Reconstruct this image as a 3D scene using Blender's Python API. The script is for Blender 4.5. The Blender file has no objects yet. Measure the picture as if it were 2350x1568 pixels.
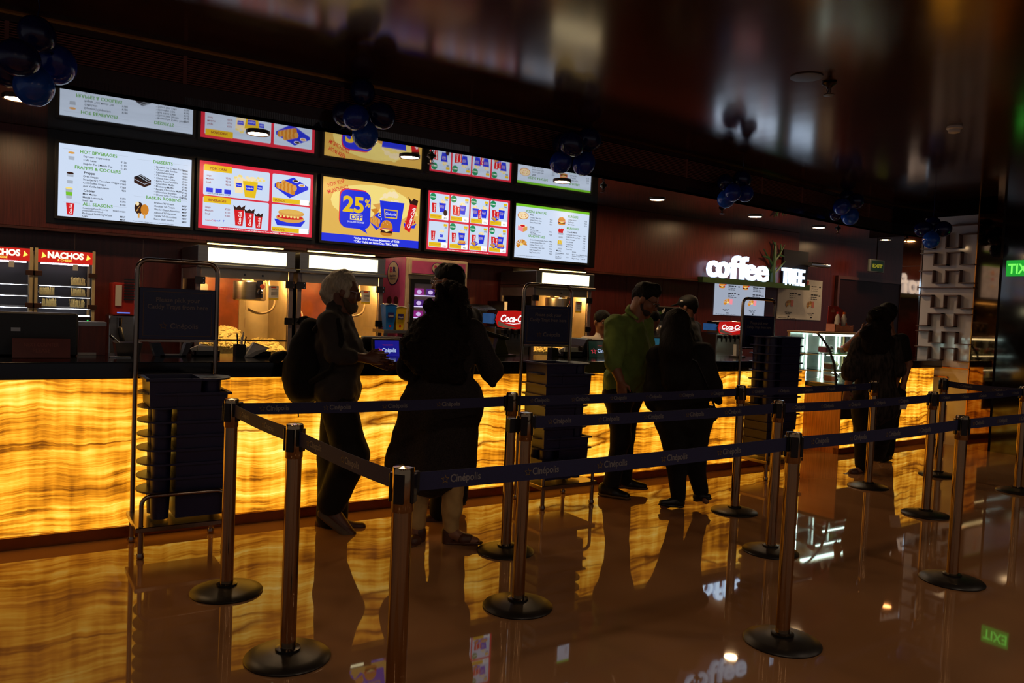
import bpy, bmesh, math, random
import numpy as np
from mathutils import Vector, Matrix
random.seed(7)
SC = bpy.context.scene
COL = SC.collection
PI = math.pi

# ------------------------------------------------------------------ camera, world, exposure
YAW, PITCH, ROLL, FPX, CAMH = .99366, -.0415, .04287, 1800.0, 1.5
_f = Vector((math.cos(YAW)*math.cos(PITCH), math.sin(YAW)*math.cos(PITCH), math.sin(PITCH)))
_r = _f.cross(Vector((0, 0, 1))).normalized(); _u = _r.cross(_f)
_r, _u = math.cos(ROLL)*_r + math.sin(ROLL)*_u, -math.sin(ROLL)*_r + math.cos(ROLL)*_u
CAMP = Vector((0, 0, CAMH))
cam = bpy.data.cameras.new('camera'); cam_o = bpy.data.objects.new('camera', cam); COL.objects.link(cam_o)
M = Matrix.Identity(4)
for i, a in enumerate((_r, _u, -_f)):
    for j in range(3): M[j][i] = a[j]
M.translation = CAMP
cam_o.matrix_world = M
cam.sensor_fit = 'HORIZONTAL'; cam.sensor_width = 36; cam.lens = FPX/2350*36; cam.clip_start = .05; cam.clip_end = 200
SC.camera = cam_o
w = bpy.data.worlds.new('world'); SC.world = w; w.use_nodes = True
w.node_tree.nodes['Background'].inputs[0].default_value = (.95, .92, 1.0, 1)
w.node_tree.nodes['Background'].inputs[1].default_value = .11
vs = SC.view_settings
vs.view_transform = 'Standard'; vs.look = 'None'; vs.exposure = 0.0; vs.gamma = 1; vs.use_curve_mapping = False
try:
    SC.cycles.use_denoising = True; SC.cycles.use_adaptive_sampling = True; SC.cycles.adaptive_threshold = .03
    SC.cycles.max_bounces = 5; SC.cycles.glossy_bounces = 4; SC.cycles.diffuse_bounces = 2
    SC.cycles.transparent_max_bounces = 10; SC.cycles.sample_clamp_indirect = 4
    SC.cycles.caustics_reflective = True
except Exception:
    pass

def ray(x, y): return _f + _r*((x-1175)/FPX) - _u*((y-784)/FPX)
def PD(x, y, d): return CAMP + ray(x, y)*d            # point at camera depth d
def PY(x, y, Y): r = ray(x, y); return CAMP + r*(Y/r.y)
def PX(x, y, X): r = ray(x, y); return CAMP + r*(X/r.x)
def PZ(x, y, z): r = ray(x, y); return CAMP + r*((z-CAMH)/r.z)

# ------------------------------------------------------------------ materials
def lin(c):
    if isinstance(c, str):
        c = [int(c[i:i+2], 16)/255 for i in (0, 2, 4)]
    return tuple((x/12.92 if x <= .04045 else ((x+.055)/1.055)**2.4) for x in c)
MATS = {}
def mat(name, col, rough=.5, metal=0.0, spec=.5, em=None, es=0.0, var=.12, vs_=12.0, bump=0.0, bs=60.0, stretch=None, alpha=1.0, coat=0.0, trans=0.0, sheen=0.0, bd=.01):
    if name in MATS: return MATS[name]
    m = bpy.data.materials.new(name); m.use_nodes = True
    nt = m.node_tree; n = nt.nodes; l = nt.links
    b = n['Principled BSDF']; c = lin(col)
    b.inputs['Roughness'].default_value = rough; b.inputs['Metallic'].default_value = metal
    b.inputs['Specular IOR Level'].default_value = spec; b.inputs['Coat Weight'].default_value = coat
    b.inputs['Transmission Weight'].default_value = trans; b.inputs['Alpha'].default_value = alpha
    if sheen: b.inputs['Sheen Weight'].default_value = sheen
    tc = n.new('ShaderNodeTexCoord'); mp = n.new('ShaderNodeMapping')
    l.new(tc.outputs['Object'], mp.inputs[0])
    if stretch: mp.inputs['Scale'].default_value = stretch
    no = n.new('ShaderNodeTexNoise'); no.inputs['Scale'].default_value = vs_; no.inputs['Detail'].default_value = 2
    l.new(mp.outputs[0], no.inputs['Vector'])
    rp = n.new('ShaderNodeValToRGB'); l.new(no.outputs['Fac'], rp.inputs[0])
    rp.color_ramp.elements[0].position = .3; rp.color_ramp.elements[1].position = .7
    rp.color_ramp.elements[0].color = tuple(x*(1-var) for x in c)+(1,)
    rp.color_ramp.elements[1].color = tuple(min(1, x*(1+var)) for x in c)+(1,)
    l.new(rp.outputs[0], b.inputs['Base Color'])
    if em is not None:
        b.inputs['Emission Color'].default_value = lin(em)+(1,); b.inputs['Emission Strength'].default_value = es
    if bump:
        n2 = n.new('ShaderNodeTexNoise'); n2.inputs['Scale'].default_value = bs; n2.inputs['Detail'].default_value = 1
        l.new(mp.outputs[0], n2.inputs['Vector'])
        bp = n.new('ShaderNodeBump'); bp.inputs['Strength'].default_value = bump; bp.inputs['Distance'].default_value = bd
        l.new(n2.outputs['Fac'], bp.inputs['Height']); l.new(bp.outputs[0], b.inputs['Normal'])
    MATS[name] = m
    return m
def glow(name, col, es=1.0, lamp=False):                # something that gives off light: lamps, screens, lit signs
    if name in MATS: return MATS[name]
    m = bpy.data.materials.new(name); m.use_nodes = True
    nt = m.node_tree; b = nt.nodes['Principled BSDF']
    b.inputs['Base Color'].default_value = (.02, .02, .02, 1); b.inputs['Roughness'].default_value = .25
    b.inputs['Emission Color'].default_value = lin(col)+(1,); b.inputs['Emission Strength'].default_value = es
    if not lamp: m.cycles.emission_sampling = 'NONE'
    MATS[name] = m
    return m
def glass(name, tint='ffffff', refl=1.0, rough=.02):
    if name in MATS: return MATS[name]
    m = bpy.data.materials.new(name); m.use_nodes = True
    nt = m.node_tree; n = nt.nodes; l = nt.links; n.clear()
    o = n.new('ShaderNodeOutputMaterial'); t = n.new('ShaderNodeBsdfTransparent'); g = n.new('ShaderNodeBsdfGlossy')
    t.inputs[0].default_value = lin(tint)+(1,); g.inputs['Roughness'].default_value = rough
    fr = n.new('ShaderNodeFresnel'); fr.inputs[0].default_value = 1.5
    mu = n.new('ShaderNodeMath'); mu.operation = 'MULTIPLY'; mu.inputs[1].default_value = refl
    l.new(fr.outputs[0], mu.inputs[0])
    mx = n.new('ShaderNodeMixShader'); l.new(mu.outputs[0], mx.inputs[0]); l.new(t.outputs[0], mx.inputs[1]); l.new(g.outputs[0], mx.inputs[2])
    l.new(mx.outputs[0], o.inputs[0]); MATS[name] = m
    return m

# ------------------------------------------------------------------ geometry helpers
class Fr:                                               # a drawing plane: origin, right, up; normal towards the viewer
    def __init__(s, o, u=(1, 0, 0), v=(0, 0, 1)):
        s.o = Vector(o); s.u = Vector(u); s.v = Vector(v); s.n = s.u.cross(s.v).normalized()
    def p(s, a, b, c=0.0): return s.o + s.u*a + s.v*b + s.n*c
class MB:
    def __init__(s): s.v = []; s.f = []; s.m = []
    def raw(s, vs, fs, mi=0):
        o = len(s.v); s.v += [tuple(p) for p in vs]; s.f += [tuple(i+o for i in f) for f in fs]; s.m += [mi]*len(fs); return s
    def box(s, x0, y0, z0, x1, y1, z1, mi=0):
        x0, x1 = min(x0, x1), max(x0, x1); y0, y1 = min(y0, y1), max(y0, y1); z0, z1 = min(z0, z1), max(z0, z1)
        return s.raw([(x0,y0,z0),(x1,y0,z0),(x1,y1,z0),(x0,y1,z0),(x0,y0,z1),(x1,y0,z1),(x1,y1,z1),(x0,y1,z1)],
                     [(0,3,2,1),(4,5,6,7),(0,1,5,4),(1,2,6,5),(2,3,7,6),(3,0,4,7)], mi)
    def fbox(s, fr, a0, b0, c0, a1, b1, c1, mi=0):      # box in a frame's coordinates
        P = [fr.p(a, b, c) for c in (c0, c1) for (a, b) in ((a0,b0),(a1,b0),(a1,b1),(a0,b1))]
        return s.raw(P, [(0,3,2,1),(4,5,6,7),(0,1,5,4),(1,2,6,5),(2,3,7,6),(3,0,4,7)], mi)
    def pane(s, fr, a0, b0, a1, b1, c=0, mi=0):
        return s.raw([fr.p(a0,b0,c), fr.p(a1,b0,c), fr.p(a1,b1,c), fr.p(a0,b1,c)], [(0,1,2,3)], mi)
    def poly(s, fr, pts, c=0, mi=0):
        return s.raw([fr.p(a, b, c) for a, b in pts], [tuple(range(len(pts)))], mi)
    def prism(s, fr, pts, c0, c1, mi=0):
        n = len(pts)
        P = [fr.p(a, b, c0) for a, b in pts] + [fr.p(a, b, c1) for a, b in pts]
        return s.raw(P, [tuple(range(n))[::-1], tuple(range(n, 2*n))] + [(i, (i+1) % n, (i+1) % n+n, i+n) for i in range(n)], mi)
    def ell(s, fr, a, b, ra, rb, c=0, mi=0, n=20, rot=0):
        return s.poly(fr, [(a+ra*math.cos(t)*math.cos(rot)-rb*math.sin(t)*math.sin(rot), b+ra*math.cos(t)*math.sin(rot)+rb*math.sin(t)*math.cos(rot)) for t in [2*PI*i/n for i in range(n)]], c, mi)
    def cyl(s, p0, p1, r0, r1=None, n=16, mi=0, caps=True):
        return s.tube([p0, p1], [r0, r0 if r1 is None else r1], n, mi, caps)
    def tube(s, pts, r, n=10, mi=0, caps=True):
        pts = [Vector(p) for p in pts]; k = len(pts)
        rs = r if isinstance(r, (list, tuple)) else [r]*k
        d0 = (pts[1]-pts[0]).normalized()
        a = d0.orthogonal().normalized(); V = []; ring = []
        for i, p in enumerate(pts):
            d = ((pts[min(i+1, k-1)]-p).normalized() + (p-pts[max(i-1, 0)]).normalized())
            d = d.normalized() if d.length > 1e-6 else d0
            a = (a - d*a.dot(d)).normalized(); b = d.cross(a)
            V += [p + (a*math.cos(2*PI*j/n) + b*math.sin(2*PI*j/n))*rs[i] for j in range(n)]
        F = [(i*n+j, i*n+(j+1) % n, (i+1)*n+(j+1) % n, (i+1)*n+j) for i in range(k-1) for j in range(n)]
        if caps: F += [tuple(range(n))[::-1], tuple((k-1)*n+j for j in range(n))]
        return s.raw(V, F, mi)
    def lathe(s, prof, c=(0,0,0), n=24, mi=0, caps=True):
        V = [(c[0]+r*math.cos(2*PI*j/n), c[1]+r*math.sin(2*PI*j/n), c[2]+z) for r, z in prof for j in range(n)]
        k = len(prof)
        F = [(i*n+j, i*n+(j+1) % n, (i+1)*n+(j+1) % n, (i+1)*n+j) for i in range(k-1) for j in range(n)]
        if caps and prof[0][0] > 1e-5: F.append(tuple(range(n))[::-1])
        if caps and prof[-1][0] > 1e-5: F.append(tuple((k-1)*n+j for j in range(n)))
        return s.raw(V, F, mi)
    def sph(s, c, r, n=12, k=8, mi=0):
        r = (r, r, r) if isinstance(r, (int, float)) else r
        V = [(c[0]+r[0]*math.sin(PI*i/k)*math.cos(2*PI*j/n), c[1]+r[1]*math.sin(PI*i/k)*math.sin(2*PI*j/n), c[2]-r[2]*math.cos(PI*i/k)) for i in range(1, k) for j in range(n)]
        F = [(i*n+j, i*n+(j+1) % n, (i+1)*n+(j+1) % n, (i+1)*n+j) for i in range(k-2) for j in range(n)]
        V += [(c[0], c[1], c[2]-r[2]), (c[0], c[1], c[2]+r[2])]; q = (k-1)*n
        F += [((j+1) % n, j, q) for j in range(n)]
        F += [((k-2)*n+j, (k-2)*n+(j+1) % n, q+1) for j in range(n)]
        return s.raw(V, F, mi)
    def text(s, fr, body, a, b, size, mi=0, c=.001, bold=0.0, align='LEFT', width=None, shear=0, extrude=0, rot=0, spacing=1.0, maxw=None):
        V, F, wd = glyphs(body, bold, shear, extrude, spacing)
        sx = size if not width or wd < 1e-6 else width/wd
        if maxw and wd*sx > maxw: sx = maxw/wd
        off = {'LEFT': 0, 'CENTER': -.5, 'RIGHT': -1}[align]*wd*sx
        cr, sr = math.cos(rot), math.sin(rot); P = []
        for x, y, z in V:
            x = x*sx+off; y *= size
            P.append(fr.p(a+x*cr-y*sr, b+x*sr+y*cr, c+z))
        return s.raw(P, F, mi)
    def build(s, name, mats, parent=None, smooth=None, bevel=0, seg=1):
        if not isinstance(mats, (list, tuple)): mats = [mats]
        off = base_of(parent)
        me = bpy.data.meshes.new(name)
        me.from_pydata([(p[0]-off[0], p[1]-off[1], p[2]-off[2]) for p in s.v], [], s.f)
        for m_ in mats: me.materials.append(m_)
        me.polygons.foreach_set('material_index', s.m)
        if bevel:
            bm = bmesh.new(); bm.from_mesh(me); bmesh.ops.remove_doubles(bm, verts=bm.verts, dist=1e-5)
            ed = [e for e in bm.edges if len(e.link_faces) == 2 and e.calc_face_angle(0) > .6]
            bmesh.ops.bevel(bm, geom=ed, offset=bevel, segments=seg, affect='EDGES', profile=.5, clamp_overlap=True)
            bm.to_mesh(me); bm.free()
        me.update()
        if smooth is not None:
            me.shade_smooth(); me.set_sharp_from_angle(angle=math.radians(smooth))
        o = bpy.data.objects.new(name, me); COL.objects.link(o); o.parent = parent
        return o
BASES = {}
def base_of(o):
    b = Vector((0, 0, 0))
    while o is not None: b = b + Vector(o.location); o = o.parent
    return b
_G = {}
def glyphs(body, bold, shear, extrude, spacing):
    k = (body, bold, shear, extrude, spacing)
    if k in _G: return _G[k]
    cu = bpy.data.curves.new('lettering', 'FONT'); cu.body = body; cu.size = 1; cu.offset = bold; cu.shear = shear
    cu.resolution_u = 3 if len(body) < 14 else 2; cu.extrude = extrude; cu.space_character = spacing
    o = bpy.data.objects.new('lettering', cu); me = o.to_mesh()
    V = [tuple(v.co) for v in me.vertices]; F = [tuple(p.vertices) for p in me.polygons]
    o.to_mesh_clear(); bpy.data.objects.remove(o); bpy.data.curves.remove(cu)
    if V:
        x0 = min(v[0] for v in V); V = [(x-x0, y, z) for x, y, z in V]; wd = max(v[0] for v in V)
    else: wd = 0
    _G[k] = (V, F, wd)
    return _G[k]

def tag(o, label=None, cat=None, group=None, kind=None):
    if label: o['label'] = label
    if cat: o['category'] = cat
    if group: o['group'] = group
    if kind: o['kind'] = kind
    return o
def thing(name, label, cat, base=(0, 0, 0), group=None):
    o = bpy.data.objects.new(name, None); COL.objects.link(o); o.location = base; o.empty_display_size = .1
    return tag(o, label, cat, group)
def copy_tree(o, parent=None):
    c = o.copy(); COL.objects.link(c); c.parent = parent
    for ch in list(o.children): copy_tree(ch, c)
    return c
def arc(c, r, a0, a1, n, ax='xz'):
    o = []
    for i in range(n+1):
        t = a0+(a1-a0)*i/n; p = [c[0], c[1], c[2]]
        i0, i1 = {'xz': (0, 2), 'yz': (1, 2), 'xy': (0, 1)}[ax]
        p[i0] += r*math.cos(t); p[i1] += r*math.sin(t); o.append(tuple(p))
    return o

# ------------------------------------------------------------------ shared materials
def onyx_mat():
    m = bpy.data.materials.new('backlit_onyx'); m.use_nodes = True
    nt = m.node_tree; n = nt.nodes; l = nt.links; b = n['Principled BSDF']
    tc = n.new('ShaderNodeTexCoord'); sp = n.new('ShaderNodeSeparateXYZ'); l.new(tc.outputs['Object'], sp.inputs[0])
    def math_(op, a, c=None):
        q = n.new('ShaderNodeMath'); q.operation = op
        for i, x in enumerate((a, c)):
            if x is None: continue
            if isinstance(x, (int, float)): q.inputs[i].default_value = x
            else: l.new(x, q.inputs[i])
        return q.outputs[0]
    def noise(x, z, det, y=0.0, rough=.55):
        cb = n.new('ShaderNodeCombineXYZ'); l.new(x, cb.inputs[0]); l.new(z, cb.inputs[2]); cb.inputs[1].default_value = y
        q = n.new('ShaderNodeTexNoise'); q.inputs['Scale'].default_value = 1; q.inputs['Detail'].default_value = det; q.inputs['Roughness'].default_value = rough
        l.new(cb.outputs[0], q.inputs['Vector']); return q.outputs['Fac']
    X, Z = sp.outputs[0], sp.outputs[2]
    w1 = noise(math_('MULTIPLY', X, 1.3), math_('MULTIPLY', Z, .8), 1, 3.1)
    w2 = noise(math_('MULTIPLY', X, 7.0), math_('MULTIPLY', Z, 3.0), 1, 8.7)
    w3 = noise(math_('MULTIPLY', X, 34.0), math_('MULTIPLY', Z, 14.0), 1, 4.7)
    Zw = math_('ADD', math_('ADD', Z, math_('MULTIPLY', w3, .009)), math_('ADD', math_('MULTIPLY', w1, .15), math_('MULTIPLY', w2, .045)))
    big = noise(math_('MULTIPLY', X, .5), math_('MULTIPLY', Zw, 6.0), 2, 1.3)
    thin = noise(math_('MULTIPLY', X, 1.1), math_('MULTIPLY', Zw, 46.0), 4, 5.5, .72)
    vert = noise(math_('MULTIPLY', X, 13.0), math_('MULTIPLY', Z, 1.6), 2, 2.2)
    blot = noise(math_('MULTIPLY', X, 2.6), math_('MULTIPLY', Zw, 3.6), 2, 12.0)
    mix = math_('ADD', math_('ADD', math_('MULTIPLY', big, .26), math_('MULTIPLY', thin, .38)), math_('ADD', math_('MULTIPLY', vert, .17), math_('MULTIPLY', blot, .27)))
    rp = n.new('ShaderNodeValToRGB'); l.new(mix, rp.inputs[0]); e = rp.color_ramp.elements
    e[0].position = .445; e[0].color = (.20, .052, .002, 1); e[1].position = .69; e[1].color = (1.65, 1.16, .34, 1)
    for p, c in ((.487, (.60, .19, .005)), (.527, (1.02, .36, .012)), (.572, (1.36, .62, .042)), (.625, (1.55, .90, .13))):
        q = e.new(p); q.color = c+(1,)
    ck = noise(math_('MULTIPLY', X, .30), math_('MULTIPLY', Zw, 3.0), 1, 20.0)
    gate = noise(math_('MULTIPLY', X, 1.1), math_('MULTIPLY', Z, 1.1), 0, 31.0)
    d = math_('ADD', math_('ABSOLUTE', math_('SUBTRACT', ck, .47)), math_('MULTIPLY', math_('MAXIMUM', math_('SUBTRACT', gate, .50), 0.0), .06))
    rc = n.new('ShaderNodeValToRGB'); l.new(d, rc.inputs[0]); f = rc.color_ramp.elements
    f[0].position = .0; f[0].color = (.14, .09, .06, 1); f[1].position = .016; f[1].color = (1, 1, 1, 1); q = f.new(.0035); q.color = (.42, .34, .26, 1)
    mx = n.new('ShaderNodeMix'); mx.data_type = 'RGBA'; mx.blend_type = 'MULTIPLY'; mx.inputs[0].default_value = 1
    l.new(rp.outputs[0], mx.inputs[6]); l.new(rc.outputs[0], mx.inputs[7])
    l.new(mx.outputs[2], b.inputs['Emission Color']); b.inputs['Emission Strength'].default_value = 1.0
    b.inputs['Base Color'].default_value = (.3, .15, .03, 1); b.inputs['Roughness'].default_value = .12
    return m
ONYX = onyx_mat()
def floor_mat():
    m = mat('polished_marble', (.61, .45, .31), rough=.028, var=.10, vs_=1.4, stretch=(1, .35, 1), spec=.6)
    nt = m.node_tree; n = nt.nodes; l = nt.links; b = n['Principled BSDF']
    b.inputs['IOR'].default_value = 1.38
    wv = n.new('ShaderNodeTexNoise'); wv.inputs['Scale'].default_value = 1.1; wv.inputs['Detail'].default_value = 2
    bp = n.new('ShaderNodeBump'); bp.inputs['Strength'].default_value = .035; bp.inputs['Distance'].default_value = .05
    l.new(wv.outputs['Fac'], bp.inputs['Height']); l.new(bp.outputs[0], b.inputs['Normal'])
    vn = n.new('ShaderNodeTexNoise'); vn.inputs['Scale'].default_value = .8; vn.inputs['Detail'].default_value = 5; vn.inputs['Distortion'].default_value = 2.5
    rr = n.new('ShaderNodeValToRGB'); l.new(vn.outputs['Fac'], rr.inputs[0]); e = rr.color_ramp.elements
    e[0].position = .46; e[0].color = (1, 1, 1, 1); e[1].position = .53; e[1].color = (1, 1, 1, 1); q = e.new(.495); q.color = (.72, .62, .5, 1)
    mx = n.new('ShaderNodeMix'); mx.data_type = 'RGBA'; mx.blend_type = 'MULTIPLY'; mx.inputs[0].default_value = .6
    src = b.inputs['Base Color'].links[0].from_socket
    l.new(src, mx.inputs[6]); l.new(rr.outputs[0], mx.inputs[7]); l.new(mx.outputs[2], b.inputs['Base Color'])
    return m
def gloss_ceiling(name, col, rough, metal, bump, sc, stretch):
    return mat(name, col, rough=rough, metal=metal, var=.2, vs_=2.0, bump=bump, bs=sc, stretch=stretch, spec=.8)
FLOOR = floor_mat()
CEIL1 = gloss_ceiling('dark_lacquered_ceiling', (.33, .19, .105), .15, .5, .10, 3.0, (1, .25, 1))
CEIL2 = gloss_ceiling('mirror_black_ceiling', (.66, .65, .64), .035, .92, .05, 1.6, (1, 1, 1))
WOOD = mat('dark_red_veneer', (.36, .14, .105), rough=.32, var=.35, vs_=3.0, stretch=(30, 30, 1.2), bump=.05, bs=8)
WOODG = mat('gloss_dark_wall_panel', (.33, .125, .11), rough=.28, var=.25, vs_=2.0, stretch=(20, 20, 1))
BULK = mat('bulkhead_dark_laminate', (.24, .14, .12), rough=.15, var=.15, vs_=2)
GRILL = mat('grille_brown_paint', (.55, .33, .28), rough=.5)
BLACKG = mat('black_granite', (.035, .03, .03), rough=.12, var=.4, vs_=90)
BLACK = mat('black_plastic', (.03, .03, .032), rough=.4)
STEEL = mat('brushed_steel', (.62, .60, .57), rough=.28, metal=1, var=.06, vs_=4, stretch=(1, 1, 25))
CHROME = mat('chrome', (.80, .79, .77), rough=.09, metal=1, var=.03)
DSTEEL = mat('dark_steel', (.30, .28, .27), rough=.3, metal=1)
BRASS = mat('brass_trim', (.75, .50, .25), rough=.3, metal=1)
BRONZE = mat('bronze_mirror', (.50, .36, .25), rough=.05, metal=1, var=.08, bump=.03, bs=2)
WHITEP = mat('white_lacquer', (.80, .77, .74), rough=.12, var=.04)
PAPER = mat('white_paper', (.86, .84, .8), rough=.7, var=.04)
REDP = mat('red_plastic', (.75, .08, .06), rough=.35)
TXTW = mat('white_print', (.88, .87, .85), rough=.5)
TXTK = mat('black_print', (.03, .03, .04), rough=.6)
GLASS = glass('clear_glass'); GLASSB = glass('smoked_glass', '9a9a9a')

# ------------------------------------------------------------------ the setting
ZC, ZM = 2.77, 3.14
tag(MB().box(-7, -6, -.1, 16, 9.5, 0).build('floor', FLOOR), 'polished beige marble floor with faint veins', kind='structure')
BP = [(-3.0, 5.68), (1.0, 5.67), (3.2, 5.68), (4.5, 5.70), (5.8, 5.80), (7.1, 5.92), (8.8, 6.14), (10.35, 6.28)]
mc = MB()
low = [(-7, -6), (16, -6)]
pts = [(-7, -6), (10.35, -6)] + [(x, y) for x, y in BP[::-1]] + [(-7, 5.68)]
fz = Fr((0, 0, ZM), (1, 0, 0), (0, 1, 0))
mc.prism(fz, pts, 0, .12)
tag(mc.build('ceiling', CEIL1), 'dark glossy lacquered hall ceiling', kind='structure')
md = MB(); pts2 = [(-7, 5.68)] + BP + [(14, 6.35), (14, 7.9), (-7, 7.9)]
md.prism(Fr((0, 0, ZC), (1, 0, 0), (0, 1, 0)), pts2, 0, .05)
tag(md.build('ceiling', CEIL2), 'lower mirror-black ceiling over the serving counter', kind='structure')
# bulkhead with ventilation grille, piece by piece along its gentle bend
bk = thing('trim_1', 'dark bulkhead with ventilation grille above the serving counter', None, (3, 5.7, 2.95)); bk['kind'] = 'structure'
fas = MB(); top = MB(); slat = MB(); mul = MB(); lip = MB()
BPE = [(-7, 5.68)] + BP
for (xa, ya), (xb, yb) in zip(BPE[:-1], BPE[1:]):
    L = math.hypot(xb-xa, yb-ya); fr = Fr((xa, ya, 0), ((xb-xa)/L, (yb-ya)/L, 0), (0, 0, 1))
    fas.fbox(fr, 0, ZC, -.12, L, 2.905, 0)
    top.fbox(fr, 0, 3.09, -.12, L, ZM-.012, 0)
    lip.fbox(fr, 0, ZM-.012, -.12, L, ZM, .012)  # brass strip put in for the thin line of light along the ceiling edge
    fas.fbox(fr, 0, 2.905, -.12, L, 3.09, -.05)
    for k in range(12): slat.fbox(fr, 0, 2.911+k*.0150, -.045, L, 2.918+k*.0150, -.004)
    nn = max(1, round(L/1.0))
    for k in range(nn): mul.fbox(fr, L*k/nn-.012, 2.905, -.045, L*k/nn+.012, 3.09, .002)
fas.build('fascia', BULK, bk); top.build('top_rail', BULK, bk); lip.build('edge_glint_strip', BRASS, bk)
tag(slat.build('grille_slats', GRILL, bk), kind='stuff'); mul.build('grille_divider', GRILL, bk)

# back wall: veneer header above, gloss panels below with joints
YB, YW = 7.3, 7.52
wb = tag(MB().box(-7, YW, 0, 14.2, YW+.1, ZC).build('wall_back', WOODG), 'dark wall behind the serving area', kind='structure')
hd = MB().box(-7, YB, 1.985, 8.2, YW, ZC).build('header_panel', WOOD, wb, bevel=.004)
hd2 = MB().box(8.2, YB, 1.985, 9.62, YW, ZC).build('header_panel', WOOD, wb, bevel=.004)
MB().box(.28, YB-.012, 2.03, 5.86, YB, ZC-.002).build('screen_backing', mat('screen_backing_black', (.055, .042, .04), rough=.25), wb)
MB().box(-7, YB-.015, 1.965, 9.62, YW, 1.985).build('header_lip', mat('header_lip_wood', (.30, .15, .10), rough=.3), wb)
xs = [-1.1, -.56, -.03, .50, 1.02, 1.56, 2.1, 2.65, 3.2, 3.75, 4.30, 4.85, 5.40, 5.96, 6.56, 7.18, 7.83, 8.50, 9.20, 9.90, 10.6]
pm = {}
for a, b in zip(xs[:-1], xs[1:]):
    MB().box(a+.004, YW-.018, .05, b-.004, YW, 1.965).build('wall_panel', WOODG, wb)
for a in xs[1:-1]:
    MB().box(a-.003, YW-.012, .05, a+.003, YW-.006, 1.965).build('joint_strip', mat('joint_strip_metal', (.55, .42, .36), rough=.35, metal=.8), wb)

# light strips under the header
for k, (x0, y0, x1, y1, where) in enumerate(((475, 545, 653, 560, 'first popcorn machine beside the nacho warmers'), (706, 564, 862, 579, 'middle popcorn machine'), (1240, 610, 1345, 620, 'last popcorn machine near the green-topped screen'))):
    a = PZ(x0, y0, 1.962); b = PZ(x1, y1, 1.962); y = 7.27; a = PY(x0, y0, y); b = PY(x1, y1, y)
    t = thing('strip_light', 'thin strip light above the '+where, 'light', (a.x, y, 1.985), 'strip lights')
    MB().box(a.x, y-.012, 1.966, b.x, y+.03, 1.985).build('housing', DSTEEL, t)
    MB().box(a.x+.01, y-.013, 1.957, b.x-.01, y+.028, 1.966).build('diffuser', glow('strip_glow', (1, .86, .5), 5.0, True), t)

# front counter: onyx panels, plinth, black top
def counter(name, label, x0, y0, x1, y1, depth, npan, onyx_z=(.075, .985), top_over=.10, zt=1.085):
    L = math.hypot(x1-x0, y1-y0); u = ((x1-x0)/L, (y1-y0)/L, 0); fr = Fr((x0, y0, 0), u, (0, 0, 1))
    t = thing(name, label, 'counter', fr.p(L/2, 0, 0))
    MB().fbox(fr, 0, 0, -depth, L, .99, -.05).build('carcass', mat('counter_carcass', (.10, .05, .03), rough=.5), t)
    MB().fbox(fr, 0, 0, -.05, L, .07, .012).build('plinth', mat('bronze_plinth', (.55, .32, .12), rough=.25, metal=.7), t)
    for k in range(npan):
        MB().fbox(fr, L*k/npan+.0015, onyx_z[0], -.03, L*(k+1)/npan-.0015, onyx_z[1], 0).build('onyx_panel', ONYX, t)
    return fr, L, t
fr, L, t = counter('serving_counter', 'long serving counter with backlit amber onyx front', -1.6, 5.235, 6.95, 5.30, .64, 6)
ct = MB().fbox(fr, 0, .985, -.66, L, 1.085, .10).build('countertop', BLACKG, t, bevel=.006, seg=2)
fr2, L2, t2 = counter('side_counter', 'short onyx-fronted counter beside the white lattice wall', 9.12, 5.454, 10.1, 5.50, .62, 1)
MB().fbox(fr2, -.02, .985, -.64, L2, 1.075, .10).build('countertop', BLACKG, t2, bevel=.006, seg=2)
fr3 = Fr((8.0, 5.40, 0), (.9989, .0476, 0), (0, 0, 1)); L3 = 1.115
t3 = thing('pastry_stand', 'low stand with onyx strip and orange veneer end under the pastry case', 'stand', (8.55, 5.7, 0))
MB().fbox(fr3, .01, 0, -.76, L3, .74, -.03).build('carcass', MATS['counter_carcass'], t3)
MB().fbox(fr3, 0, 0, -.76, .012, .745, .01).build('end_panel', mat('orange_veneer', (.72, .44, .20), rough=.3, var=.3, vs_=4, stretch=(18, 18, 1)), t3)
MB().fbox(fr3, .012, .40, -.03, L3, .74, 0).build('drop_panel', BLACK, t3)
MB().fbox(fr3, .012, .075, -.03, L3, .40, 0).build('onyx_panel', ONYX, t3)
MB().fbox(fr3, .0, 0, -.05, L3, .07, .012).build('plinth', MATS['bronze_plinth'], t3)
# recessed onyx front between the two counters
tr = thing('recess_counter', 'recessed onyx-fronted counter behind the last tray cart', 'counter', (7.5, 5.85, 0))
MB().box(6.95, 5.84, .075, 7.95, 5.87, .92).build('onyx_panel', ONYX, tr)
MB().box(6.95, 5.87, 0, 7.95, 6.4, .93).build('carcass', MATS['counter_carcass'], tr)
MB().box(6.95, 5.82, 0, 7.95, 5.87, .07).build('plinth', MATS['bronze_plinth'], tr)
# back counter
tb = thing('back_counter', 'low back counter along the wall carrying the machines', 'counter', (4.3, 7.1, 0))
MB().box(-1.6, 6.66, 0, 10.0, 7.49, .93).build('body', mat('back_counter_laminate', (.25, .11, .07), rough=.4), tb)
MB().box(-1.6, 6.63, .93, 10.0, 7.49, .97).build('worktop', STEEL, tb, bevel=.004)

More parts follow.
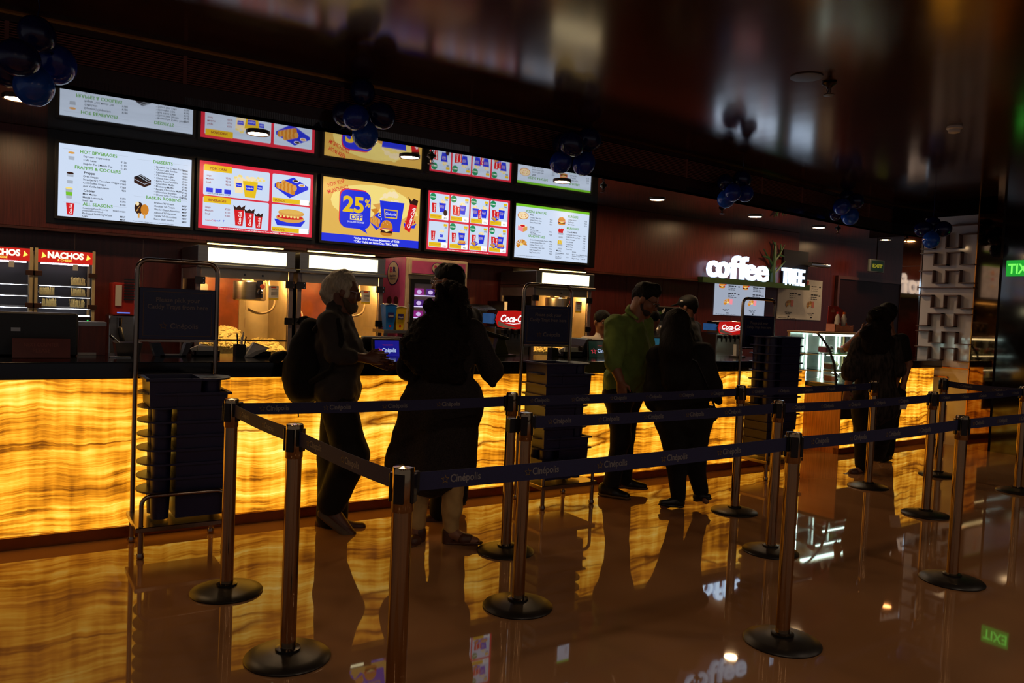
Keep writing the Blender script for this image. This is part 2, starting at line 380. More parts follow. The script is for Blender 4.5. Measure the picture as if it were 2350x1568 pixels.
# ------------------------------------------------------------------ menu screens
SB = 1.0
def sg(n, c, k=1.0): return glow('screen_'+n, c, SB*k, n in ('white', 'red', 'gold'))
S_WHITE = sg('white', (.80, .86, .95)); S_RED = sg('red', (.85, .16, .25)); S_YEL = sg('yellow', (.90, .74, .10)); S_BLUE = sg('blue', (.10, .18, .85))
S_GREEN = sg('green', (.36, .62, .22)); S_INK = sg('ink', (.12, .12, .16), .35); S_COKE = sg('cola_red', (.82, .08, .12)); S_BROWN = sg('brown', (.22, .10, .08), .7)
S_TAN = sg('tan', (.85, .62, .30)); S_CREAM = sg('cream', (.96, .88, .70)); S_GREY = sg('grey', (.66, .70, .76)); S_PINK = sg('pink', (.95, .55, .60)); S_LGREEN = sg('lime', (.45, .75, .15)); S_BADGE = sg('badge', (.10, .55, .35))
S_GOLD = sg('gold', (.88, .70, .33)); S_GOLD2 = sg('gold_light', (.95, .86, .50)); S_PURE = sg('pure', (1, 1, 1)); S_AMBER = sg('amber', (.80, .50, .14))
PAL = [S_WHITE, S_RED, S_YEL, S_BLUE, S_GREEN, S_INK, S_COKE, S_BROWN, S_TAN, S_CREAM, S_GREY, S_PINK, S_LGREEN, S_BADGE, S_GOLD, S_GOLD2, S_PURE, S_AMBER]
(WH, RD, YL, BL, GN, IK, CK, BR, TN, CR, GY, PK, LG, BD, GO, G2, PU, AM) = range(18)
def rrect(a0, b0, a1, b1, r, n=4):
    o = []
    for cx, cy, t0 in ((a1-r, b1-r, 0), (a0+r, b1-r, PI/2), (a0+r, b0+r, PI), (a1-r, b0+r, 1.5*PI)):
        o += [(cx+r*math.cos(t0+PI/2*i/n), cy+r*math.sin(t0+PI/2*i/n)) for i in range(n+1)]
    return o
class Pic:                                              # flat screen pictures; x right, y up, in a w x h cell of the screen plane
    def __init__(s, fr, x, y, w, h, c=.002): s.fr = fr; s.x = x; s.y = y; s.w = w; s.h = h; s.c = c; s.m = MB()
    def P(s, pts, mi): s.c += .00005; s.m.poly(s.fr, [(s.x+a*s.w, s.y+b*s.h) for a, b in pts], s.c, mi); return s
    def E(s, a, b, ra, rb, mi, n=14): s.c += .00005; s.m.ell(s.fr, s.x+a*s.w, s.y+b*s.h, ra*s.w, rb*s.h, s.c, mi, n); return s
    def T(s, body, a, b, size, mi, **k): s.c += .00005; s.m.text(s.fr, body, s.x+a*s.w, s.y+b*s.h, size*s.h, mi, c=s.c, **k); return s
    def done(s, parent, name='picture'): return s.m.build(name, PAL, parent)
def pic_cup(p, body=GY, band=None, top=None, x0=.2, x1=.8, y0=0, y1=.85):
    w = x1-x0
    p.P([(x0+.12*w, y0), (x1-.12*w, y0), (x1, y1), (x0, y1)], body)
    if band is not None: p.P([(x0+.08*w, y0+.3*(y1-y0)), (x1-.08*w, y0+.3*(y1-y0)), (x1-.04*w, y0+.65*(y1-y0)), (x0+.04*w, y0+.65*(y1-y0))], band)
    if top is not None: p.E((x0+x1)/2, y1, w/2, .09, top)
    return p
def pic_coke(p, x0, y0, w, h, splash=False):
    p.P([(x0+.14*w, y0), (x0+w*.86, y0), (x0+w, y0+h), (x0, y0+h)], CK)
    p.m.text(p.fr, 'Coca-Cola', p.x+(x0+.68*w)*p.w, p.y+(y0+.1*h)*p.h, w*p.w*.42, PU, c=p.c+.0004, shear=.25, bold=.02, width=h*p.h*.8, rot=PI/2-.04)
    p.c += .0005
    if splash:
        p.P([(x0, y0+h*1.0), (x0-.1*w, y0+h*1.28), (x0+.2*w, y0+1.14*h), (x0+.5*w, y0+1.3*h), (x0+.7*w, y0+1.16*h), (x0+1.1*w, y0+1.34*h), (x0+w, y0+h)], BR)
    return p
def pic_popcorn(p, x0, y0, w, h, col=BL, seed=1):
    rnd = random.Random(seed)
    for k in range(16):
        a = rnd.random(); b = rnd.random()**.8
        p.E(x0+w*(.12+.76*a), y0+h*(.62+.33*b*(1-abs(a-.5)*1.1)), w*.13, h*.06, CR if k % 3 else G2, 7)
    p.P([(x0+.16*w, y0), (x0+.84*w, y0), (x0+w, y0+.68*h), (x0, y0+.68*h)], col)
    p.P([(x0+.22*w, y0+.3*h), (x0+.72*w, y0+.3*h), (x0+.74*w, y0+.5*h), (x0+.18*w, y0+.5*h)], YL if col == BL else BL)
    p.P([(x0+.25*w, y0+.325*h), (x0+.69*w, y0+.325*h), (x0+.71*w, y0+.475*h), (x0+.22*w, y0+.475*h)], BL)
    p.m.text(p.fr, 'Cinépolis', p.x+(x0+.46*w)*p.w, p.y+(y0+.37*h)*p.h, h*p.h*.09, PU, c=p.c+.0004, align='CENTER', width=w*p.w*.42); p.c += .0005
    return p
def pic_nachos(p, x0, y0, w, h):
    p.P([(x0, y0+.45*h), (x0+.45*w, y0), (x0+w, y0+.5*h), (x0+w, y0+.62*h), (x0+.55*w, y0+h), (x0, y0+.6*h)], BL)
    for k in range(9): p.E(x0+w*(.1+.055*k), y0+h*(.55-.03*k), w*.07, h*.16, TN if k % 2 else AM, 8)
    for k in range(7): p.E(x0+w*(.26+.055*k), y0+h*(.68-.03*k), w*.07, h*.15, AM if k % 2 else TN, 8)
    p.E(x0+.62*w, y0+.84*h, .1*w, .07*h, PU).E(x0+.62*w, y0+.84*h, .08*w, .05*h, BR).E(x0+.8*w, y0+.66*h, .1*w, .07*h, PU).E(x0+.8*w, y0+.66*h, .08*w, .05*h, TN)
    return p
def pic_hotdog(p, x0, y0, w, h):
    p.P([(x0, y0+.35*h), (x0+.1*w, y0+.02*h), (x0+.85*w, y0+.05*h), (x0+w, y0+.4*h)], BL)
    p.E(x0+.5*w, y0+.45*h, .45*w, .24*h, TN).E(x0+.5*w, y0+.5*h, .42*w, .12*h, CK).E(x0+.53*w, y0+.72*h, .42*w, .2*h, TN).E(x0+.53*w, y0+.78*h, .38*w, .12*h, GO)
    for k in range(6): p.E(x0+w*(.2+.11*k), y0+.52*h, .04*w, .06*h, G2, 7)
    return p
def pic_burger(p, x0, y0, w, h):
    p.E(x0+.5*w, y0+.16*h, .46*w, .16*h, AM).P([(x0+.04*w, y0+.2*h), (x0+.96*w, y0+.2*h), (x0+.9*w, y0+.34*h), (x0+.1*w, y0+.34*h)], BR)
    p.P([(x0, y0+.34*h), (x0+w, y0+.34*h), (x0+.94*w, y0+.46*h), (x0+.06*w, y0+.46*h)], CK).P([(x0+.1*w, y0+.42*h), (x0+.9*w, y0+.42*h), (x0+.5*w, y0+.26*h)], G2)
    p.P([(x0+.04*w, y0+.48*h)]+[(x0+w*(.5-.46*math.cos(PI*i/10)), y0+h*(.5+.48*math.sin(PI*i/10))) for i in range(11)]+[(x0+.96*w, y0+.48*h)], AM)
    for k in range(7): p.E(x0+w*(.25+.08*k), y0+h*(.8+.06*((k*3) % 4-1)), .02*w, .02*h, CR, 6)
    return p
def pic_cake(p):
    return p.P([(.0, .3), (.62, 0), (1, .25), (1, .62), (.62, .42), (0, .75)], BR).P([(0, .75), (.4, 1), (1, .62), (.62, .42)], IK).P([(.02, .55), (.62, .22), (1, .45), (1, .5), (.62, .27), (.02, .6)], GY).P([(.2, .86), (.25, .88), (.8, .5), (.75, .48)], GY).P([(.35, .94), (.4, .96), (.93, .58), (.88, .55)], GY)
def pic_icecream(p):
    p.E(.3, .6, .28, .38, BR).P([(.25, 0), (.36, 0), (.36, .3), (.25, .3)], TN).E(.68, .52, .26, .34, AM).P([(.62, 0), (.73, 0), (.73, .28), (.62, .28)], TN).E(.2, .85, .12, .12, CR)
    for k in range(8): p.E(.15+.05*(k % 5), .42+.07*k % .4, .03, .03, TN, 6)
    return p
def pic_fries(p, red=False):
    for k in range(9): p.P([(.15+.07*k, .4), (.22+.07*k, .4), (.24+.07*k+.03*((k*5) % 3-1), .9+.1*((k*3) % 3)/3), (.17+.07*k, .88)], CK if red else YL)
    if red:
        for k in range(6): p.E(.22+.11*k, .72+.1*(k % 2), .12, .12, CK, 8)
    return pic_cup(p, GY, WH, None, .15, .85, 0, .5)
def pic_pizza(p):
    p.E(.5, .5, .5, .42, AM, 20).E(.5, .52, .44, .36, CR, 20)
    for k in range(8): p.E(.5+.27*math.cos(k*2.4), .52+.2*math.sin(k*2.4)*(1-.05*k), .06, .05, TN if k % 2 else PK, 7)
    return p
def pic_sand(p):
    for k in range(7):
        a = -.2+k*.6; p.P([(.5, .45), (.5+.5*math.cos(a), .45+.45*math.sin(a)), (.5+.42*math.cos(a+.55), .45+.5*math.sin(a+.55))], TN if k % 2 else AM)
    return p.E(.5, .45, .14, .12, G2)
def pic_box(p): return p.P([(.0, .2), (.55, 0), (.55, .55), (0, .75)], PK).P([(.55, 0), (1, .25), (1, .75), (.55, .55)], TN).P([(0, .75), (.55, .55), (1, .75), (.45, 1)], CR).E(.5, .76, .25, .13, CK)

SCR = [((137, 330), (442, 366), (434, 520), (130, 497)), ((460, 368), (722, 402), (712, 544), (452, 524)), ((744, 404), (967, 435), (957, 573), (734, 549)), ((985, 437), (1175, 462), (1160, 590), (975, 570)), ((1186, 467), (1356, 488), (1344, 604), (1176, 590))]
SLAB = ['wall screen listing hot beverages, frappes and desserts in green headings', 'red-framed wall screen showing popcorn, nachos, beverages and hotdog', 'golden wall screen advertising 25% OFF beside a blue popcorn tub', 'red-framed wall screen with eight combo offers in a grid', 'wall screen listing pizzas, pastas and burgers under a green band']
YS = YB-.055
def screen(i):
    q = SCR[i]; P = [PY(x, y, YS) for x, y in q]
    x0 = (P[0].x+P[3].x)/2; x1 = (P[1].x+P[2].x)/2; z0 = (P[2].z+P[3].z)/2; z1 = (P[0].z+P[1].z)/2
    w, h = x1-x0, z1-z0
    t = thing('menu_screen', SLAB[i], 'screen', ((x0+x1)/2, YS, z0), 'menu screens above the popcorn machines')
    b = MB(); g = .022
    b.box(x0-g, YS-.012, z0-g, x1+g, YB, z0).box(x0-g, YS-.012, z1, x1+g, YB, z1+g).box(x0-g, YS-.012, z0, x0, YB, z1).box(x1, YS-.012, z0, x1+g, YB, z1)
    b.build('bezel', BLACK, t)
    d = MB().box(x0, YS, z0, x1, YS+.03, z1).build('display', [S_WHITE, S_RED, S_GOLD, S_RED, S_WHITE][i], t)
    return t, Fr((x0, YS, z0)), w, h
def lines(fr, w, h, rows, mi_text, parent, name, size):
    m = MB()
    for r in rows:
        a, v, s = r[0], r[1], r[2]; al = r[3] if len(r) > 3 else 'LEFT'; sz = r[4] if len(r) > 4 else size
        m.text(fr, s, a*w, (1-v)*h, sz*h, 0, c=.0015, align=al, bold=.022 if sz > .045 else .014)
    return tag(m.build(name, mi_text, parent), kind='stuff')
# screen 1
t, fr, w, h = screen(0)
lines(fr, w, h, [(.15, .105, 'HOT BEVERAGES', 'LEFT', .062), (.115, .325, 'FRAPPES & COOLERS', 'LEFT', .062), (.175, .825, 'ALL SEASONS', 'LEFT', .062), (.695, .115, 'DESSERTS', 'LEFT', .062), (.645, .64, 'BASKIN ROBBINS', 'LEFT', .062)], S_GREEN, t, 'heading_text', .062)
it = [(.175, .155, 'Espresso | Cappuccino'), (.175, .205, 'Caffe Latte'), (.175, .255, 'Regular Tea | Masala Tea'), (.18, .385, 'Frappe', 'LEFT', .05), (.175, .43, 'Oreo Frappe'), (.175, .475, 'Strawberry | Chocolate Frappe'), (.175, .52, 'Cold Coffee Frappe'), (.175, .565, 'Add Vanilla Ice Cream'),
      (.18, .63, 'Cooler', 'LEFT', .05), (.175, .675, 'Mint Mojito'), (.175, .72, 'Masala Lemonade'), (.175, .765, 'Iced Tea'), (.175, .87, 'Coke/Sprite/Fanta/Thums Up', 'LEFT', .027), (.175, .905, '(450ml/630ml/900ml)', 'LEFT', .03), (.175, .945, 'Packaged Drinking Water'), (.175, .982, 'Cans')]
des = ['Brownie Ice Cream Sundae', 'Choco Lava Sundae', 'Red Velvet Cake', 'Chocolate Cake', 'Choco Lava Cake', 'Berry Fruit Crumble', 'Chocolate Muffin', 'Blueberry Muffin', 'Banana Chocolate Muffin', 'Chocolate Brownie', 'Choco Chip Cookies (2pcs.)']
it += [(.72, .175+.0405*k, s) for k, s in enumerate(des)]
it += [(.71, .70+.047*k, s) for k, s in enumerate(["Pralines 'N' Cream", "Cookies 'N' Cream", 'World Class Chocolate', "Almond 'N' Caramel", "Vanilla 'N' Chocolate", 'Berry Blast Sundae'])]
it += [(.55, .985, 'Prices are inclusive of all taxes. Images used may differ from the actual product.', 'LEFT', .017)]
lines(fr, w, h, it, S_INK, t, 'item_text', .036)
pr = [(.49, v, ('' if s == 'MRP' else '₹')+s, 'RIGHT', .029 if '/' in s else .036) for v, s in ((.175, '130'), (.22, '130'), (.265, '130'), (.44, '180'), (.485, '160'), (.53, '160'), (.575, '25'), (.69, '170'), (.735, '170'), (.78, '150'), (.872, '200/210/220'), (.95, 'MRP'), (.99, 'MRP'))]
pr += [(.97, .19+.0405*k, '₹'+s, 'RIGHT') for k, s in enumerate('190 190 165 165 150 150 140 140 140 140 120'.split())] + [(.97, .71+.047*k, 'MRP', 'RIGHT') for k in range(6)]
lines(fr, w, h, pr, S_INK, t, 'price_text', .036)
m = MB()
for a0, a1, v in ((.03, .14, .07), (.42, .50, .07), (.56, .69, .09), (.85, .97, .09), (.55, .64, .62), (.89, .97, .62), (.04, .16, .80), (.39, .5, .80)): m.pane(fr, a0*w, (1-v)*h, a1*w, (1-v)*h+.0015, .0012)
for k in range(11): m.pane(fr, .705*w, (1-.172-.0405*k)*h+.004, .712*w, (1-.172-.0405*k)*h+.011, .0012)
tag(m.build('rule_line', S_GREY, t), kind='stuff')
pic_cup(Pic(fr, .05*w, .745*h, .08*w, .165*h), WH, GY, TN).done(t)
pic_cup(Pic(fr, .04*w, .46*h, .085*w, .17*h), GY, WH, BR).done(t)
pic_cup(Pic(fr, .035*w, .25*h, .085*w, .17*h), GY, LG, G2).done(t)
pic_coke(Pic(fr, .05*w, .03*h, .075*w, .17*h), .1, 0, .8, .95).done(t)
pic_cake(Pic(fr, .55*w, .52*h, .13*w, .18*h)).done(t)
pic_icecream(Pic(fr, .555*w, .07*h, .12*w, .24*h)).done(t)
# screen 2
t, fr, w, h = screen(1)
m = MB()
for a0, b0, a1, b1 in ((.035, .50, .60, .945), (.035, .045, .60, .475), (.625, .50, .975, .945), (.625, .045, .975, .475)): MB().poly(fr, rrect(a0*w, b0*h, a1*w, b1*h, .012), .0008).build('menu_cell', S_WHITE, t)
for a0, b0, a1, b1 in ((.04, .86, .27, .955), (.04, .39, .27, .485), (.63, .505, .97, .575), (.63, .05, .97, .12)): MB().poly(fr, rrect(a0*w, b0*h, a1*w, b1*h, .006), .0012).build('label_band', S_YEL, t)
for a0, b0 in ((.88, .50), (.88, .045)): MB().poly(fr, rrect(a0*w, b0*h, (a0+.085)*w, (b0+.085)*h, .008), .0016).build('price_box', S_PURE, t)
lines(fr, w, h, [(.155, .115, 'POPCORN', 'CENTER', .05), (.155, .585, 'BEVERAGES', 'CENTER', .05), (.64, .478, 'NACHOS', 'LEFT', .042), (.64, .935, 'HOTDOG', 'LEFT', .042)] + [(.055, .22+.05*k, s, 'LEFT', .036) for k, s in enumerate(('Large', 'Medium', 'Small'))] + [(.055, .69+.05*k, s, 'LEFT', .036) for k, s in enumerate(('Large', 'Medium', 'Small'))]
      + [(.22, .23+.05*k, '₹'+s, 'LEFT', .036) for k, s in enumerate(('250', '240', '230'))] + [(.22, .70+.05*k, '₹'+s, 'LEFT', .036) for k, s in enumerate(('220', '210', '200'))], sg('maroon', (.62, .14, .18), .8), t, 'item_text', .04)
lines(fr, w, h, [(.97, .485, '₹240', 'RIGHT', .06), (.97, .94, '₹195', 'RIGHT', .06), (.07, .48, 'ADD FLAVOR @ ₹30 EXTRA', 'LEFT', .026)], S_INK, t, 'price_text', .05)
lines(fr, w, h, [(.5, .985, 'Prices are inclusive of all taxes | Actual product may vary from the images | *Conditions Apply', 'CENTER', .03)], S_PURE, t, 'footer_text', .03)
for k in range(3): MB().pane(fr, (.06+.075*k)*w, .545*h, (.115+.075*k)*w, .61*h, .0013).build('flavour_icon', S_BLUE, t)
lines(fr, w, h, [(.06, .885, 'Coca-Cola', 'LEFT', .035)], S_COKE, t, 'drink_logo', .035)
lines(fr, w, h, [(.135, .88, 'Sprite', 'LEFT', .03), (.175, .88, 'F', 'LEFT', .035), (.205, .88, 'T', 'LEFT', .04)], S_BLUE, t, 'drink_logo', .035)
p = Pic(fr, .28*w, .52*h, .3*w, .4*h); pic_popcorn(p, .02, .15, .32, .75, CR, 3); pic_popcorn(p, .62, .12, .32, .8, WH, 5); pic_popcorn(p, .28, .02, .44, .9, YL, 4); p.done(t)
p = Pic(fr, .28*w, .06*h, .3*w, .4*h); pic_coke(p, .06, .06, .29, .60, True); pic_coke(p, .37, .04, .26, .54, True); pic_coke(p, .66, .02, .22, .46, True); p.done(t)
pic_nachos(Pic(fr, .645*w, .59*h, .31*w, .33*h), 0, 0, 1, 1).done(t)
pic_hotdog(Pic(fr, .65*w, .14*h, .29*w, .3*h), 0, 0, 1, 1).done(t)
# screen 3
t, fr, w, h = screen(2)
m = MB()
for k in range(9):
    a = PI*(.08+.1*k); c0 = (.55*w, .42*h)
    m.poly(fr, [c0, (c0[0]+.45*w*math.cos(a), c0[1]+.5*h*math.sin(a)), (c0[0]+.45*w*math.cos(a+.15), c0[1]+.5*h*math.sin(a+.15))], .0006)
m.ell(fr, .5*w, .66*h, .42*w, .3*h, .0007)
tag(m.build('sun_rays', S_GOLD2, t), kind='stuff')
MB().pane(fr, 0, 0, w, .125*h, .0008).build('footer_band', S_BLUE, t)
lines(fr, w, h, [(.32, .935, '*With First Purchase Minimum of ₹350', 'LEFT', .05), (.32, .985, '*Offer Valid on Same Day. T&C Apply.', 'LEFT', .05)], S_PURE, t, 'footer_text', .05)
MB().poly(fr, rrect(.165*w, .25*h, .465*w, .86*h, .07), .0009).build('badge_shadow', S_RED, t)
MB().poly(fr, rrect(.175*w, .235*h, .48*w, .84*h, .07), .0012).poly(fr, [(.42*w, .28*h), (.455*w, .17*h), (.35*w, .25*h)], .0012).build('badge', S_BLUE, t)
m = MB(); m.text(fr, '25', .2*w, .50*h, .34*h, 0, c=.0018, bold=.035, width=.21*w); m.text(fr, '%', .42*w, .60*h, .17*h, 0, c=.0018, bold=.03, width=.055*w); m.build('offer_text', S_YEL, t)
MB().pane(fr, .275*w, .37*h, .40*w, .465*h, .0016).build('offer_box', S_GOLD2, t)
m = MB(); m.text(fr, 'OFF', .338*w, .383*h, .10*h, 0, c=.0022, bold=.03, align='CENTER', width=.11*w); m.build('offer_text', S_BLUE, t)
m = MB(); m.text(fr, 'ON SECOND PURCHASE*', .335*w, .325*h, .038*h, 0, c=.0018, align='CENTER', width=.17*w); m.build('offer_note', S_PURE, t)
m = MB(); m.text(fr, 'NOW KEEP', .055*w, .845*h, .085*h, 0, c=.0018, bold=.015, rot=.36, width=.17*w); m.text(fr, 'MUNCHING!', .055*w, .735*h, .09*h, 0, c=.0018, bold=.015, rot=.36, width=.21*w); m.build('slogan_text', S_COKE, t)
p = Pic(fr, .47*w, .14*h, .5*w, .82*h)
for k, (a, b) in enumerate(((.02, .52), (.06, .62), (.08, .44))): p.P([(a, b), (a+.2, b+.06), (a+.12, b-.1)], TN if k % 2 else AM)
pic_hotdog(p, .72, .22, .28, .28); pic_nachos(p, 0, .12, .34, .36)
p.P([(.74, .2), (.86, .14), (1.0, .70), (.84, .72)], CK).P([(.84, .72), (.80, .86), (.88, .78), (.92, .84), (1.02, .80), (1.0, .70)], BR)
p.m.text(fr, 'Coca-Cola', p.x+.85*p.w, p.y+.22*p.h, .08*h, PU, c=p.c+.0004, shear=.25, bold=.02, width=.36*h, rot=1.28); p.c += .0006
pic_popcorn(p, .2, .12, .52, .88, BL, 9); pic_burger(p, .22, .02, .28, .33); p.done(t)
# screen 4
t, fr, w, h = screen(3)
lb = []
for r in range(2):
    for c in range(4):
        a0 = .025+.2425*c; b0 = .525-.475*r; a1 = a0+.225; b1 = b0+.44
        MB().poly(fr, rrect(a0*w, b0*h, a1*w, b1*h, .01), .0008).build('offer_cell', S_WHITE, t); MB().pane(fr, (a0+.006)*w, (b0+.01)*h, (a0+.15)*w, (b0+.085)*h, .0012).build('label_band', S_YEL, t)
        MB().poly(fr, rrect((a0+.145)*w, (b0+.005)*h, (a1-.005)*w, (b0+.09)*h, .006), .0015).build('price_box', S_PURE, t)
        MB().pane(fr, (a0+.17)*w, (b0+.37)*h, (a1-.012)*w, (b0+.41)*h, .0012).build('old_price_band', S_YEL, t)
        if (r, c) != (1, 0): MB().ell(fr, (a0+.035)*w, (b1-.06)*h, .036*w, .06*h, .0012, n=16).build('saver_badge', S_BADGE, t)
        lb.append((a0, b0, r, c))
        p = Pic(fr, (a0+.02)*w, (b0+.1)*h, .19*w, .26*h); k = r*4+c
        if k == 4: pic_popcorn(p, .5, .05, .35, .85, WH, k)
        elif k == 2: pic_popcorn(p, .0, .05, .42, .85, BL, 1); pic_popcorn(p, .55, .05, .42, .85, BL, 2)
        else: pic_popcorn(p, .45, .12, .42, .88, BL, k)
        if k == 2: pic_coke(p, .36, -.05, .24, .6)
        else:
            pic_coke(p, .02, .05, .27, .62)
            if k in (1, 3, 7): pic_coke(p, .24, 0, .26, .6)
        if k == 0: p.E(.85, .1, .12, .2, BR)
        if k in (3, 6, 7): pic_nachos(p, -.02, -.12, .5, .4)
        if k in (5, 7): pic_hotdog(p, .4, -.1, .55, .35)
        if k == 4: p.P([(.45, 0), (.95, 0), (.95, .16), (.45, .16)], BL)
        p.done(t)
olds = '185 170 180 200 70 170 175 200'.split(); news = '485 500 540 500 355 480 525 540'.split()
rows = []
for i_, (a0, b0, r, c) in enumerate(lb):
    rows += [(a0+.185, 1-(b0+.02), news[i_], 'CENTER', .042), (a0+.192, 1-(b0+.335), olds[i_], 'CENTER', .04)]
lines(fr, w, h, rows, S_INK, t, 'price_text', .04)
lines(fr, w, h, [(a0+.035, 1-(b0+.365), 'COMBO', 'CENTER', .03) for a0, b0, r, c in lb if (r, c) != (1, 0)], S_PURE, t, 'badge_text', .03)
lines(fr, w, h, [(a0+.012, 1-(b0+.045), ('HAPPINESS', 'FRIENDS', 'COUPLE', 'SUPER', 'CHOCOLATE', 'CLASSIC', 'NACHOS', 'MEGA')[r*4+c]+' COMBO', 'LEFT', .024) for a0, b0, r, c in lb], S_AMBER, t, 'band_text', .026)
lines(fr, w, h, [(.5, .985, 'Prices are inclusive of all taxes | Actual product may vary from the images | *Conditions Apply', 'CENTER', .022)], S_PURE, t, 'footer_text', .03)
# screen 5
t, fr, w, h = screen(4)
MB().pane(fr, 0, .955*h, w, h, .0008).build('green_band', S_LGREEN, t)
lines(fr, w, h, [(.14, .145, 'PIZZAS & PASTAS'), (.18, .60, 'SANDWICHES'), (.70, .145, 'BURGERS'), (.69, .375, 'MUNCHIES')], S_GREEN, t, 'heading_text', .06)
it = [(.19, .195, 'Pizza', 'LEFT', .045), (.20, .43, 'Pasta', 'LEFT', .045), (.70, .44, 'Fries & More', 'LEFT', .045), (.56, .82, 'Momo', 'LEFT', .045), (.78, .82, 'Corn', 'LEFT', .045)]
it += [(.19, .245+.045*k, s) for k, s in enumerate(('Chicken Tikka Pizza', 'Simply Cheese Pizza', 'Paneer Tikka Pizza'))] + [(.20, .475, 'Chicken Pasta'), (.20, .50, '(Choice of Red/White Sauce)', 'LEFT', .02), (.20, .53, 'Veg Pasta'), (.20, .555, '(Choice of Red/White Sauce)', 'LEFT', .02)]
it += [(.20, .66+.047*k, s) for k, s in enumerate(('Grilled Chicken Double Decker S/W', 'Grilled Chicken Tikka S/W', 'Chicken Coleslaw S/W', 'Grilled Paneer Tikka S/W', 'Chilli Cheese Toast', 'Veg Coleslaw S/W'))]
it += [(.70, .20+.045*k, s) for k, s in enumerate(('Chicken Burger', 'Veg Burger', 'Aloo Burger'))] + [(.69, .49+.047*k, s) for k, s in enumerate(('Chicken & Cheese Nuggets', 'Chilli Garlic Potato Pops', 'Potato Wedges', 'Corn Smilies', 'Loaded Fries', 'Masala Fries', 'Cone Fries'))]
it += [(.55, .865, 'Chicken Momo'), (.55, .89, 'Steamed/Fried', 'LEFT', .024), (.55, .93, 'Veg Momo'), (.55, .955, 'Steamed/Fried', 'LEFT', .024), (.78, .865, 'Butter Corn, Mexican Corn,'), (.78, .895, 'Cheese & Chilli Corn'), (.78, .94, 'Regular/Large'), (.03, .965, 'Prices are inclusive of all taxes. Images used may differ from the actual product', 'LEFT', .017)]
lines(fr, w, h, it, S_INK, t, 'item_text', .033)
pr = [(.49, .245+.045*k, '₹'+s, 'RIGHT') for k, s in enumerate(('220', '210', '210'))] + [(.49, .475, '₹210', 'RIGHT'), (.49, .53, '₹200', 'RIGHT')] + [(.50, .66+.047*k, '₹'+s, 'RIGHT') for k, s in enumerate('230 220 210 220 200 200'.split())]
pr += [(.97, .20+.045*k, '₹'+s, 'RIGHT') for k, s in enumerate('190 180 170'.split())] + [(.96, .49+.047*k, '₹'+s, 'RIGHT') for k, s in enumerate('190 180 180 180 190 180 170'.split())] + [(.73, .865, '₹160', 'RIGHT'), (.73, .93, '₹150', 'RIGHT'), (.97, .94, '₹160/170', 'RIGHT')]
lines(fr, w, h, pr, S_INK, t, 'price_text', .032)
pic_pizza(Pic(fr, .03*w, .70*h, .14*w, .17*h)).done(t); pic_box(Pic(fr, .04*w, .48*h, .12*w, .15*h)).done(t); pic_sand(Pic(fr, .02*w, .16*h, .15*w, .2*h)).done(t)
pic_burger(Pic(fr, .56*w, .69*h, .11*w, .16*h), 0, 0, 1, 1).done(t); pic_fries(Pic(fr, .56*w, .44*h, .1*w, .2*h), True).done(t); pic_fries(Pic(fr, .555*w, .22*h, .1*w, .2*h)).done(t)

# ------------------------------------------------------------------ ceiling fixtures
DL = [(40, 228), (592, 308), (940, 362), (1290, 418), (1508, 459), (1733, 498), (1879, 523), (2032, 551)]
DLW = ['at the end over the nacho warmers', 'below the popcorn screen reflection', 'over the golden offer screen', 'over the pizza and burger screen', 'just past the last menu screen', 'over the white lit sign', 'between the lit sign and exit sign', 'nearest the lattice wall']
dl0 = None
for (x, y), wh in zip(DL, DLW):
    p = PZ(x, y, ZC-.012); lab = 'round warm downlight in the mirror ceiling, '+wh
    if dl0 is None:
        dl0 = t = thing('downlight', lab, 'light', (p.x, p.y, ZC), 'downlights over the counter')
        MB().lathe([(.076, -.012), (.086, -.016), (.09, -.012), (.09, 0), (.076, 0)], (p.x, p.y, ZC), 28, caps=False).build('rim', mat('downlight_rim', (.30, .24, .2), rough=.3, metal=.7), t, smooth=40)
        MB().ell(Fr((p.x, p.y, ZC-.009), (1, 0, 0), (0, -1, 0)), 0, 0, .077, .077, 0, n=16).build('lamp_disc', glow('downlight_glow', (1, .82, .60), 150, True), t)
    else:
        t = copy_tree(dl0); t.location = (p.x, p.y, ZC); t['label'] = lab
for X in (-3.5, -.8, 1.9, 4.6, 7.3):                     # unseen hall downlights behind the photographer, added to lift the dark areas
    for Y in (-3.2, -.6, 1.1):
        t = copy_tree(dl0); t.location = (X, Y, ZM); t['label'] = 'added round fill downlight in the dark hall ceiling, out of view behind the queue'; t['group'] = 'added hall fill lights'
        for ch in t.children:
            if ch.name.startswith('lamp_disc'):
                ch.data = ch.data.copy(); ch.data.materials[0] = glow('hall_fill_glow', (1, .88, .76), 105, True)
def sprinkler(p, z, lab, s=1.0):
    t = thing('sprinkler', lab, 'sprinkler', (p.x, p.y, z), 'fire sprinklers')
    MB().lathe([(.035*s, 0), (.04*s, -.008*s), (.018*s, -.02*s), (.012*s, -.035*s)], (p.x, p.y, z), 16).build('rosette', DSTEEL, t, smooth=40)
    m = MB(); m.cyl((p.x, p.y, z-.03*s), (p.x, p.y, z-.055*s), .005*s); m.tube([(p.x-.012*s, p.y, z-.03*s), (p.x-.018*s, p.y, z-.045*s), (p.x-.004*s, p.y, z-.065*s)], .003*s, 6); m.tube([(p.x+.012*s, p.y, z-.03*s), (p.x+.018*s, p.y, z-.045*s), (p.x+.004*s, p.y, z-.065*s)], .003*s, 6)
    m.build('frame', DSTEEL, t); MB().lathe([(0, -.065*s), (.028*s, -.066*s), (.030*s, -.070*s), (0, -.072*s)], (p.x, p.y, z), 14).build('deflector', DSTEEL, t)
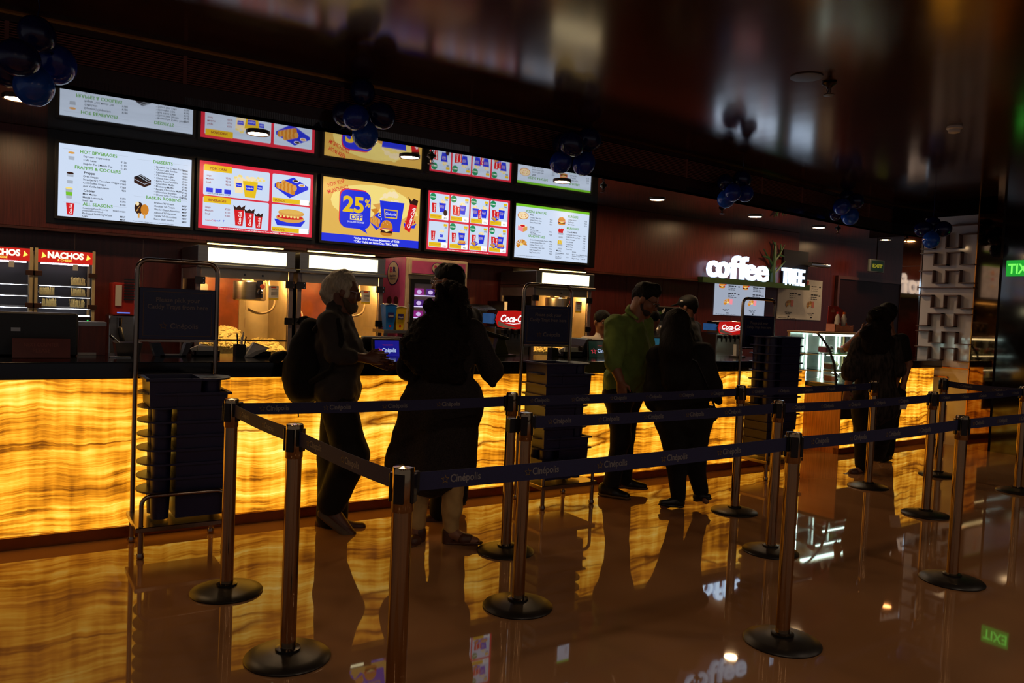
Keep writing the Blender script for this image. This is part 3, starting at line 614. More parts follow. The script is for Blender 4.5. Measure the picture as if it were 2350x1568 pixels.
for (x, y), wh in zip([(990, 366), (1385, 433), (1657, 483), (1923, 529)], ['beside the combo offers screen', 'past the last menu screen', 'left of the lit tree sign', 'near the exit sign']):
    sprinkler(PZ(x, y, ZC-.03), ZC, 'small metal sprinkler on the mirror ceiling '+wh)
sprinkler(PZ(1903, 196, ZM-.02), ZM, 'metal sprinkler on the dark hall ceiling beside the round speaker', 1.25)
p = PZ(1851, 176, ZM)
t = thing('ceiling_speaker', 'round flush speaker grille in the dark hall ceiling', 'speaker', (p.x, p.y, ZM))
MB().lathe([(.088, 0), (.105, 0), (.105, -.006), (.088, -.008)], (p.x, p.y, ZM), 32).build('rim', mat('speaker_rim', (.22, .16, .13), rough=.4), t, smooth=40)
MB().lathe([(0, -.004), (.088, -.004), (.088, 0), (0, 0)], (p.x, p.y, ZM), 32).build('mesh_grille', mat('speaker_mesh', (.16, .12, .10), rough=.6, bump=.6, bs=400), t)
p = PZ(2190, 296, ZM-.02)
t = thing('smoke_detector', 'small white smoke detector on the dark hall ceiling', 'detector', (p.x, p.y, ZM))
MB().lathe([(.055, 0), (.06, -.018), (.05, -.026)], (p.x, p.y, ZM), 24).build('base', PAPER, t, smooth=40)
MB().lathe([(.04, -.026), (.04, -.034), (.046, -.036), (.042, -.05), (.02, -.056), (0, -.056)], (p.x, p.y, ZM), 24).build('head', PAPER, t, smooth=40)

# ------------------------------------------------------------------ balloons tied to the bulkhead
BALD = mat('balloon_navy', (.06, .10, .34), rough=.18, var=.15, vs_=3, spec=.6)
BALB = mat('balloon_bright_blue', (.10, .36, .80), rough=.16, var=.15, vs_=3, spec=.6)
BALM = mat('balloon_blue', (.07, .22, .66), rough=.16, var=.15, vs_=3, spec=.6)
CL = [('above the nacho warmers', 5.35, [(128, 148, 46, 'm'), (42, 133, 44, 'd'), (78, 198, 44, 'b'), (85, 78, 40, 'd'), (18, 160, 40, 'd')]),
      ('in front of the golden offer screen', 5.5, [(817, 270, 30, 'm'), (876, 266, 31, 'd'), (838, 310, 31, 'b'), (790, 262, 29, 'd'), (832, 212, 30, 'd')]),
      ('in front of the pizza screen reflection', 5.52, [(1311, 330, 29, 'd'), (1352, 320, 27, 'd'), (1287, 372, 26, 'm'), (1340, 376, 27, 'm'), (1290, 330, 24, 'd')]),
      ('above the lit tree sign', 5.62, [(1682, 442, 20, 'm'), (1710, 444, 20, 'm'), (1667, 456, 21, 'b'), (1703, 412, 21, 'd'), (1664, 418, 19, 'd')]),
      ('above the exit sign', 5.9, [(1932, 474, 20, 'm'), (1951, 496, 20, 'b'), (1963, 462, 19, 'd'), (1917, 492, 14, 'd'), (1945, 452, 17, 'd')]),
      ('beside the white lattice wall', 5.38, [(2137, 551, 19, 'b'), (2118, 526, 18, 'd'), (2164, 526, 19, 'd'), (2141, 514, 17, 'd'), (2148, 532, 16, 'm')])]
def balloon_proto(m):
    t = thing('balloon', 'x', 'balloon'); s = MB(); n, k = 20, 14; V = []
    for i in range(1, k):
        a = PI*i/k; zz = math.cos(a); r = math.sin(a)*(1 if zz > 0 else 1-.12*zz*zz)
        V += [(r*math.cos(2*PI*j/n), r*math.sin(2*PI*j/n), zz*1.08 if zz > 0 else zz*1.16) for j in range(n)]
    F = [(i*n+j, i*n+(j+1) % n, (i+1)*n+(j+1) % n, (i+1)*n+j)[::-1] for i in range(k-2) for j in range(n)]
    V += [(0, 0, 1.08), (0, 0, -1.2)]; q = (k-1)*n
    F += [(j, (j+1) % n, q) for j in range(n)] + [((k-2)*n+(j+1) % n, (k-2)*n+j, q+1) for j in range(n)]
    s.raw(V, F).build('skin', m, t, smooth=80)
    MB().lathe([(.02, -1.17), (.06, -1.2), (.11, -1.28), (.09, -1.29), (0, -1.22)], (0, 0, 0), 10).build('knot', m, t, smooth=40)
    return t
PB = {k: balloon_proto(m) for k, m in (('d', BALD), ('m', BALM), ('b', BALB))}
used = set(); rnb = random.Random(3)
for where, Y, lst in CL:
    cx = sum(b[0] for b in lst)/5; cy = sum(b[1] for b in lst)/5
    ds = [(PY(b[0], b[1], Y-(.10, .02, .06, -.02, -.04)[j])-CAMP).dot(_f) for j, b in enumerate(lst)]; names = set()
    for it_ in range(200):                              # ease the balloons apart until they only touch
        for i in range(5):
            for j in range(i):
                pi, pj = PD(lst[i][0], lst[i][1], ds[i]), PD(lst[j][0], lst[j][1], ds[j]); rr = (lst[i][2]*ds[i]+lst[j][2]*ds[j])/FPX*1.02
                if (pi-pj).length < rr: q = .012 if ds[i] >= ds[j] else -.012; ds[i] += q; ds[j] -= q
        for i in range(5):
            if PD(lst[i][0], lst[i][1], ds[i]).y > Y+.05: ds[i] -= .02
    for j, (x, y, r, k) in enumerate(lst):
        p = PD(x, y, ds[j]); rad = r/FPX*ds[j]*.97
        if k not in used: t = PB[k]; used.add(k)
        else: t = copy_tree(PB[k])
        t.location = p; t.scale = (rad,)*3
        ang = math.atan2((cx-x), (y-cy) if y != cy else .01)
        t.rotation_euler = (0, PI+ang*.8, rnb.random()*6)
        top = min(lst, key=lambda b: b[1]); bot = max(lst, key=lambda b: b[1]); lef = min(lst, key=lambda b: b[0]); rig = max(lst, key=lambda b: b[0])
        b = lst[j]; pos = 'lowest' if b is bot else 'topmost' if b is top else 'leftmost' if b is lef else 'rightmost' if b is rig else 'middle'
        if pos in names: pos = 'rearmost'
        names.add(pos)
        if pos == 'topmost':
            tr_ = thing('balloon_ribbon', 'thin ribbon holding the balloons '+where, 'ribbon', (p.x, p.y, p.z), 'balloon ribbons'); MB().tube([(p.x, p.y, p.z+rad*.9), (p.x+.01, p.y, (p.z+rad+ZM)/2), (p.x, p.y, ZM)], .003, 5).build('cord', BALD, tr_)
        t['label'] = pos+' '+{'d': 'dark navy', 'm': 'blue', 'b': 'bright blue'}[k]+' balloon of the cluster '+where; t['group'] = 'balloons '+where

# ------------------------------------------------------------------ right wall with white lattice, mirror strip and dark glass
XR = 10.2
wr = tag(MB().box(XR+.02, -6, 0, XR+.15, 6.0, ZM).build('wall_right', mat('dark_glass_wall', (.055, .035, .028), rough=.08, var=.3, vs_=1.5, spec=.9, bump=.02, bs=2)), 'dark glossy wall at the end of the hall', kind='structure')
MB().box(XR+.02, 6.0, ZC-.06, XR+.15, 6.6, ZM).build('upper_return', MATS['dark_glass_wall'], wr)
def yz(x, y): p = PX(x, y, XR); return p.y, p.z
frR = Fr((XR, 0, 0), (0, -1, 0), (0, 0, 1))             # a = -Y
ya, yb_ = -yz(2112, 700)[0], -yz(2236, 700)[0]          # left (far) and right (near) edge in a
zl = 0.995
MB().fbox(frR, ya, 2.925, -.02, yb_+.2, ZM, .012).build('top_panel', MATS['dark_glass_wall'], wr)
MB().fbox(frR, ya, zl, -.02, yb_, 2.925, 0).build('lattice_panel', mat('lattice_back_lacquer', (.86, .82, .80), rough=.07, var=.05, vs_=3), wr)
MB().fbox(frR, ya, 0, -.02, yb_, zl-.012, .004).build('lower_panel', WHITEP, wr)
MB().fbox(frR, ya, zl-.012, 0, yb_, zl, .03).build('dado_strip', BRASS, wr)
BAR = mat('lattice_bar_walnut', (.42, .28, .21), rough=.35, var=.25, vs_=8)
def bar(a0, b0, a1, b1): MB().fbox(frR, min(a0, a1)-.006, min(b0, b1)-.006, 0, max(a0, a1)+.006, max(b0, b1)+.006, .075).build('lattice_bar', BAR, wr)
zs = {}
rows = [(240, 310, 0), (335, 402, 1), (433, 500, 1), (567, 635, 1), (667, 735, 0), (765, 828, 1), (853, 920, 1)]
def zrow(zy): return yz(2175, 440+zy*.4207)[1]
W_ = yb_-ya
for k, (yt, yb2, ph) in enumerate(rows):
    zt, zb = zrow(yt), zrow(yb2)
    cols = [0, .26, .50, .75, 1.0] if ph else [0, .22, .47, .71, 1.0]
    for j in range(4):
        up = (j % 2 == 0) == bool(ph)
        bar(ya+cols[j]*W_, zt if up else zb, ya+cols[j+1]*W_, zt if up else zb)
        if j: bar(ya+cols[j]*W_, zb, ya+cols[j]*W_, zt)
for j, zz in enumerate((zrow(190), zrow(525))): bar(ya+(.5*W_ if j == 0 else 0), zz, ya+W_, zz)
for zt, zb in ((.87, .60), (.50, .22), (.18, .04)):
    for a0, a1 in ((.28, .62),):
        m = MB(); A0, A1 = ya+a0*W_, ya+a1*W_
        m.fbox(frR, A0, zb, .004, A1, zb+.012, .02).fbox(frR, A0, zt-.012, .004, A1, zt, .02).fbox(frR, A0, zb, .004, A0+.012, zt, .02).fbox(frR, A1-.012, zb, .004, A1, zt, .02)
        m.build('panel_frame', BRASS, wr)
a2 = -yz(2290, 700)[0]
MB().fbox(frR, yb_, 0, -.02, a2, ZM, .012).build('mirror_strip', BRONZE, wr)
MB().fbox(frR, yb_-.012, 0, -.02, yb_, ZM, .02).build('edge_strip', BRASS, wr)
# bronze column between lattice and exit passage
cy0, cy1 = PX(2110, 700, XR).y, PX(2064, 700, XR).y
tc_ = thing('mirror_column', 'narrow bronze mirror column between lattice wall and exit passage', 'column', (XR+.1, cy1, 0))
MB().box(XR+.01, cy0+.02, 0, XR+.25, cy1, ZC).build('shaft', mat('column_bronze_mirror', (.62, .47, .36), rough=.04, metal=1, var=.08, bump=.09, bs=3.5), tc_)
MB().box(XR, cy0, 0, XR+.25, cy0+.02, ZC).build('corner_strip', CHROME, tc_)
MB().box(XR+.004, cy0, 2.30, XR+.02, cy1, 2.305).build('joint', DSTEEL, tc_)
# reflection of a green exit sign in the dark glass, modelled as a glowing panel
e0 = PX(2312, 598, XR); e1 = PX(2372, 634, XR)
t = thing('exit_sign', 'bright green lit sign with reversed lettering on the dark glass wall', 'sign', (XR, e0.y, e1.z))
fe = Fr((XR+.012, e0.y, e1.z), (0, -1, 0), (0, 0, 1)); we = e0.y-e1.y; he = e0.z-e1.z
MB().fbox(fe, 0, 0, 0, we, he, .03).build('box', glow('exit_reflection_green', (.03, .62, .16), 1.0, True), t)
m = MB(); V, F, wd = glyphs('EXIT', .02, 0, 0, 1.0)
m.raw([fe.p(we*.08+(wd-x)*(we*.9/wd), he*.18+y*he*.85, .032) for x, y, z in V], [f[::-1] for f in F]); m.build('lettering', glow('exit_reflection_letters', (.45, 1, .35), 1.3), t)

# ------------------------------------------------------------------ lit sign, posters, exit, door
fs = Fr((0, YB-.03, 0))
def sx(x, y): p = PY(x, y, YB-.03); return p.x, p.z
t = thing('lit_sign', 'white lit coffee sign with green tree on the veneer wall', 'sign', (9.2, YB, 1.95))
a0, z0 = sx(1605, 642); a1, z1 = sx(1850, 664)
MB().box(a0, YB-.09, z0-.03, a1, YB, z0+.04).build('base_ledge', mat('sign_green_ledge', (.20, .30, .14), rough=.5), t)
MB().box(a1-.55, YB-.04, z0+.04, a1, YB, z0+.52).build('backing', mat('sign_dark_backing', (.05, .035, .05), rough=.4), t)
LETS = glow('sign_letter_edge', (.75, .86, 1.0), 2.2)
LET = glow('sign_letters', (.80, .90, 1.0), 3.0, True); SIDE = mat('sign_letter_side', (.6, .6, .62), rough=.4)
def letter_row(word, xs, yb, yt, sy, **k):
    for ch, (xa, xb) in zip(word, xs):
        V, F, wd = glyphs(ch, .022, 0, .02, 1.0)
        ca, cz = sx(xa, yb+(xa-xs[0][0])*.095); cb, _ = sx(xb, yb)
        m = MB(); s = sy
        for fc in F: pass
        m.raw([fs.p(ca+x*(cb-ca)/wd, cz+y*s, .045+z) for x, y, z in V], F)
        o = m.build('letter', LETS, t)
        V, F, wd2 = glyphs(ch, .021, 0, 0, 1.0); MB().raw([fs.p(ca+x*(cb-ca)/wd2, cz+y*s, .067) for x, y, z in V], F).build('letter_face', LET, o)
sA, zA = sx(1616, 632); sB, zB = sx(1616, 592)
xh = (zA-sx(1616, 633)[1])
hgt = sx(1640, 595)[1]-sx(1640, 637)[1]
letter_row('coffee', [(1616, 1638), (1638, 1667), (1668, 1690), (1688, 1708), (1703, 1728), (1728, 1756)], 633, 590, hgt/.56)
letter_row('TREE', [(1788, 1802), (1803, 1813), (1815, 1825), (1827, 1838)], 652, 612, (sx(1800, 613)[1]-sx(1800, 652)[1])/.73)
TREEG = mat('sign_tree_green', (.16, .28, .13), rough=.5)
m = MB(); tk = [(1770, 650), (1771, 620), (1774, 600), (1776, 575), (1777, 556)]
def sp(x, y): a, z = sx(x, y); return (a, YB-.05, z)
m.tube([sp(*q) for q in tk], [.05, .035, .03, .024, .012], 8)
for br in ([(1773, 612), (1760, 590), (1750, 572)], [(1775, 600), (1788, 582), (1798, 562)], [(1762, 592), (1748, 588)], [(1772, 632), (1790, 610), (1800, 600)], [(1785, 585), (1798, 590)], [(1768, 625), (1756, 612)], [(1777, 565), (1770, 552)], [(1790, 575), (1789, 560)]):
    m.tube([sp(*q) for q in br], [.02]+[.014]*(len(br)-2)+[.007], 6)
m.build('tree', TREEG, t)
def poster(q, lab, mt, lit):
    P = [PY(x, y, YW-.03) for x, y in q]; x0 = (P[0].x+P[3].x)/2; x1 = (P[1].x+P[2].x)/2; z0 = (P[2].z+P[3].z)/2; z1 = (P[0].z+P[1].z)/2; w, h = x1-x0, z1-z0
    t = thing('menu_poster', lab, 'poster', (x0, YW-.03, z0), 'posters below the lit sign')
    MB().box(x0, YW-.03, z0, x1, YW-.018, z1).build('sheet', mt, t)
    fr = Fr((x0, YW-.032, z0)); m = MB(); pm = MB()
    rp_ = random.Random(int(x0*100))
    def strokes(a, b, n, hh):                           # print too small to read: word-long strokes
        x = a
        for q in range(n):
            L_ = rp_.uniform(.025, .055); m.pane(fr, x*w, b*h, (x+L_)*w, (b+hh)*h, .001); x += L_+.012
    for a, v in ((.25, .17), (.74, .17), (.25, .38), (.74, .38)):
        for j in range(3): strokes(a, 1-v-.05*j, 3, .024 if j == 0 else .012)
    for a in (.16, .68): strokes(a, .16, 3, .014); strokes(a+.02, .12, 2, .014); strokes(a+.07, .05, 1, .03)
    for a in (.44, .92): strokes(a, .82, 1, .03); strokes(a, .60, 1, .03)
    strokes(.03, .02, 8, .008)
    tag(m.build('print', TXTK if not lit else S_INK, t), kind='stuff')
    for a, b, kk in ((.06, .75, 0), (.52, .75, 0), (.16, .27, 1), (.64, .27, 1)):
        p = Pic(fr, a*w, b*h, .18*w, .22*h)
        if kk == 0: p.P([(.5, .5), (.8, .5), (.85, 1), (.45, 1)], CK); pic_burger(p, 0, .05, .7, .8)
        else: pic_sand(p); p.P([(.7, .2), (1, .2), (1.02, .9), (.68, .9)], PK)
        pals = PAL if lit else PPAL
        p.m.build('picture', pals, t)
PPAL = [mat('print_'+str(i), c, rough=.6) for i, c in enumerate(((.8, .8, .8), (.7, .2, .25), (.8, .65, .2), (.2, .3, .7), (.3, .5, .3), (.15, .15, .15), (.75, .2, .2), (.3, .15, .1), (.8, .6, .4), (.85, .8, .7), (.7, .7, .7), (.85, .5, .45), (.5, .7, .3), (.2, .5, .4), (.8, .7, .4), (.9, .8, .5), (.9, .9, .9), (.7, .5, .2)))]
poster(((1643, 640), (1758, 652), (1752, 728), (1638, 722)), 'brightly lit white menu panel directly below the coffee sign', glow('lit_panel', (.70, .74, .82), .75, True), True)
poster(((1787, 640), (1888, 642), (1883, 737), (1784, 730)), 'paper menu sheet right of the lit panel, curled at the bottom', PAPER, False)  # reflection of the lit panel in the wall, modelled as a solid sheet
def wallrect(x0, y0, x1, y1, Y):
    a = PY(x0, y0, Y); b = PY(x1, y1, Y); return a.x, b.z, b.x, a.z
x0, z0, x1, z1 = wallrect(1997, 594, 2029, 627, 7.2)
t = thing('exit_sign', 'small dark green EXIT sign with yellow letters above the passage door', 'sign', (x0, 7.2, z0))
MB().box(x0, 7.2, z0, x1, 7.24, z1).build('frame', mat('exit_frame_grey', (.30, .32, .32), rough=.4), t, bevel=.006)
fe = Fr((x0, 7.198, z0)); we, he = x1-x0, z1-z0
MB().fbox(fe, .1*we, .1*he, 0, .9*we, .9*he, .003).build('plate', mat('exit_plate_green', (.03, .14, .07), rough=.3, em=(.02, .12, .05), es=.15), t)
m = MB(); m.text(fe, 'EXIT', we*.5, he*.36, he*.38, 0, c=.005, align='CENTER', bold=.03, width=we*.66); m.build('lettering', glow('exit_yellow', (.70, .66, .10), .5), t)
MB().box((x0+x1)/2-.01, 7.2, z1, (x0+x1)/2+.01, 7.22, ZC).build('hanger', DSTEEL, t)
x0, z0, x1, z1 = wallrect(1922, 640, 2052, 830, YW)
d = tag(MB().box(x0, YW-.03, 0, x1, YW, z1).build('door_1', mat('passage_door_dark', (.16, .06, .055), rough=.4, spec=.2, var=.2, vs_=2)), 'dark glossy door at the end of the passage', kind='structure')
for a, b, c_, e_ in ((x0-.05, 0, x0, z1+.05), (x1, 0, x1+.05, z1+.05), (x0, z1, x1, z1+.05)): MB().box(a, YW-.05, b, c_, YW, e_).build('door_frame', mat('door_frame_wood', (.34, .20, .17), rough=.3), d)
x0, z0, x1, z1 = wallrect(1852, 604, 1894, 616, 7.25)
t = thing('wall_lamp', 'short brushed metal picture lamp right of the coffee sign', 'lamp', (x0, 7.25, z0))
MB().cyl((x0, 7.2, z0+.03), (x1, 7.2, z0+.03), .035, n=14).build('tube', CHROME, t, smooth=40); MB().box((x0+x1)/2-.02, 7.2, z0+.01, (x0+x1)/2+.02, YB+.2, z0+.05).build('bracket', DSTEEL, t)

# ------------------------------------------------------------------ popcorn machines on the back counter
POPC = mat('popcorn', (.98, .88, .62), rough=.8, var=.25, vs_=60, bump=.25, bs=90)
POPW = mat('popper_steel_wall', (.80, .74, .62), rough=.38, metal=.55, var=.08)
BACKP = mat('popper_back_laminate', (.50, .26, .15), rough=.35, var=.2)
LITP = glow('popper_sign_glow', (1.0, .95, .74), 3.0, True); BULB = glow('popper_bulb', (1, .76, .42), 2000, True)
MAUVE = mat('popper_post_metal', (.55, .50, .50), rough=.4, metal=.6)
def heap(x0, x1, y0, y1, zb, fn, seed, parent, name='popcorn'):
    rnd = random.Random(seed); m = MB(); nx, ny = 26, 12
    V = [(x0+(x1-x0)*i/nx, y0+(y1-y0)*j/ny, zb+max(.004, fn(i/nx, j/ny)*(.35+.65*min(1, j/ny*2.4))+rnd.uniform(-.012, .012))) for j in range(ny+1) for i in range(nx+1)]
    F = [(j*(nx+1)+i, j*(nx+1)+i+1, (j+1)*(nx+1)+i+1, (j+1)*(nx+1)+i) for j in range(ny) for i in range(nx)]
    k0 = len(V); V += [(x0+(x1-x0)*i/nx, y0-.004, zb) for i in range(nx+1)]; F += [(i, k0+i, k0+i+1, i+1)[::-1] for i in range(nx)]
    m.raw(V, F)
    for k in range(420):                                # loose popped kernels on the heap
        i, j = rnd.random(), rnd.random()**1.6
        z = zb+max(.004, fn(i, j)*(.35+.65*min(1, j*2.4))); r = rnd.uniform(.010, .017)
        p = (x0+(x1-x0)*i, y0+(y1-y0)*j, z)
        m.sph(p, (r, r*.8, r*.9), 6, 4)
    return tag(m.build(name, POPC, parent, smooth=60), kind='stuff')
def smooth_path(P, n=5):
    P = [Vector(p) for p in P]; o = []
    for i in range(len(P)-1):
        a, b, c, d = P[max(i-1, 0)], P[i], P[i+1], P[min(i+2, len(P)-1)]
        for k in range(n): t = k/n; o.append(.5*((2*b)+(c-a)*t+(2*a-5*b+4*c-d)*t*t+(3*b-a-3*c+d)*t**3))
    return o+[P[-1]]
def popper(x0, x1, lab, seed, hp):
    yf, yb, zb, zh, zt = 6.78, 7.44, .97, 1.765, 1.912; w = x1-x0
    t = thing('popcorn_machine', lab, 'popcorn machine', ((x0+x1)/2, yf, zb), 'popcorn machines on the back counter')
    MB().box(x0, yf, zb, x1, yb, zb+.035).build('base', STEEL, t, bevel=.004)
    MB().box(x0+.02, yb-.03, zb+.03, x1-.02, yb-.01, zh).build('back_panel', BACKP, t)
    MB().box(x0+.62*w, yb-.06, zb+.03, x1-.02, yb-.03, zh).build('back_panel', POPW, t); MB().box(x1-.04, yf+.04, zb+.03, x1-.036, yb-.06, zh).build('side_liner', POPW, t); MB().box(x0+.04, yf+.02, zh-.11, x1-.04, yf+.03, zh-.03).build('control_strip', POPW, t)
    for px, py in ((x0, yf), (x1-.035, yf), (x0, yb-.035), (x1-.035, yb-.035)):
        MB().box(px, py, zb+.035, px+.035, py+.035, zh).build('post', MAUVE, t, bevel=.003)
    MB().box(x0, yf-.04, zh, x1, yb, zt).build('header', STEEL, t, bevel=.004)
    MB().box(x0-.005, yf-.065, zh-.03, x1+.005, yb, zh).build('canopy_lip', STEEL, t, bevel=.005)
    MB().box(x0+.1*w, yf-.046, zh+.018, x1-.1*w, yf-.04, zt-.018).build('lit_sign', LITP, t)
    MB().box(x0+.04, yf+.0, zb+.16, x1-.04, yf+.02, zb+.175).build('shelf_bar', STEEL, t)
    for xa, xb in ((x0+.037, x0+.5*w-.002), (x0+.5*w+.002, x1-.037)):
        MB().box(xa, yf+.008, zb+.04, xb, yf+.014, zh-.035).build('glass_door', GLASS, t)
    MB().box(x0+.01, yf+.037, zb+.04, x0+.016, yb-.037, zh-.035).build('side_glass', GLASS, t)
    MB().box(x1-.016, yf+.037, zb+.04, x1-.01, yb-.037, zh-.035).build('side_glass', GLASS, t)
    MB().box(x0+.005, yf+.037, zh-.12, x0+.014, yb-.037, zh-.03).build('side_rail', MAUVE, t)
    for zz in (zb+.34, zb+.655):
        for a in (x0-.012, x1-.068):
            h = MB().box(a, yf-.012, zz-.03, a+.08, yf+.006, zz+.03).build('hinge', DSTEEL, t, bevel=.003)
            m = MB()
            for q in (-.018, .018): m.cyl((a+.065, yf-.013, zz+q), (a+.065, yf-.016, zz+q), .005, n=8)
            m.build('screw', CHROME, h)
    kx, ky = x0+.60*w, yf+.2
    k = MB().lathe([(.0, 1.475), (.125, 1.475), (.137, 1.485), (.137, 1.635), (.13, 1.642), (0, 1.646)], (kx, ky, 0), 32).build('kettle', STEEL, t, smooth=35)
    MB().box(kx+.02, ky-.144, 1.50, kx+.075, ky-.132, 1.70).build('handle', DSTEEL, k); MB().lathe([(.008, 1.646), (.02, 1.65), (.02, 1.665), (0, 1.67)], (kx-.02, ky, 0), 12).build('lid_knob', CHROME, k, smooth=40)
    MB().tube(arc((kx+.05, ky-.146, 1.55), .02, 0, 2*PI, 10), .006, 6).build('latch', CHROME, k)
    MB().box(kx-.075, ky-.05, 1.646, kx-.01, ky+.05, zh-.03).build('hanger', STEEL, t, bevel=.006)
    MB().box(kx+.035, ky-.09, 1.648, kx+.11, ky+.02, zh-.03).build('motor_housing', DSTEEL, t, bevel=.006)
    MB().cyl((kx+.07, ky-.146, 1.60), (kx+.07, ky-.15, 1.60), .02, n=14).build('orange_label', mat('orange_label', (.85, .35, .12), rough=.5), t)
    for q in (-.03, .02): MB().cyl((kx+q*3, yf+.02, zh-.075), (kx+q*3, yf+.03, zh-.075), .01, n=10).build('knob', BLACK, t)
    MB().tube(smooth_path([(x1-.16, yf+.2, zh-.03), (x1-.15, yf+.2, 1.60), (x1-.11, yf+.18, 1.50), (x1-.12, yf+.17, 1.42), (x1-.18, yf+.17, 1.375), (x1-.26, yf+.18, 1.37), (x1-.33, yf+.2, 1.40)]), .011, 8).build('power_cable', mat('cable_cream', (.6, .52, .42), rough=.5), t, smooth=60)
    MB().cyl((x1-.16, yf+.2, zh-.03), (x1-.16, yf+.2, zh-.11), .022, n=12).build('cable_gland', DSTEEL, t)
    fr = Fr((x1-.21, yf+.005, 1.49)); s = MB().fbox(fr, 0, 0, 0, .085, .12, .001).build('warning_label', PAPER, t)
    MB().pane(fr, .02, .1, .065, .113, .0015).build('stripe', mat('label_orange', (.85, .3, .1), rough=.5), s); MB().pane(fr, 0, 0, .085, .017, .0015).build('stripe', mat('label_yellow', (.9, .75, .1), rough=.5), s)
    m = MB()
    for q in range(6): m.pane(fr, .022, .03+.011*q, .078, .034+.011*q, .0015)
    tag(m.build('print', TXTK, s), kind='stuff')
    fr = Fr((x0+.14*w, yb-.035, 1.27)); MB().poly(fr, rrect(0, .13, .11, .34, .02), .002).build('steel_plate', STEEL, t)
    MB().ell(fr, .09, .08, .055, .06, .004).build('round_sticker', PAPER, t); MB().ell(fr, .09, .08, .04, .045, .005).build('round_sticker', REDP, t); MB().pane(fr, .06, -.04, .12, .01, .004).build('round_sticker', PAPER, t)
    for q in (.22, .55, .85):
        b = MB().cyl((x0+q*w, yf+.09, zh-.03), (x0+q*w, yf+.09, zh-.055), .018, n=10).build('bulb_socket', DSTEEL, t)
        MB().sph((x0+q*w, yf+.09, zh-.07), .016, 6, 4).build('bulb', BULB, b, smooth=60)
    heap(x0+.04, x1-.04, yf+.03, yb-.07, zb+.035, hp, seed, t)
popper(1.322, 2.12, 'popcorn machine nearest the nacho warmers with a big popcorn heap', 1, lambda i, j: (.25-.10*i if i < .5 else .20-.6*(i-.5) if i < .72 else .068+.25*(i-.72))+.02*math.sin(i*17))
popper(2.16, 2.962, 'popcorn machine beside the pink ice-cream freezer', 2, lambda i, j: .10+.1*j)
popper(4.656, 5.43, 'popcorn machine under the pizza and burger screen', 3, lambda i, j: .16-.05*i+.1*j)

# ------------------------------------------------------------------ nacho warmers
NRED = glow('nacho_sign_red', (.78, .10, .06), 1.0); NYEL = glow('nacho_sign_yellow', (1, .88, .35), 1.3); NWHT = glow('nacho_sign_white', (1, .93, .80), 1.6)
LEDW = glow('warmer_led', (.90, .93, 1.0), 12.0, True); CREAMP = mat('warmer_post_cream', (.82, .74, .55), rough=.4)
WSH = [PY(125, y, 6.85).z for y in (654, 679, 705)]
def warmer(x0, x1, lab):
    yf, yb, zb, zt = 6.80, 7.24, 1.245, 1.803; w = x1-x0
    t = thing('nacho_warmer', lab, 'display warmer', ((x0+x1)/2, yf, zb), 'nacho warmers')
    MB().box(x0, yf, zb, x1, yb, zb+.055).build('base', DSTEEL, t, bevel=.004); MB().box(x1-.05, yf-.002, zb+.022, x1-.04, yf, zb+.03).build('indicator', glow('led_green', (.1, .9, .3), 2), t)
    MB().box(x0, yb-.015, zb+.05, x1, yb, zt).build('back_panel', mat('warmer_back', (.22, .2, .2), rough=.3, metal=.5), t)
    MB().box(x0, yf, zt-.012, x1, yb, zt).build('roof', DSTEEL, t)
    MB().box(x0+.02, yf, zt-.105, x1-.02, yf+.03, zt-.012).build('header_sign', NRED, t)
    fr = Fr((x0+.02, yf-.001, zt-.105)); ws = w-.04
    m = MB(); m.text(fr, 'NACHOS', ws*.5, .036, .062, 0, c=.003, bold=.05, align='CENTER', width=ws*.66); m.build('sign_lettering', NWHT, t)
    m = MB(); m.text(fr, '& CHEESE', ws*.48, .014, .02, 0, c=.003, bold=.02, align='CENTER', width=ws*.26); m.build('sign_lettering', NYEL, t)
    for a in (.06, .88): MB().poly(fr, [(ws*a, .03), (ws*(a+.09), .045), (ws*(a+.02), .075)], .002).build('chip_icon', NYEL, t)
    for px in (x0, x1-.02): MB().box(px, yf-.004, zb, px+.02, yf+.025, zt-.002).build('post', CREAMP, t); MB().box(px, yb-.03, zb+.05, px+.02, yb-.015, zt-.01).build('post', CREAMP, t)
    for zz in WSH:
        s = MB()
        for k in range(12): s.box(x0+.02, yf+.02+k*.034, zz-.006, x1-.02, yf+.024+k*.034, zz-.002)
        s.box(x0+.02, yf+.014, zz-.008, x1-.02, yf+.022, zz).box(x0+.02, yb-.03, zz-.008, x1-.02, yb-.022, zz)
        sh = s.build('wire_shelf', STEEL, t); MB().box(x0+.03, yf+.013, zz-.011, x1-.03, yf+.018, zz-.0085).build('led_strip', LEDW, sh)
    MB().box(x0+.03, yf+.02, zb+.058, x1-.03, yf+.026, zb+.064).build('led_strip', LEDW, t); MB().box(x0+.04, yf+.04, zt-.116, x1-.04, yf+.06, zt-.108).build('led_strip', LEDW, t)
    MB().box(x0+.02, yf+.004, zb+.056, x1-.02, yf+.008, zt-.105).build('front_glass', GLASS, t); MB().box(x0+.006, yf+.03, zb+.056, x0+.01, yb-.03, zt-.02).build('side_glass', GLASS, t); MB().box(x1-.01, yf+.03, zb+.056, x1-.006, yb-.03, zt-.02).build('side_glass', GLASS, t)
    for zz in (zb+.13, zb+.37):
        for a in (x0-.012, x1-.045): MB().box(a, yf-.012, zz-.018, a+.06, yf+.002, zz+.018).build('hinge', mat('hinge_brown', (.36, .24, .18), rough=.35, metal=.7), t, bevel=.002)
    fr = Fr((x0+.62*w, yf-.002, zt-.155)); MB().pane(fr, 0, 0, .035, .045, .0).build('notice', PAPER, t)
xa, xb = PY(80, 600, 6.8).x, PY(219, 600, 6.8).x
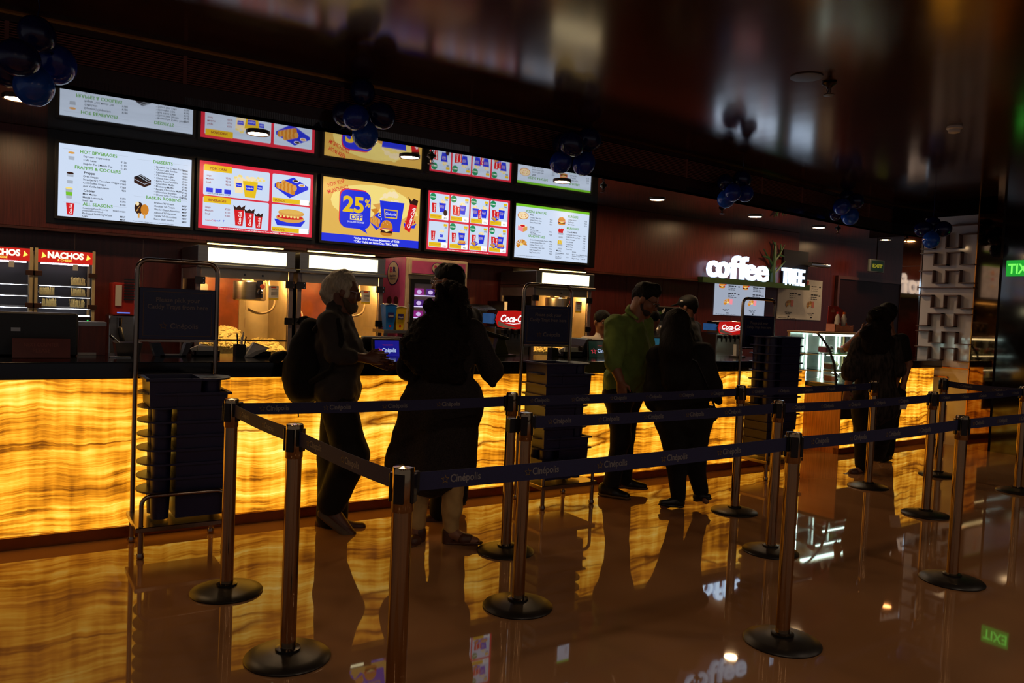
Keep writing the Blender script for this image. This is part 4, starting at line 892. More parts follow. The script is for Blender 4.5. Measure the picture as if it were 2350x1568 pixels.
warmer(xa, xb, 'nacho warmer holding five trays of chips'); warmer(xa-(xb-xa)-.012, xa-.012, 'empty nacho warmer at the end of the row')
CHIP = mat('nacho_chips', (.96, .78, .42), rough=.7, var=.25, vs_=40); CLEARP = glass('clear_tray', 'f4f4f4', .8)
for (px, sh_, wh) in ((178, 0, 'alone on the top shelf'), (107, 1, 'left on the middle shelf'), (179, 1, 'right on the middle shelf'), (112, 2, 'left on the bottom shelf'), (177, 2, 'right on the bottom shelf')):
    c = PY(px, 650, 6.9).x; z = WSH[sh_]; y0 = 6.84
    t = thing('chip_tray', 'clear tray of nacho chips '+wh+' of the warmer', 'chips', (c, y0, z), 'trays of nacho chips')
    m = MB(); P0 = [(c-.048, y0), (c+.048, y0), (c+.048, y0+.1), (c-.048, y0+.1)]; P1 = [(c-.057, y0-.008), (c+.057, y0-.008), (c+.057, y0+.108), (c-.057, y0+.108)]
    m.raw([(a, b, z+.001) for a, b in P0]+[(a, b, z+.045) for a, b in P1], [(3, 2, 1, 0)]+[(i, (i+1) % 4, (i+1) % 4+4, i+4) for i in range(4)])
    m.box(c-.062, y0-.012, z+.044, c+.062, y0-.006, z+.047).build('tray', CLEARP, t)
    m = MB(); rnd = random.Random(px)
    for k in range(15):
        for j in range(3):
            a = c-.044+k*.0063; b = y0+.012+j*.03; h_ = .056+rnd.uniform(-.008, .012); tl = rnd.uniform(-.006, .006)
            m.raw([(a, b, z+.004), (a+.003, b+.026, z+.004), (a+tl, b+.013, z+h_), (a+.003, b, z+.004), (a+.006, b+.026, z+.004), (a+tl+.003, b+.013, z+h_)], [(0, 1, 2), (5, 4, 3), (0, 2, 5, 3), (1, 4, 5, 2), (0, 3, 4, 1)])
    tag(m.build('chips', CHIP, t), kind='stuff')

# ------------------------------------------------------------------ pink ice-cream freezer with purple glass door
PINK = mat('freezer_pink', (.82, .36, .58), rough=.35, var=.08); CREAMF = mat('freezer_cream', (.82, .74, .62), rough=.4); NAVY = mat('logo_navy', (.14, .10, .42), rough=.5); LOGOP = mat('logo_pink', (.75, .15, .4), rough=.5)
yf = 6.66; x0 = PY(938, 600, yf).x; x1 = x0+.66; zt = PY(945, 590, yf).z; yb = PX(880, 590, x0).y
t = thing('ice_cream_freezer', 'pink and cream upright freezer with purple lit glass door', 'freezer', ((x0+x1)/2, yf, .0))
MB().box(x0, yf+.05, .97, x1, yb, zt).build('body', CREAMF, t, bevel=.008)
frs = Fr((x0-.006, yb, 0), (0, -1, 0), (0, 0, 1)); W = yb-yf
MB().fbox(frs, 0, .97, 0, W-.05, zt, .006).build('side_panel', PINK, t)
def roundel(fr, a, z, ra, rb, par, full=True):
    o = MB().ell(fr, a, z, ra, rb, .008, n=32).build('logo_ring', NAVY, par); MB().ell(fr, a, z, ra*.9, rb*.92, .009, n=32).build('logo_disc', CREAMF, o)
    m = MB(); m.text(fr, 'B', a-ra*.55, z+rb*.08, rb*.62, 0, c=.011, bold=.03, width=ra*.5); m.build('logo_letter', LOGOP, o)
    m = MB(); m.text(fr, 'R', a+ra*.02, z+rb*.08, rb*.62, 0, c=.011, bold=.03, width=ra*.5); m.build('logo_letter', NAVY, o)
    m = MB(); m.text(fr, 'baskin', a, z-rb*.3, rb*.3, 0, c=.011, bold=.01, align='CENTER', width=ra*1.0); m.text(fr, 'robbins', a, z-rb*.56, rb*.3, 0, c=.011, bold=.01, align='CENTER', width=ra*1.0); tag(m.build('logo_text', NAVY, o), kind='stuff')
roundel(frs, W*.47, PX(908, 627, x0).z, .135, .115, t)
for a in (.36, .62):
    c = MB().ell(frs, W*a, PX(905, 690, x0).z, .055, .042, .008, n=18).build('cookie', mat('cookie_brown', (.34, .13, .08), rough=.6), t)
    MB().ell(frs, W*a+.03, PX(905, 690, x0).z-.035, .035, .03, .007, n=14).build('cream_scoop', CREAMF, c)
frf = Fr((x0, yf+.05, 0)); wf = x1-x0
MB().fbox(frf, .02, zt-.16, 0, wf-.02, zt-.015, .03).build('header', CREAMF, t, bevel=.004)
MB().fbox(frf, .045, zt-.145, .03, wf-.045, zt-.03, .034).build('header_panel', PINK, t); roundel(Fr((x0, yf+.02-.004, 0)), wf*.46, zt-.088, .058, .052, t)
d = MB().fbox(frf, .04, 1.18, 0, .08, zt-.20, .03).fbox(frf, wf-.08, 1.18, 0, wf-.04, zt-.20, .03).fbox(frf, .08, 1.18, 0, wf-.08, 1.22, .03).fbox(frf, .08, zt-.24, 0, wf-.08, zt-.20, .03).build('door_frame', BLACK, t)
MB().fbox(frf, .08, 1.22, -.02, wf-.08, zt-.24, -.012).build('lit_interior', glow('freezer_purple', (.38, .16, .62), .8), t)
for k in range(4):
    zz = 1.27+k*.105; s = MB().fbox(frf, .085, zz, -.012, wf-.085, zz+.008, .004).build('shelf', glow('freezer_shelf_glow', (.85, .80, 1), 1.2), t)
    for j in range(4):
        c = MB().fbox(frf, .095+j*.12, zz+.008, -.012, .19+j*.12, zz+.07, .006).build('ice_cream_box', glow('box_magenta' if (k+j) % 2 else 'box_violet', (.62, .14, .55) if (k+j) % 2 else (.32, .14, .50), .7), s)
        MB().ell(Fr((x0, yf+.042, 0)), .14+j*.12, zz+.038, .026, .02, .0, n=12).build('box_print', glow('box_white', (.85, .75, .95), .9), s)
MB().fbox(frf, .08, 1.22, .02, wf-.08, zt-.24, .024).build('door_glass', GLASS, t)
MB().tube([frf.p(.02, 1.33, .03), frf.p(.02, 1.34, .06), frf.p(.02, 1.5, .06), frf.p(.02, 1.51, .03)], .009, 8).build('door_handle', CHROME, t, smooth=50)
MB().box(x0, yf+.05, 0.97, x1, yf+.055, 1.17).build('lower_front', CREAMF, t)
# ------------------------------------------------------------------ cup shelf and two popcorn tubs
ys = 6.56; a = PY(879, 757, ys); b = PY(962, 760, ys)
t = thing('cup_shelf', 'narrow steel shelf carrying the popcorn tubs', 'shelf', ((a.x+b.x)/2, ys, 1.085))
MB().box(a.x, ys-.02, a.z-.03, b.x, ys+.24, a.z).build('shelf_board', STEEL, t, bevel=.003); MB().box(a.x+.05, ys+.1, .97, a.x+.09, ys+.14, a.z-.03).build('post', STEEL, t); MB().box(b.x-.09, ys+.1, .97, b.x-.05, ys+.14, a.z-.03).build('post', STEEL, t)
zS = a.z
def tub(px0, px1, pyt, col, lab):
    A = PY(px0, 755, ys+.06); B = PY(px1, 755, ys+.06); cx = (A.x+B.x)/2; ht = PY((px0+px1)/2, pyt, ys+.06).z-zS; hb = (B.x-A.x)/2*.62; hu = (B.x-A.x)/2
    t = thing('popcorn_tub', lab, 'tub', (cx, ys+.06, zS), 'popcorn tubs'); m = MB(); n = 8
    def ring(r, z): return [(cx+r*sx_*k, ys+.07+r*sy_*k, z) for sx_, sy_, k in ((-1, -1, 1), (0, -1, 1.0), (1, -1, 1), (1, 0, 1), (1, 1, 1), (0, 1, 1), (-1, 1, 1), (-1, 0, 1))]
    zc = lambda i, z: z+(.012 if i % 2 else 0)
    R0 = ring(hb, zS+.002); R1 = [(x, y, zc(i, z)) for i, (x, y, z) in enumerate(ring(hu, zS+ht))]
    m.raw(R0+R1, [tuple(range(8))[::-1]]+[(i, (i+1) % 8, (i+1) % 8+8, i+8) for i in range(8)]).build('paper_wall', col, t)
    m = MB(); m.tube([Vector(q) for q in R1+[R1[0]]], .003, 5); m.build('rim', PAPER, t)
    yl = ys+.07-(hb+(hu-hb)*.55)-.004; fr = Fr((cx, yl, zS+ht*.5))
    o = MB().pane(fr, -hu*.5, -.005, hu*.5, .045, .002).build('label', NAVY, t); m = MB(); m.text(fr, 'Cinépolis', 0, .008, .022, 0, c=.003, align='CENTER', width=hu*.85, bold=.02); m.build('lettering', TXTW, o)
    MB().ell(Fr((cx, ys+.07-hb-.006, zS+.035)), 0, 0, .012, .012, .001, n=12).build('round_mark', REDP, t)
tub(878, 905, 700, mat('tub_blue', (.10, .48, .88), rough=.45), 'bright blue popcorn tub on the steel shelf')
tub(902, 927, 706, mat('tub_yellow', (.98, .80, .12), rough=.45), 'yellow popcorn tub on the steel shelf')

# ------------------------------------------------------------------ soft-drink dispensers
CREDD = glow('dispenser_red', (.72, .05, .05), .9); CWH = glow('dispenser_white', (1, 1, 1), 1.1); CBLU = mat('dispenser_side_blue', (.2, .42, .72), rough=.3, em=(.2, .42, .72), es=.25)
def dispenser(xl, xr, yt, ybm, Yf, lab):
    A = PY(xl, yt, Yf); B = PY(xr, ybm, Yf); x0, x1 = A.x, A.x+max(.46, B.x-A.x); zt, zl = A.z, B.z; w = x1-x0; h = zt-zl
    t = thing('drink_dispenser', lab, 'drinks machine', ((x0+x1)/2, Yf, 1.0), 'soft-drink dispensers')
    fr = Fr((x0, Yf, zl)); pts = [(.06*w, h*.98), (.5*w, h*1.04), (.94*w, h*.98), (w, h*.8), (.93*w, h*.12), (.5*w, 0), (.07*w, h*.12), (0, h*.5)]
    MB().prism(fr, [(a*1.03-.015*w, b*1.06-.03*h) for a, b in pts], -.20, -.004).build('hood', CHROME, t, bevel=.006)
    MB().prism(fr, pts, -.01, .012).build('front_panel', CREDD, t)
    m = MB(); m.text(fr, 'Coca-Cola', .5*w, h*.42, h*.52, 0, c=.016, bold=.03, shear=.3, align='CENTER', width=.78*w); m.build('lettering', CWH, t)
    m = MB(); m.poly(fr, [(.2*w, h*.34), (.45*w, h*.27), (.75*w, h*.37), (.45*w, h*.31)], .015); m.build('swoosh', CWH, t)
    MB().poly(fr, [(.05*w, h*.2), (.3*w, h*.05), (.62*w, h*.06), (.3*w, h*.2), (.05*w, h*.45)], .014).build('silver_sweep', mat('silver_print', (.75, .75, .78), rough=.3), t)
    MB().box(x0+.02, Yf+.03, zl-.30, x1-.02, Yf+.30, zl+.02).build('body', STEEL, t, bevel=.01)
    MB().box(x0-.02, Yf+.03, zl+.05, x0, Yf+.22, zt-.03).build('side_panel', CBLU, t)
    for k in range(5):
        n_ = MB().box(x0+.05+k*.08, Yf-.03, zl-.045, x0+.09+k*.08, Yf+.03, zl-.005).build('valve', BLACK, t, bevel=.004); MB().cyl((x0+.07+k*.08, Yf-.01, zl-.045), (x0+.07+k*.08, Yf-.01, zl-.09), .012, .008, n=10).build('nozzle', BLACK, n_)
    MB().box(x0, Yf-.12, .97, x1, Yf+.30, 1.02).build('drip_tray', STEEL, t, bevel=.005)
    MB().box(x0+.02, Yf-.10, zl-.36, x1-.02, Yf+.05, zl-.33).build('splash_shelf', DSTEEL, t)
dispenser(1138, 1216, 713, 757, 6.66, 'red fronted drink dispenser behind the middle tray cart')
dispenser(1648, 1712, 738, 770, 6.66, 'red fronted drink dispenser behind the last tray cart')

# ------------------------------------------------------------------ logo used on belts, boards and screens
def star(m, fr, a, b, r, c, mi=0, w=.34):               # five-pointed star outline with a gap, drawn as strokes
    P = [(a+(r if k % 2 == 0 else r*.45)*math.sin(PI*k/5), b+(r if k % 2 == 0 else r*.45)*math.cos(PI*k/5)) for k in range(10)]
    Q = [(a+(x-a)*(1-w), b+(y-b)*(1-w)) for x, y in P]
    for k in range(9): m.raw([fr.p(*P[k], c), fr.p(*P[k+1], c), fr.p(*Q[k+1], c), fr.p(*Q[k], c)], [(0, 3, 2, 1)], mi)
# ------------------------------------------------------------------ queue stanchions and belts
SBASE = mat('stanchion_base_black', (.10, .085, .075), rough=.38, var=.2); SPOLE = mat('stanchion_polished_steel', (.68, .57, .43), rough=.10, metal=1, var=.04)
SHEAD = mat('stanchion_head_dark', (.16, .14, .13), rough=.25, metal=.6); BELT = mat('belt_navy', (.11, .115, .27), rough=.7, var=.15, vs_=200)
BELTP = mat('belt_print_grey', (.45, .43, .43), rough=.6); BELTS = mat('belt_print_gold', (.42, .33, .14), rough=.6)
SH = .99
st0 = thing('queue_stanchion', 'x', 'stanchion', (0, 0, 0), 'queue stanchions')
MB().lathe([(.176, 0), (.178, .006), (.172, .013), (.13, .024), (.08, .034), (.06, .037), (0, .037)], (0, 0, 0), 40).build('base', SBASE, st0, smooth=40)
MB().lathe([(.052, .036), (.052, .046), (.036, .05)], (0, 0, 0), 24).build('collar', SHEAD, st0, smooth=40)
MB().lathe([(.0325, .04), (.0325, .86)], (0, 0, 0), 28).build('pole', SPOLE, st0, smooth=60)
hd_ = MB().lathe([(.0335, .845), (.036, .85), (.036, SH-.012), (.033, SH-.003), (0, SH)], (0, 0, 0), 28).build('head', SPOLE, st0, smooth=35)
m = MB()
for k in range(4):
    a = PI/4+PI/2*k; c, s_ = math.cos(a), math.sin(a); fr = Fr((c*.034, s_*.034, 0), (-s_, c, 0), (0, 0, 1))
    MB().fbox(fr, -.017, .875, -.002, .017, .968, .008).build('belt_slot', SHEAD, hd_, bevel=.002)
ST = dict(A=(.975, 4.06), B=(1.021, 3.186), C=(1.071, 2.241), D=(2.629, 4.01), E=(2.203, 3.226), F=(4.79, 4.09), G=(4.195, 3.27), H=(3.072, 2.30), I=(4.74, 2.395), J=(6.72, 4.20), K=(6.20, 3.37), L=(7.98, 4.24), M=(7.95, 3.48))
SLB = dict(A='at the corner beside the first tray cart', B='in the middle of the side lane between two others', C='closest to the camera, its base cut off below', D='directly in front of the middle tray cart', E='with a loose belt clip, in front of the middle tray cart', F='in front of the last tray cart, back row', G='middle row, beside the black-clad woman', H='front row, in the open floor right of centre', I='front row, last before the picture edge', J='in front of the woman in a patterned tunic', K='middle row, in front of the onyx side counter', L='next to the white lattice panel', M='cut by the picture edge, before the dark glass wall')
STO = {}
for i, (k, (x, y)) in enumerate(ST.items()):
    o = st0 if i == 0 else copy_tree(st0); o.location = (x, y, 0); o['label'] = 'steel queue post '+SLB[k]; STO[k] = o
MB().box(ST['E'][0]-.085, ST['E'][1]+.01, .885, ST['E'][0]-.035, ST['E'][1]+.05, .955).build('belt_clip', BLACK, STO['E'], bevel=.004)
def belt(a, b, z=.935, h=.06, sag=.008):
    A = Vector((*ST[a], 0)); B = Vector((*(ST[b] if isinstance(b, str) else b), 0)); d = (B-A); L = d.length; u = d/L
    nrm = Vector((u.y, -u.x, 0))
    if (CAMP-A).dot(nrm) < 0: A, B, u, nrm = B, A, -u, -nrm
    fr = Fr((A.x, A.y, 0), u, (0, 0, 1)); n = 12; m = MB(); l0, l1 = .036, L-.036
    zz = lambda t: z-sag*4*t*(1-t)
    V = []; 
    for i in range(n+1):
        t = i/n; a_ = l0+(l1-l0)*t
        V += [fr.p(a_, zz(t)-h/2, .0012), fr.p(a_, zz(t)+h/2, .0012), fr.p(a_, zz(t)+h/2, -.0012), fr.p(a_, zz(t)-h/2, -.0012)]
    F = [(i*4+j, (i+1)*4+j, (i+1)*4+(j+1) % 4, i*4+(j+1) % 4)[::-1] for i in range(n) for j in range(4)]+[(0, 1, 2, 3), (n*4+3, n*4+2, n*4+1, n*4)]
    o = m.raw(V, F).build('belt', BELT, STO[a])
    m = MB(); ms = MB(); k = l0+.10
    while k+.2 < l1:
        zc = zz((k-l0)/(l1-l0)); m.text(fr, 'Cinépolis', k+.036, zc-.011, .036, 0, c=.002, bold=.02, width=.118)
        star(ms, fr, k+.016, zc, .017, .002); k += .335
    tag(m.build('belt_print', BELTP, o), kind='stuff'); tag(ms.build('belt_star', BELTS, o), kind='stuff')
    MB().fbox(fr, .033, z-.034, -.008, .055, z+.034, .008).build('belt_end', BLACK, o); MB().fbox(fr, L-.055, z-.034, -.008, L-.033, z+.034, .008).build('belt_end', BLACK, o)
for a, b in (('A', 'D'), ('D', 'F'), ('F', 'J'), ('E', 'G'), ('G', 'K'), ('K', 'M'), ('C', 'H'), ('H', 'I'), ('I', (7.1, 2.55)), ('A', 'B'), ('B', 'C'), ('L', 'M')): belt(a, b)

# ------------------------------------------------------------------ tray carts and caddy trays
TRAY = mat('tray_navy_plastic', (.105, .095, .24), rough=.38, var=.15, vs_=6); BOARD = mat('board_navy', (.085, .10, .27), rough=.35); GOLDL = mat('board_gold_line', (.40, .28, .12), rough=.5)
CARTS = mat('cart_steel', (.60, .53, .46), rough=.22, metal=1, var=.05); BPRINT = mat('board_print_grey', (.45, .40, .40), rough=.6)
def tray_proto():
    t = thing('caddy_tray', 'x', 'tray', (0, 0, 0))
    def rim_(n=18):                                     # outline of the whole rim, wing pointing +x
        P = [(-.235, -.15), (.10, -.15)] + [(.10+.135*math.sin(a), -.15*math.cos(a)) for a in [PI*i/n for i in range(1, n)]] + [(.10, .15), (-.235, .15)]
        return P
    # bin: tapered open box
    m = MB(); T0 = [(-.225, -.14), (.055, -.14), (.055, .14), (-.225, .14)]; B0 = [(-.219, -.135), (.05, -.135), (.05, .135), (-.219, .135)]; z0 = -.16
    V = [(x, y, 0) for x, y in T0]+[(x, y, z0) for x, y in B0]+[(x*.985+(-.001), y*.97, 0) for x, y in T0]+[(x*.97, y*.95, z0+.006) for x, y in B0]
    F = [(4, 5, 1, 0), (5, 6, 2, 1), (6, 7, 3, 2), (7, 4, 0, 3), (7, 6, 5, 4), (8, 9, 13, 12), (9, 10, 14, 13), (10, 11, 15, 14), (11, 8, 12, 15), (12, 13, 14, 15), (0, 1, 9, 8), (1, 2, 10, 9), (2, 3, 11, 10), (3, 0, 8, 11)]
    m.raw(V, F).build('bin', TRAY, t)
    # rim frame around bin
    m = MB(); m.box(-.245, -.158, -.012, .06, -.138, .002).box(-.245, .138, -.012, .06, .158, .002).box(-.245, -.138, -.012, -.222, .138, .002); m.build('bin_rim', TRAY, t)
    # wing plate with two cup holes (built as rings of quads between the holes and the rounded edge)
    fz_ = Fr((0, 0, 0), (1, 0, 0), (0, 1, 0)); bm = bmesh.new(); H = [(.125, -.072), (.125, .072)]; R = .056
    OUT = [(.055, -.158), (.11, -.158)]+[(.11+.135*math.sin(a), -.158*math.cos(a)) for a in [PI*i/16 for i in range(1, 16)]]+[(.11, .158), (.055, .158)]
    loops = [OUT]+[[(cx+R*math.cos(2*PI*k/18), cy+R*math.sin(2*PI*k/18)) for k in range(18)] for cx, cy in H]
    eds = []
    for lp in loops:
        vs_ = [bm.verts.new((x, y, 0)) for x, y in lp]; eds += [bm.edges.new((vs_[i], vs_[(i+1) % len(vs_)])) for i in range(len(vs_))]
    bmesh.ops.triangle_fill(bm, edges=eds, use_beauty=True)
    for f in list(bm.faces):
        c = f.calc_center_median()
        if any(math.hypot(c.x-cx, c.y-cy) < R*.8 for cx, cy in H): bm.faces.remove(f)
    r = bmesh.ops.extrude_face_region(bm, geom=list(bm.faces)); bmesh.ops.translate(bm, vec=(0, 0, -.01), verts=[v for v in r['geom'] if isinstance(v, bmesh.types.BMVert)])
    bmesh.ops.recalc_face_normals(bm, faces=bm.faces)
    me = bpy.data.meshes.new('wing'); bm.to_mesh(me); bm.free(); me.materials.append(TRAY); o = bpy.data.objects.new('wing', me); COL.objects.link(o); o.parent = t
    for cx, cy in H:
        MB().lathe([(R, 0), (R-.008, -.165), (0, -.165), (0, -.16), (R-.012, -.16), (R-.005, 0)], (cx, cy, 0), 18).build('cup_holder', TRAY, t, smooth=40)
    return t
TR0 = tray_proto(); tray_used = [0]
def cart(x0, y0, w, d, tz, seq, which, pitch=.082, dx=0.0):
    t = thing('tray_cart', 'steel cart with a navy sign board, '+which, 'cart', (x0+w/2, y0+d/2, 0), 'tray carts')
    zs = .185; r = .015; xl, xr, yf, yb = x0, x0+w, y0, y0+d
    for xx, yy in ((xl, yf), (xr, yf), (xl, yb), (xr, yb)):
        lg = MB().cyl((xx, yy, .03), (xx, yy, zs), .0155, n=14).build('leg', CARTS, t, smooth=50); MB().lathe([(.012, 0), (.02, .004), (.022, .02), (.017, .035)], (xx, yy, 0), 14).build('foot', CARTS, lg, smooth=40)
    MB().box(xl-.03, yf-.03, zs-.03, xr+.03, yb+.03, zs).build('shelf', CARTS, t, bevel=.004)
    R = .06; zt = 1.70
    MB().tube([(xl, yb, zs)]+[(xl, yb, zt-R)]+arc((xl+R, yb, zt-R), R, PI, PI/2, 6)+arc((xr-R, yb, zt-R), R, PI/2, 0, 6)+[(xr, yb, zs)], .0145, 12).build('sign_frame', CARTS, t, smooth=60)
    MB().tube([(xl, yf, zs), (xl, yf, zs+.12)]+arc((xl+.05, yf, zs+.12), .05, PI, PI/2, 5)+arc((xr-.05, yf, zs+.12), .05, PI/2, 0, 5)+[(xr, yf, zs)], .0125, 10).build('guard_rail', CARTS, t, smooth=60)
    b = MB().box(xl+.012, yb-.014, 1.225, xr-.012, yb+.004, 1.535).build('sign_board', BOARD, t, bevel=.003)
    fr = Fr((xl+.012, yb-.0145, 1.225)); bw, bh = w-.024, .31; m = MB()
    for a0, b0, a1, b1 in ((.02, .02, bw-.02, .023), (.02, bh-.023, bw-.02, bh-.02), (.02, .02, .023, bh-.02), (bw-.023, .02, bw-.02, bh-.02)): m.pane(fr, a0, b0, a1, b1, .0008)
    m.build('border_line', GOLDL, b)
    m = MB(); m.text(fr, 'Please pick your', bw*.5, bh*.735, .038, 0, c=.001, bold=.02, align='CENTER', width=bw*.58); m.text(fr, 'Caddy Trays from here', bw*.5, bh*.60, .038, 0, c=.001, bold=.02, align='CENTER', width=bw*.80); tag(m.build('board_lettering', BPRINT, b), kind='stuff'); m = MB()
    m.text(fr, 'Cinépolis', bw*.40, bh*.22, .045, 0, c=.001, bold=.015, width=bw*.37); tag(m.build('board_logo_text', BPRINT, b), kind='stuff')
    m = MB(); star(m, fr, bw*.31, bh*.27, .026, .001); m.build('board_star', GOLDL, b)
    MB().box(xl+.01, yb-.006, 1.21, xr-.01, yb+.006, 1.222).build('sign_rail', CARTS, t)
    n = len(seq)
    for i, s in enumerate(seq):
        o = TR0 if tray_used[0] == 0 else copy_tree(TR0); tray_used[0] += 1
        z = tz-pitch*(n-1-i); o.location = ((xl+xr)/2+dx+(-.01 if s else .01), (yf+yb)/2, z); o.rotation_euler = (0, 0, PI if s else 0)
        pos = 'topmost tray' if i == n-1 else 'bottom tray' if i == 0 else ['', 'second', 'third', 'fourth', 'fifth', 'sixth', 'seventh', 'eighth', 'ninth', 'tenth', 'eleventh', 'twelfth'][n-1-i]+' tray from the top'
        o['label'] = 'navy caddy tray, '+pos+' of the stack on the '+which.split(',')[0].replace('the ', '')
        o['group'] = 'caddy trays on the '+which.split(',')[0].replace('the ', '')
cart(.67, 4.775, .455, .355, 1.015, [1, 1, 1, 1, 1, 1, 1, 1, 0], 'the first cart, left of the old man', .0815, .02)
cart(3.42, 4.74, .47, .37, 1.10, [0, 1, 1, 0, 0, 0, 0, 0, 1, 0], 'the middle cart, right of the long-haired woman', .0815)
cart(6.0, 4.775, .47, .38, 1.345, [0, 0, 0, 1, 0, 1, 1, 1, 1, 1, 1, 1, 1], 'the last cart, left of the pastry case', .0815, .02)
TR0['label'] = TR0['label']

# ------------------------------------------------------------------ things standing on the serving counter
ZT = 1.086
def on(x, y, Y=5.6): return PY(x, y, Y)
NAVYS = glow('pos_blue', (.06, .06, .55), .75)
def pos(px0, py0, px1, py1, Y, yaw, col, lab, txt=True, deep=.16, zt=None):
    A = PY(px0, py1, Y); B = PY(px1, py0, Y); w = (B.x-A.x)/math.cos(yaw); h = B.z-A.z
    t = thing('register_display', lab, 'screen', (A.x+w/2, Y, ZT), 'customer displays on the counter')
    u = Vector((math.cos(yaw), math.sin(yaw), 0)); v = Vector((0, .16, 1)).normalized(); fr = Fr((A.x, Y, A.z), u, v)
    MB().fbox(fr, -.012, -.015, -.03, w+.012, h+.015, 0).build('housing', BLACK, t, bevel=.006); MB().fbox(fr, .004, .006, 0, w-.004, h-.004, .002).build('display', col, t)
    fz2 = Fr((A.x, Y, 0), u, (0, 0, 1)); MB().fbox(fz2, w*.25, ZT, -deep, w*.75, ZT+.02, -.01).build('foot', BLACK, t, bevel=.004); MB().fbox(fz2, w*.38, ZT+.02, -.10, w*.62, A.z+h*.6, -.05).build('stem', BLACK, t)
    if txt:
        m = MB(); m.text(fr, 'WELCOME TO', w*.52, h*.72, .014, 0, c=.004, align='CENTER', width=w*.42); m.build('screen_text', glow('pos_red_text', (.55, .12, .12), .8), t)
        m = MB(); m.text(fr, 'Cinépolis', w*.30, h*.40, .045, 0, c=.004, bold=.02, width=w*.55); m.build('screen_text', glow('pos_white_text', (.72, .8, .95), .9), t)
        m = MB(); star(m, fr, w*.17, h*.46, .03, .004); m.build('screen_star', glow('pos_star', (.85, .25, .3), .8), t)
    return t
pos(860, 781, 920, 827, 5.72, .03, NAVYS, 'blue customer display reading WELCOME TO, between old man and woman')
MB_ = MB()
t = thing('cash_register', 'black cash register behind the blue customer display', 'register', (2.2, 5.85, ZT))
A = PY(826, 830, 5.9); B = PY(868, 772, 5.9); MB().box(A.x, 5.84, ZT, A.x+.42, 6.0, ZT+.03).build('base', BLACK, t, bevel=.005); MB().box(A.x, 5.86, ZT+.03, A.x+.36, 5.93, B.z).build('monitor_back', BLACK, t, bevel=.02, seg=2)
pos(1352, 783, 1405, 826, 5.70, -.35, glow('pos_green', (.04, .13, .10), .6), 'dark green customer display beside the man in green', True)
t = thing('cash_register', 'black angled cash register left of the dark green display', 'register', (4.9, 5.8, ZT))
A = PY(1322, 826, 5.8); B = PY(1350, 782, 5.8)
MB().prism(Fr((A.x, 5.8, ZT)), [(0, 0), (.30, 0), (.26, .04), (.14, B.z-ZT+.02), (.08, B.z-ZT+.02), (.04, .10)], -.2, .06).build('body', BLACK, t, bevel=.008); MB().cyl((A.x+.02, 5.78, ZT+.06), (A.x+.16, 5.78, ZT+.06), .035, n=14).build('printer_roll', DSTEEL, t, smooth=40)
pos(1491, 776, 1530, 812, 5.72, -.3, glow('pos_teal', (.07, .34, .42), .6), 'teal customer display half hidden behind the black-clad woman', False)
# tilted tablet on stand
t = thing('tablet_stand', 'dark tilted tablet on a chunky steel stand near the middle cart', 'tablet', (3.9, 5.75, ZT))
A = PY(1128, 828, 5.75); B = PY(1165, 775, 5.75); C_ = PY(1115, 764, 5.75)
m = MB(); fr = Fr((0, 5.75, 0)); m.prism(fr, [(C_.x, C_.z), (C_.x+.01, C_.z+.02), (B.x+.02, B.z+.0), (B.x+.02, B.z-.025)], -.22, .0); m.build('tablet', BLACK, t, bevel=.003)
m = MB(); m.prism(fr, [(A.x+.06, ZT+.01), (B.x+.06, ZT+.01), (B.x+.015, B.z-.02), (B.x-.06, B.z-.0)], -.12, -.06); m.build('stand', DSTEEL, t, bevel=.004); MB().box(A.x, 5.76, ZT, B.x+.1, 5.95, ZT+.012).build('foot', DSTEEL, t)
# left end: register back, red sign, veneer box
A = PY(-60, 833, 5.62); B = PY(180, 720, 5.62)
t = thing('cash_register', 'big black register back at the end of the counter', 'register', ((A.x+B.x)/2, 5.6, ZT)); MB().box(A.x, 5.62, ZT, B.x, 5.75, B.z).build('housing', BLACK, t, bevel=.01)
a = PY(25, 760, 5.61); b = PY(47, 752, 5.61); MB().box(a.x, 5.612, a.z, b.x, 5.62, b.z).build('maker_plate', STEEL, t)
A = PY(27, 832, 5.45); B = PY(162, 778, 5.45); w, h = B.x-A.x, B.z-ZT
t = thing('counter_sign', 'dark red NEXT COUNTER PLEASE sign on the counter', 'sign', (A.x+w/2, 5.45, ZT)); fr = Fr((A.x, 5.45, ZT+.002), (1, 0, 0), Vector((0, .25, .97)).normalized())
MB().fbox(fr, 0, 0, -.006, w, h, 0).build('plate', mat('sign_plate_red', (.42, .10, .06), rough=.3), t); MB().fbox(Fr((A.x, 5.5, ZT)), w*.3, 0, -.05, w*.7, .006, 0).build('foot', BLACK, t)
m = MB(); m.text(fr, 'NEXT COUNTER', w*.5, h*.58, .032, 0, c=.001, bold=.01, align='CENTER', width=w*.6); m.text(fr, 'PLEASE', w*.5, h*.28, .032, 0, c=.001, bold=.01, align='CENTER', width=w*.3); m.build('lettering', mat('sign_plate_text', (.55, .25, .2), rough=.5), t)
A = PY(180, 833, 5.7); B = PY(243, 740, 5.7)
t = thing('veneer_box', 'orange veneer box with steel rim beside the register', 'box', ((A.x+B.x)/2, 5.7, ZT)); MB().box(A.x, 5.7, ZT, B.x, 5.86, B.z-.025).build('body', mat('box_veneer', (.50, .20, .09), rough=.35, var=.2, vs_=4, stretch=(12, 12, 1)), t); MB().box(A.x-.004, 5.696, B.z-.025, B.x+.004, 5.864, B.z).build('rim', STEEL, t); a = PY(176, 834, 5.68); MB().box(a.x, 5.69, ZT, a.x+.11, 5.70, ZT+.018).build('price_strip', PAPER, t)
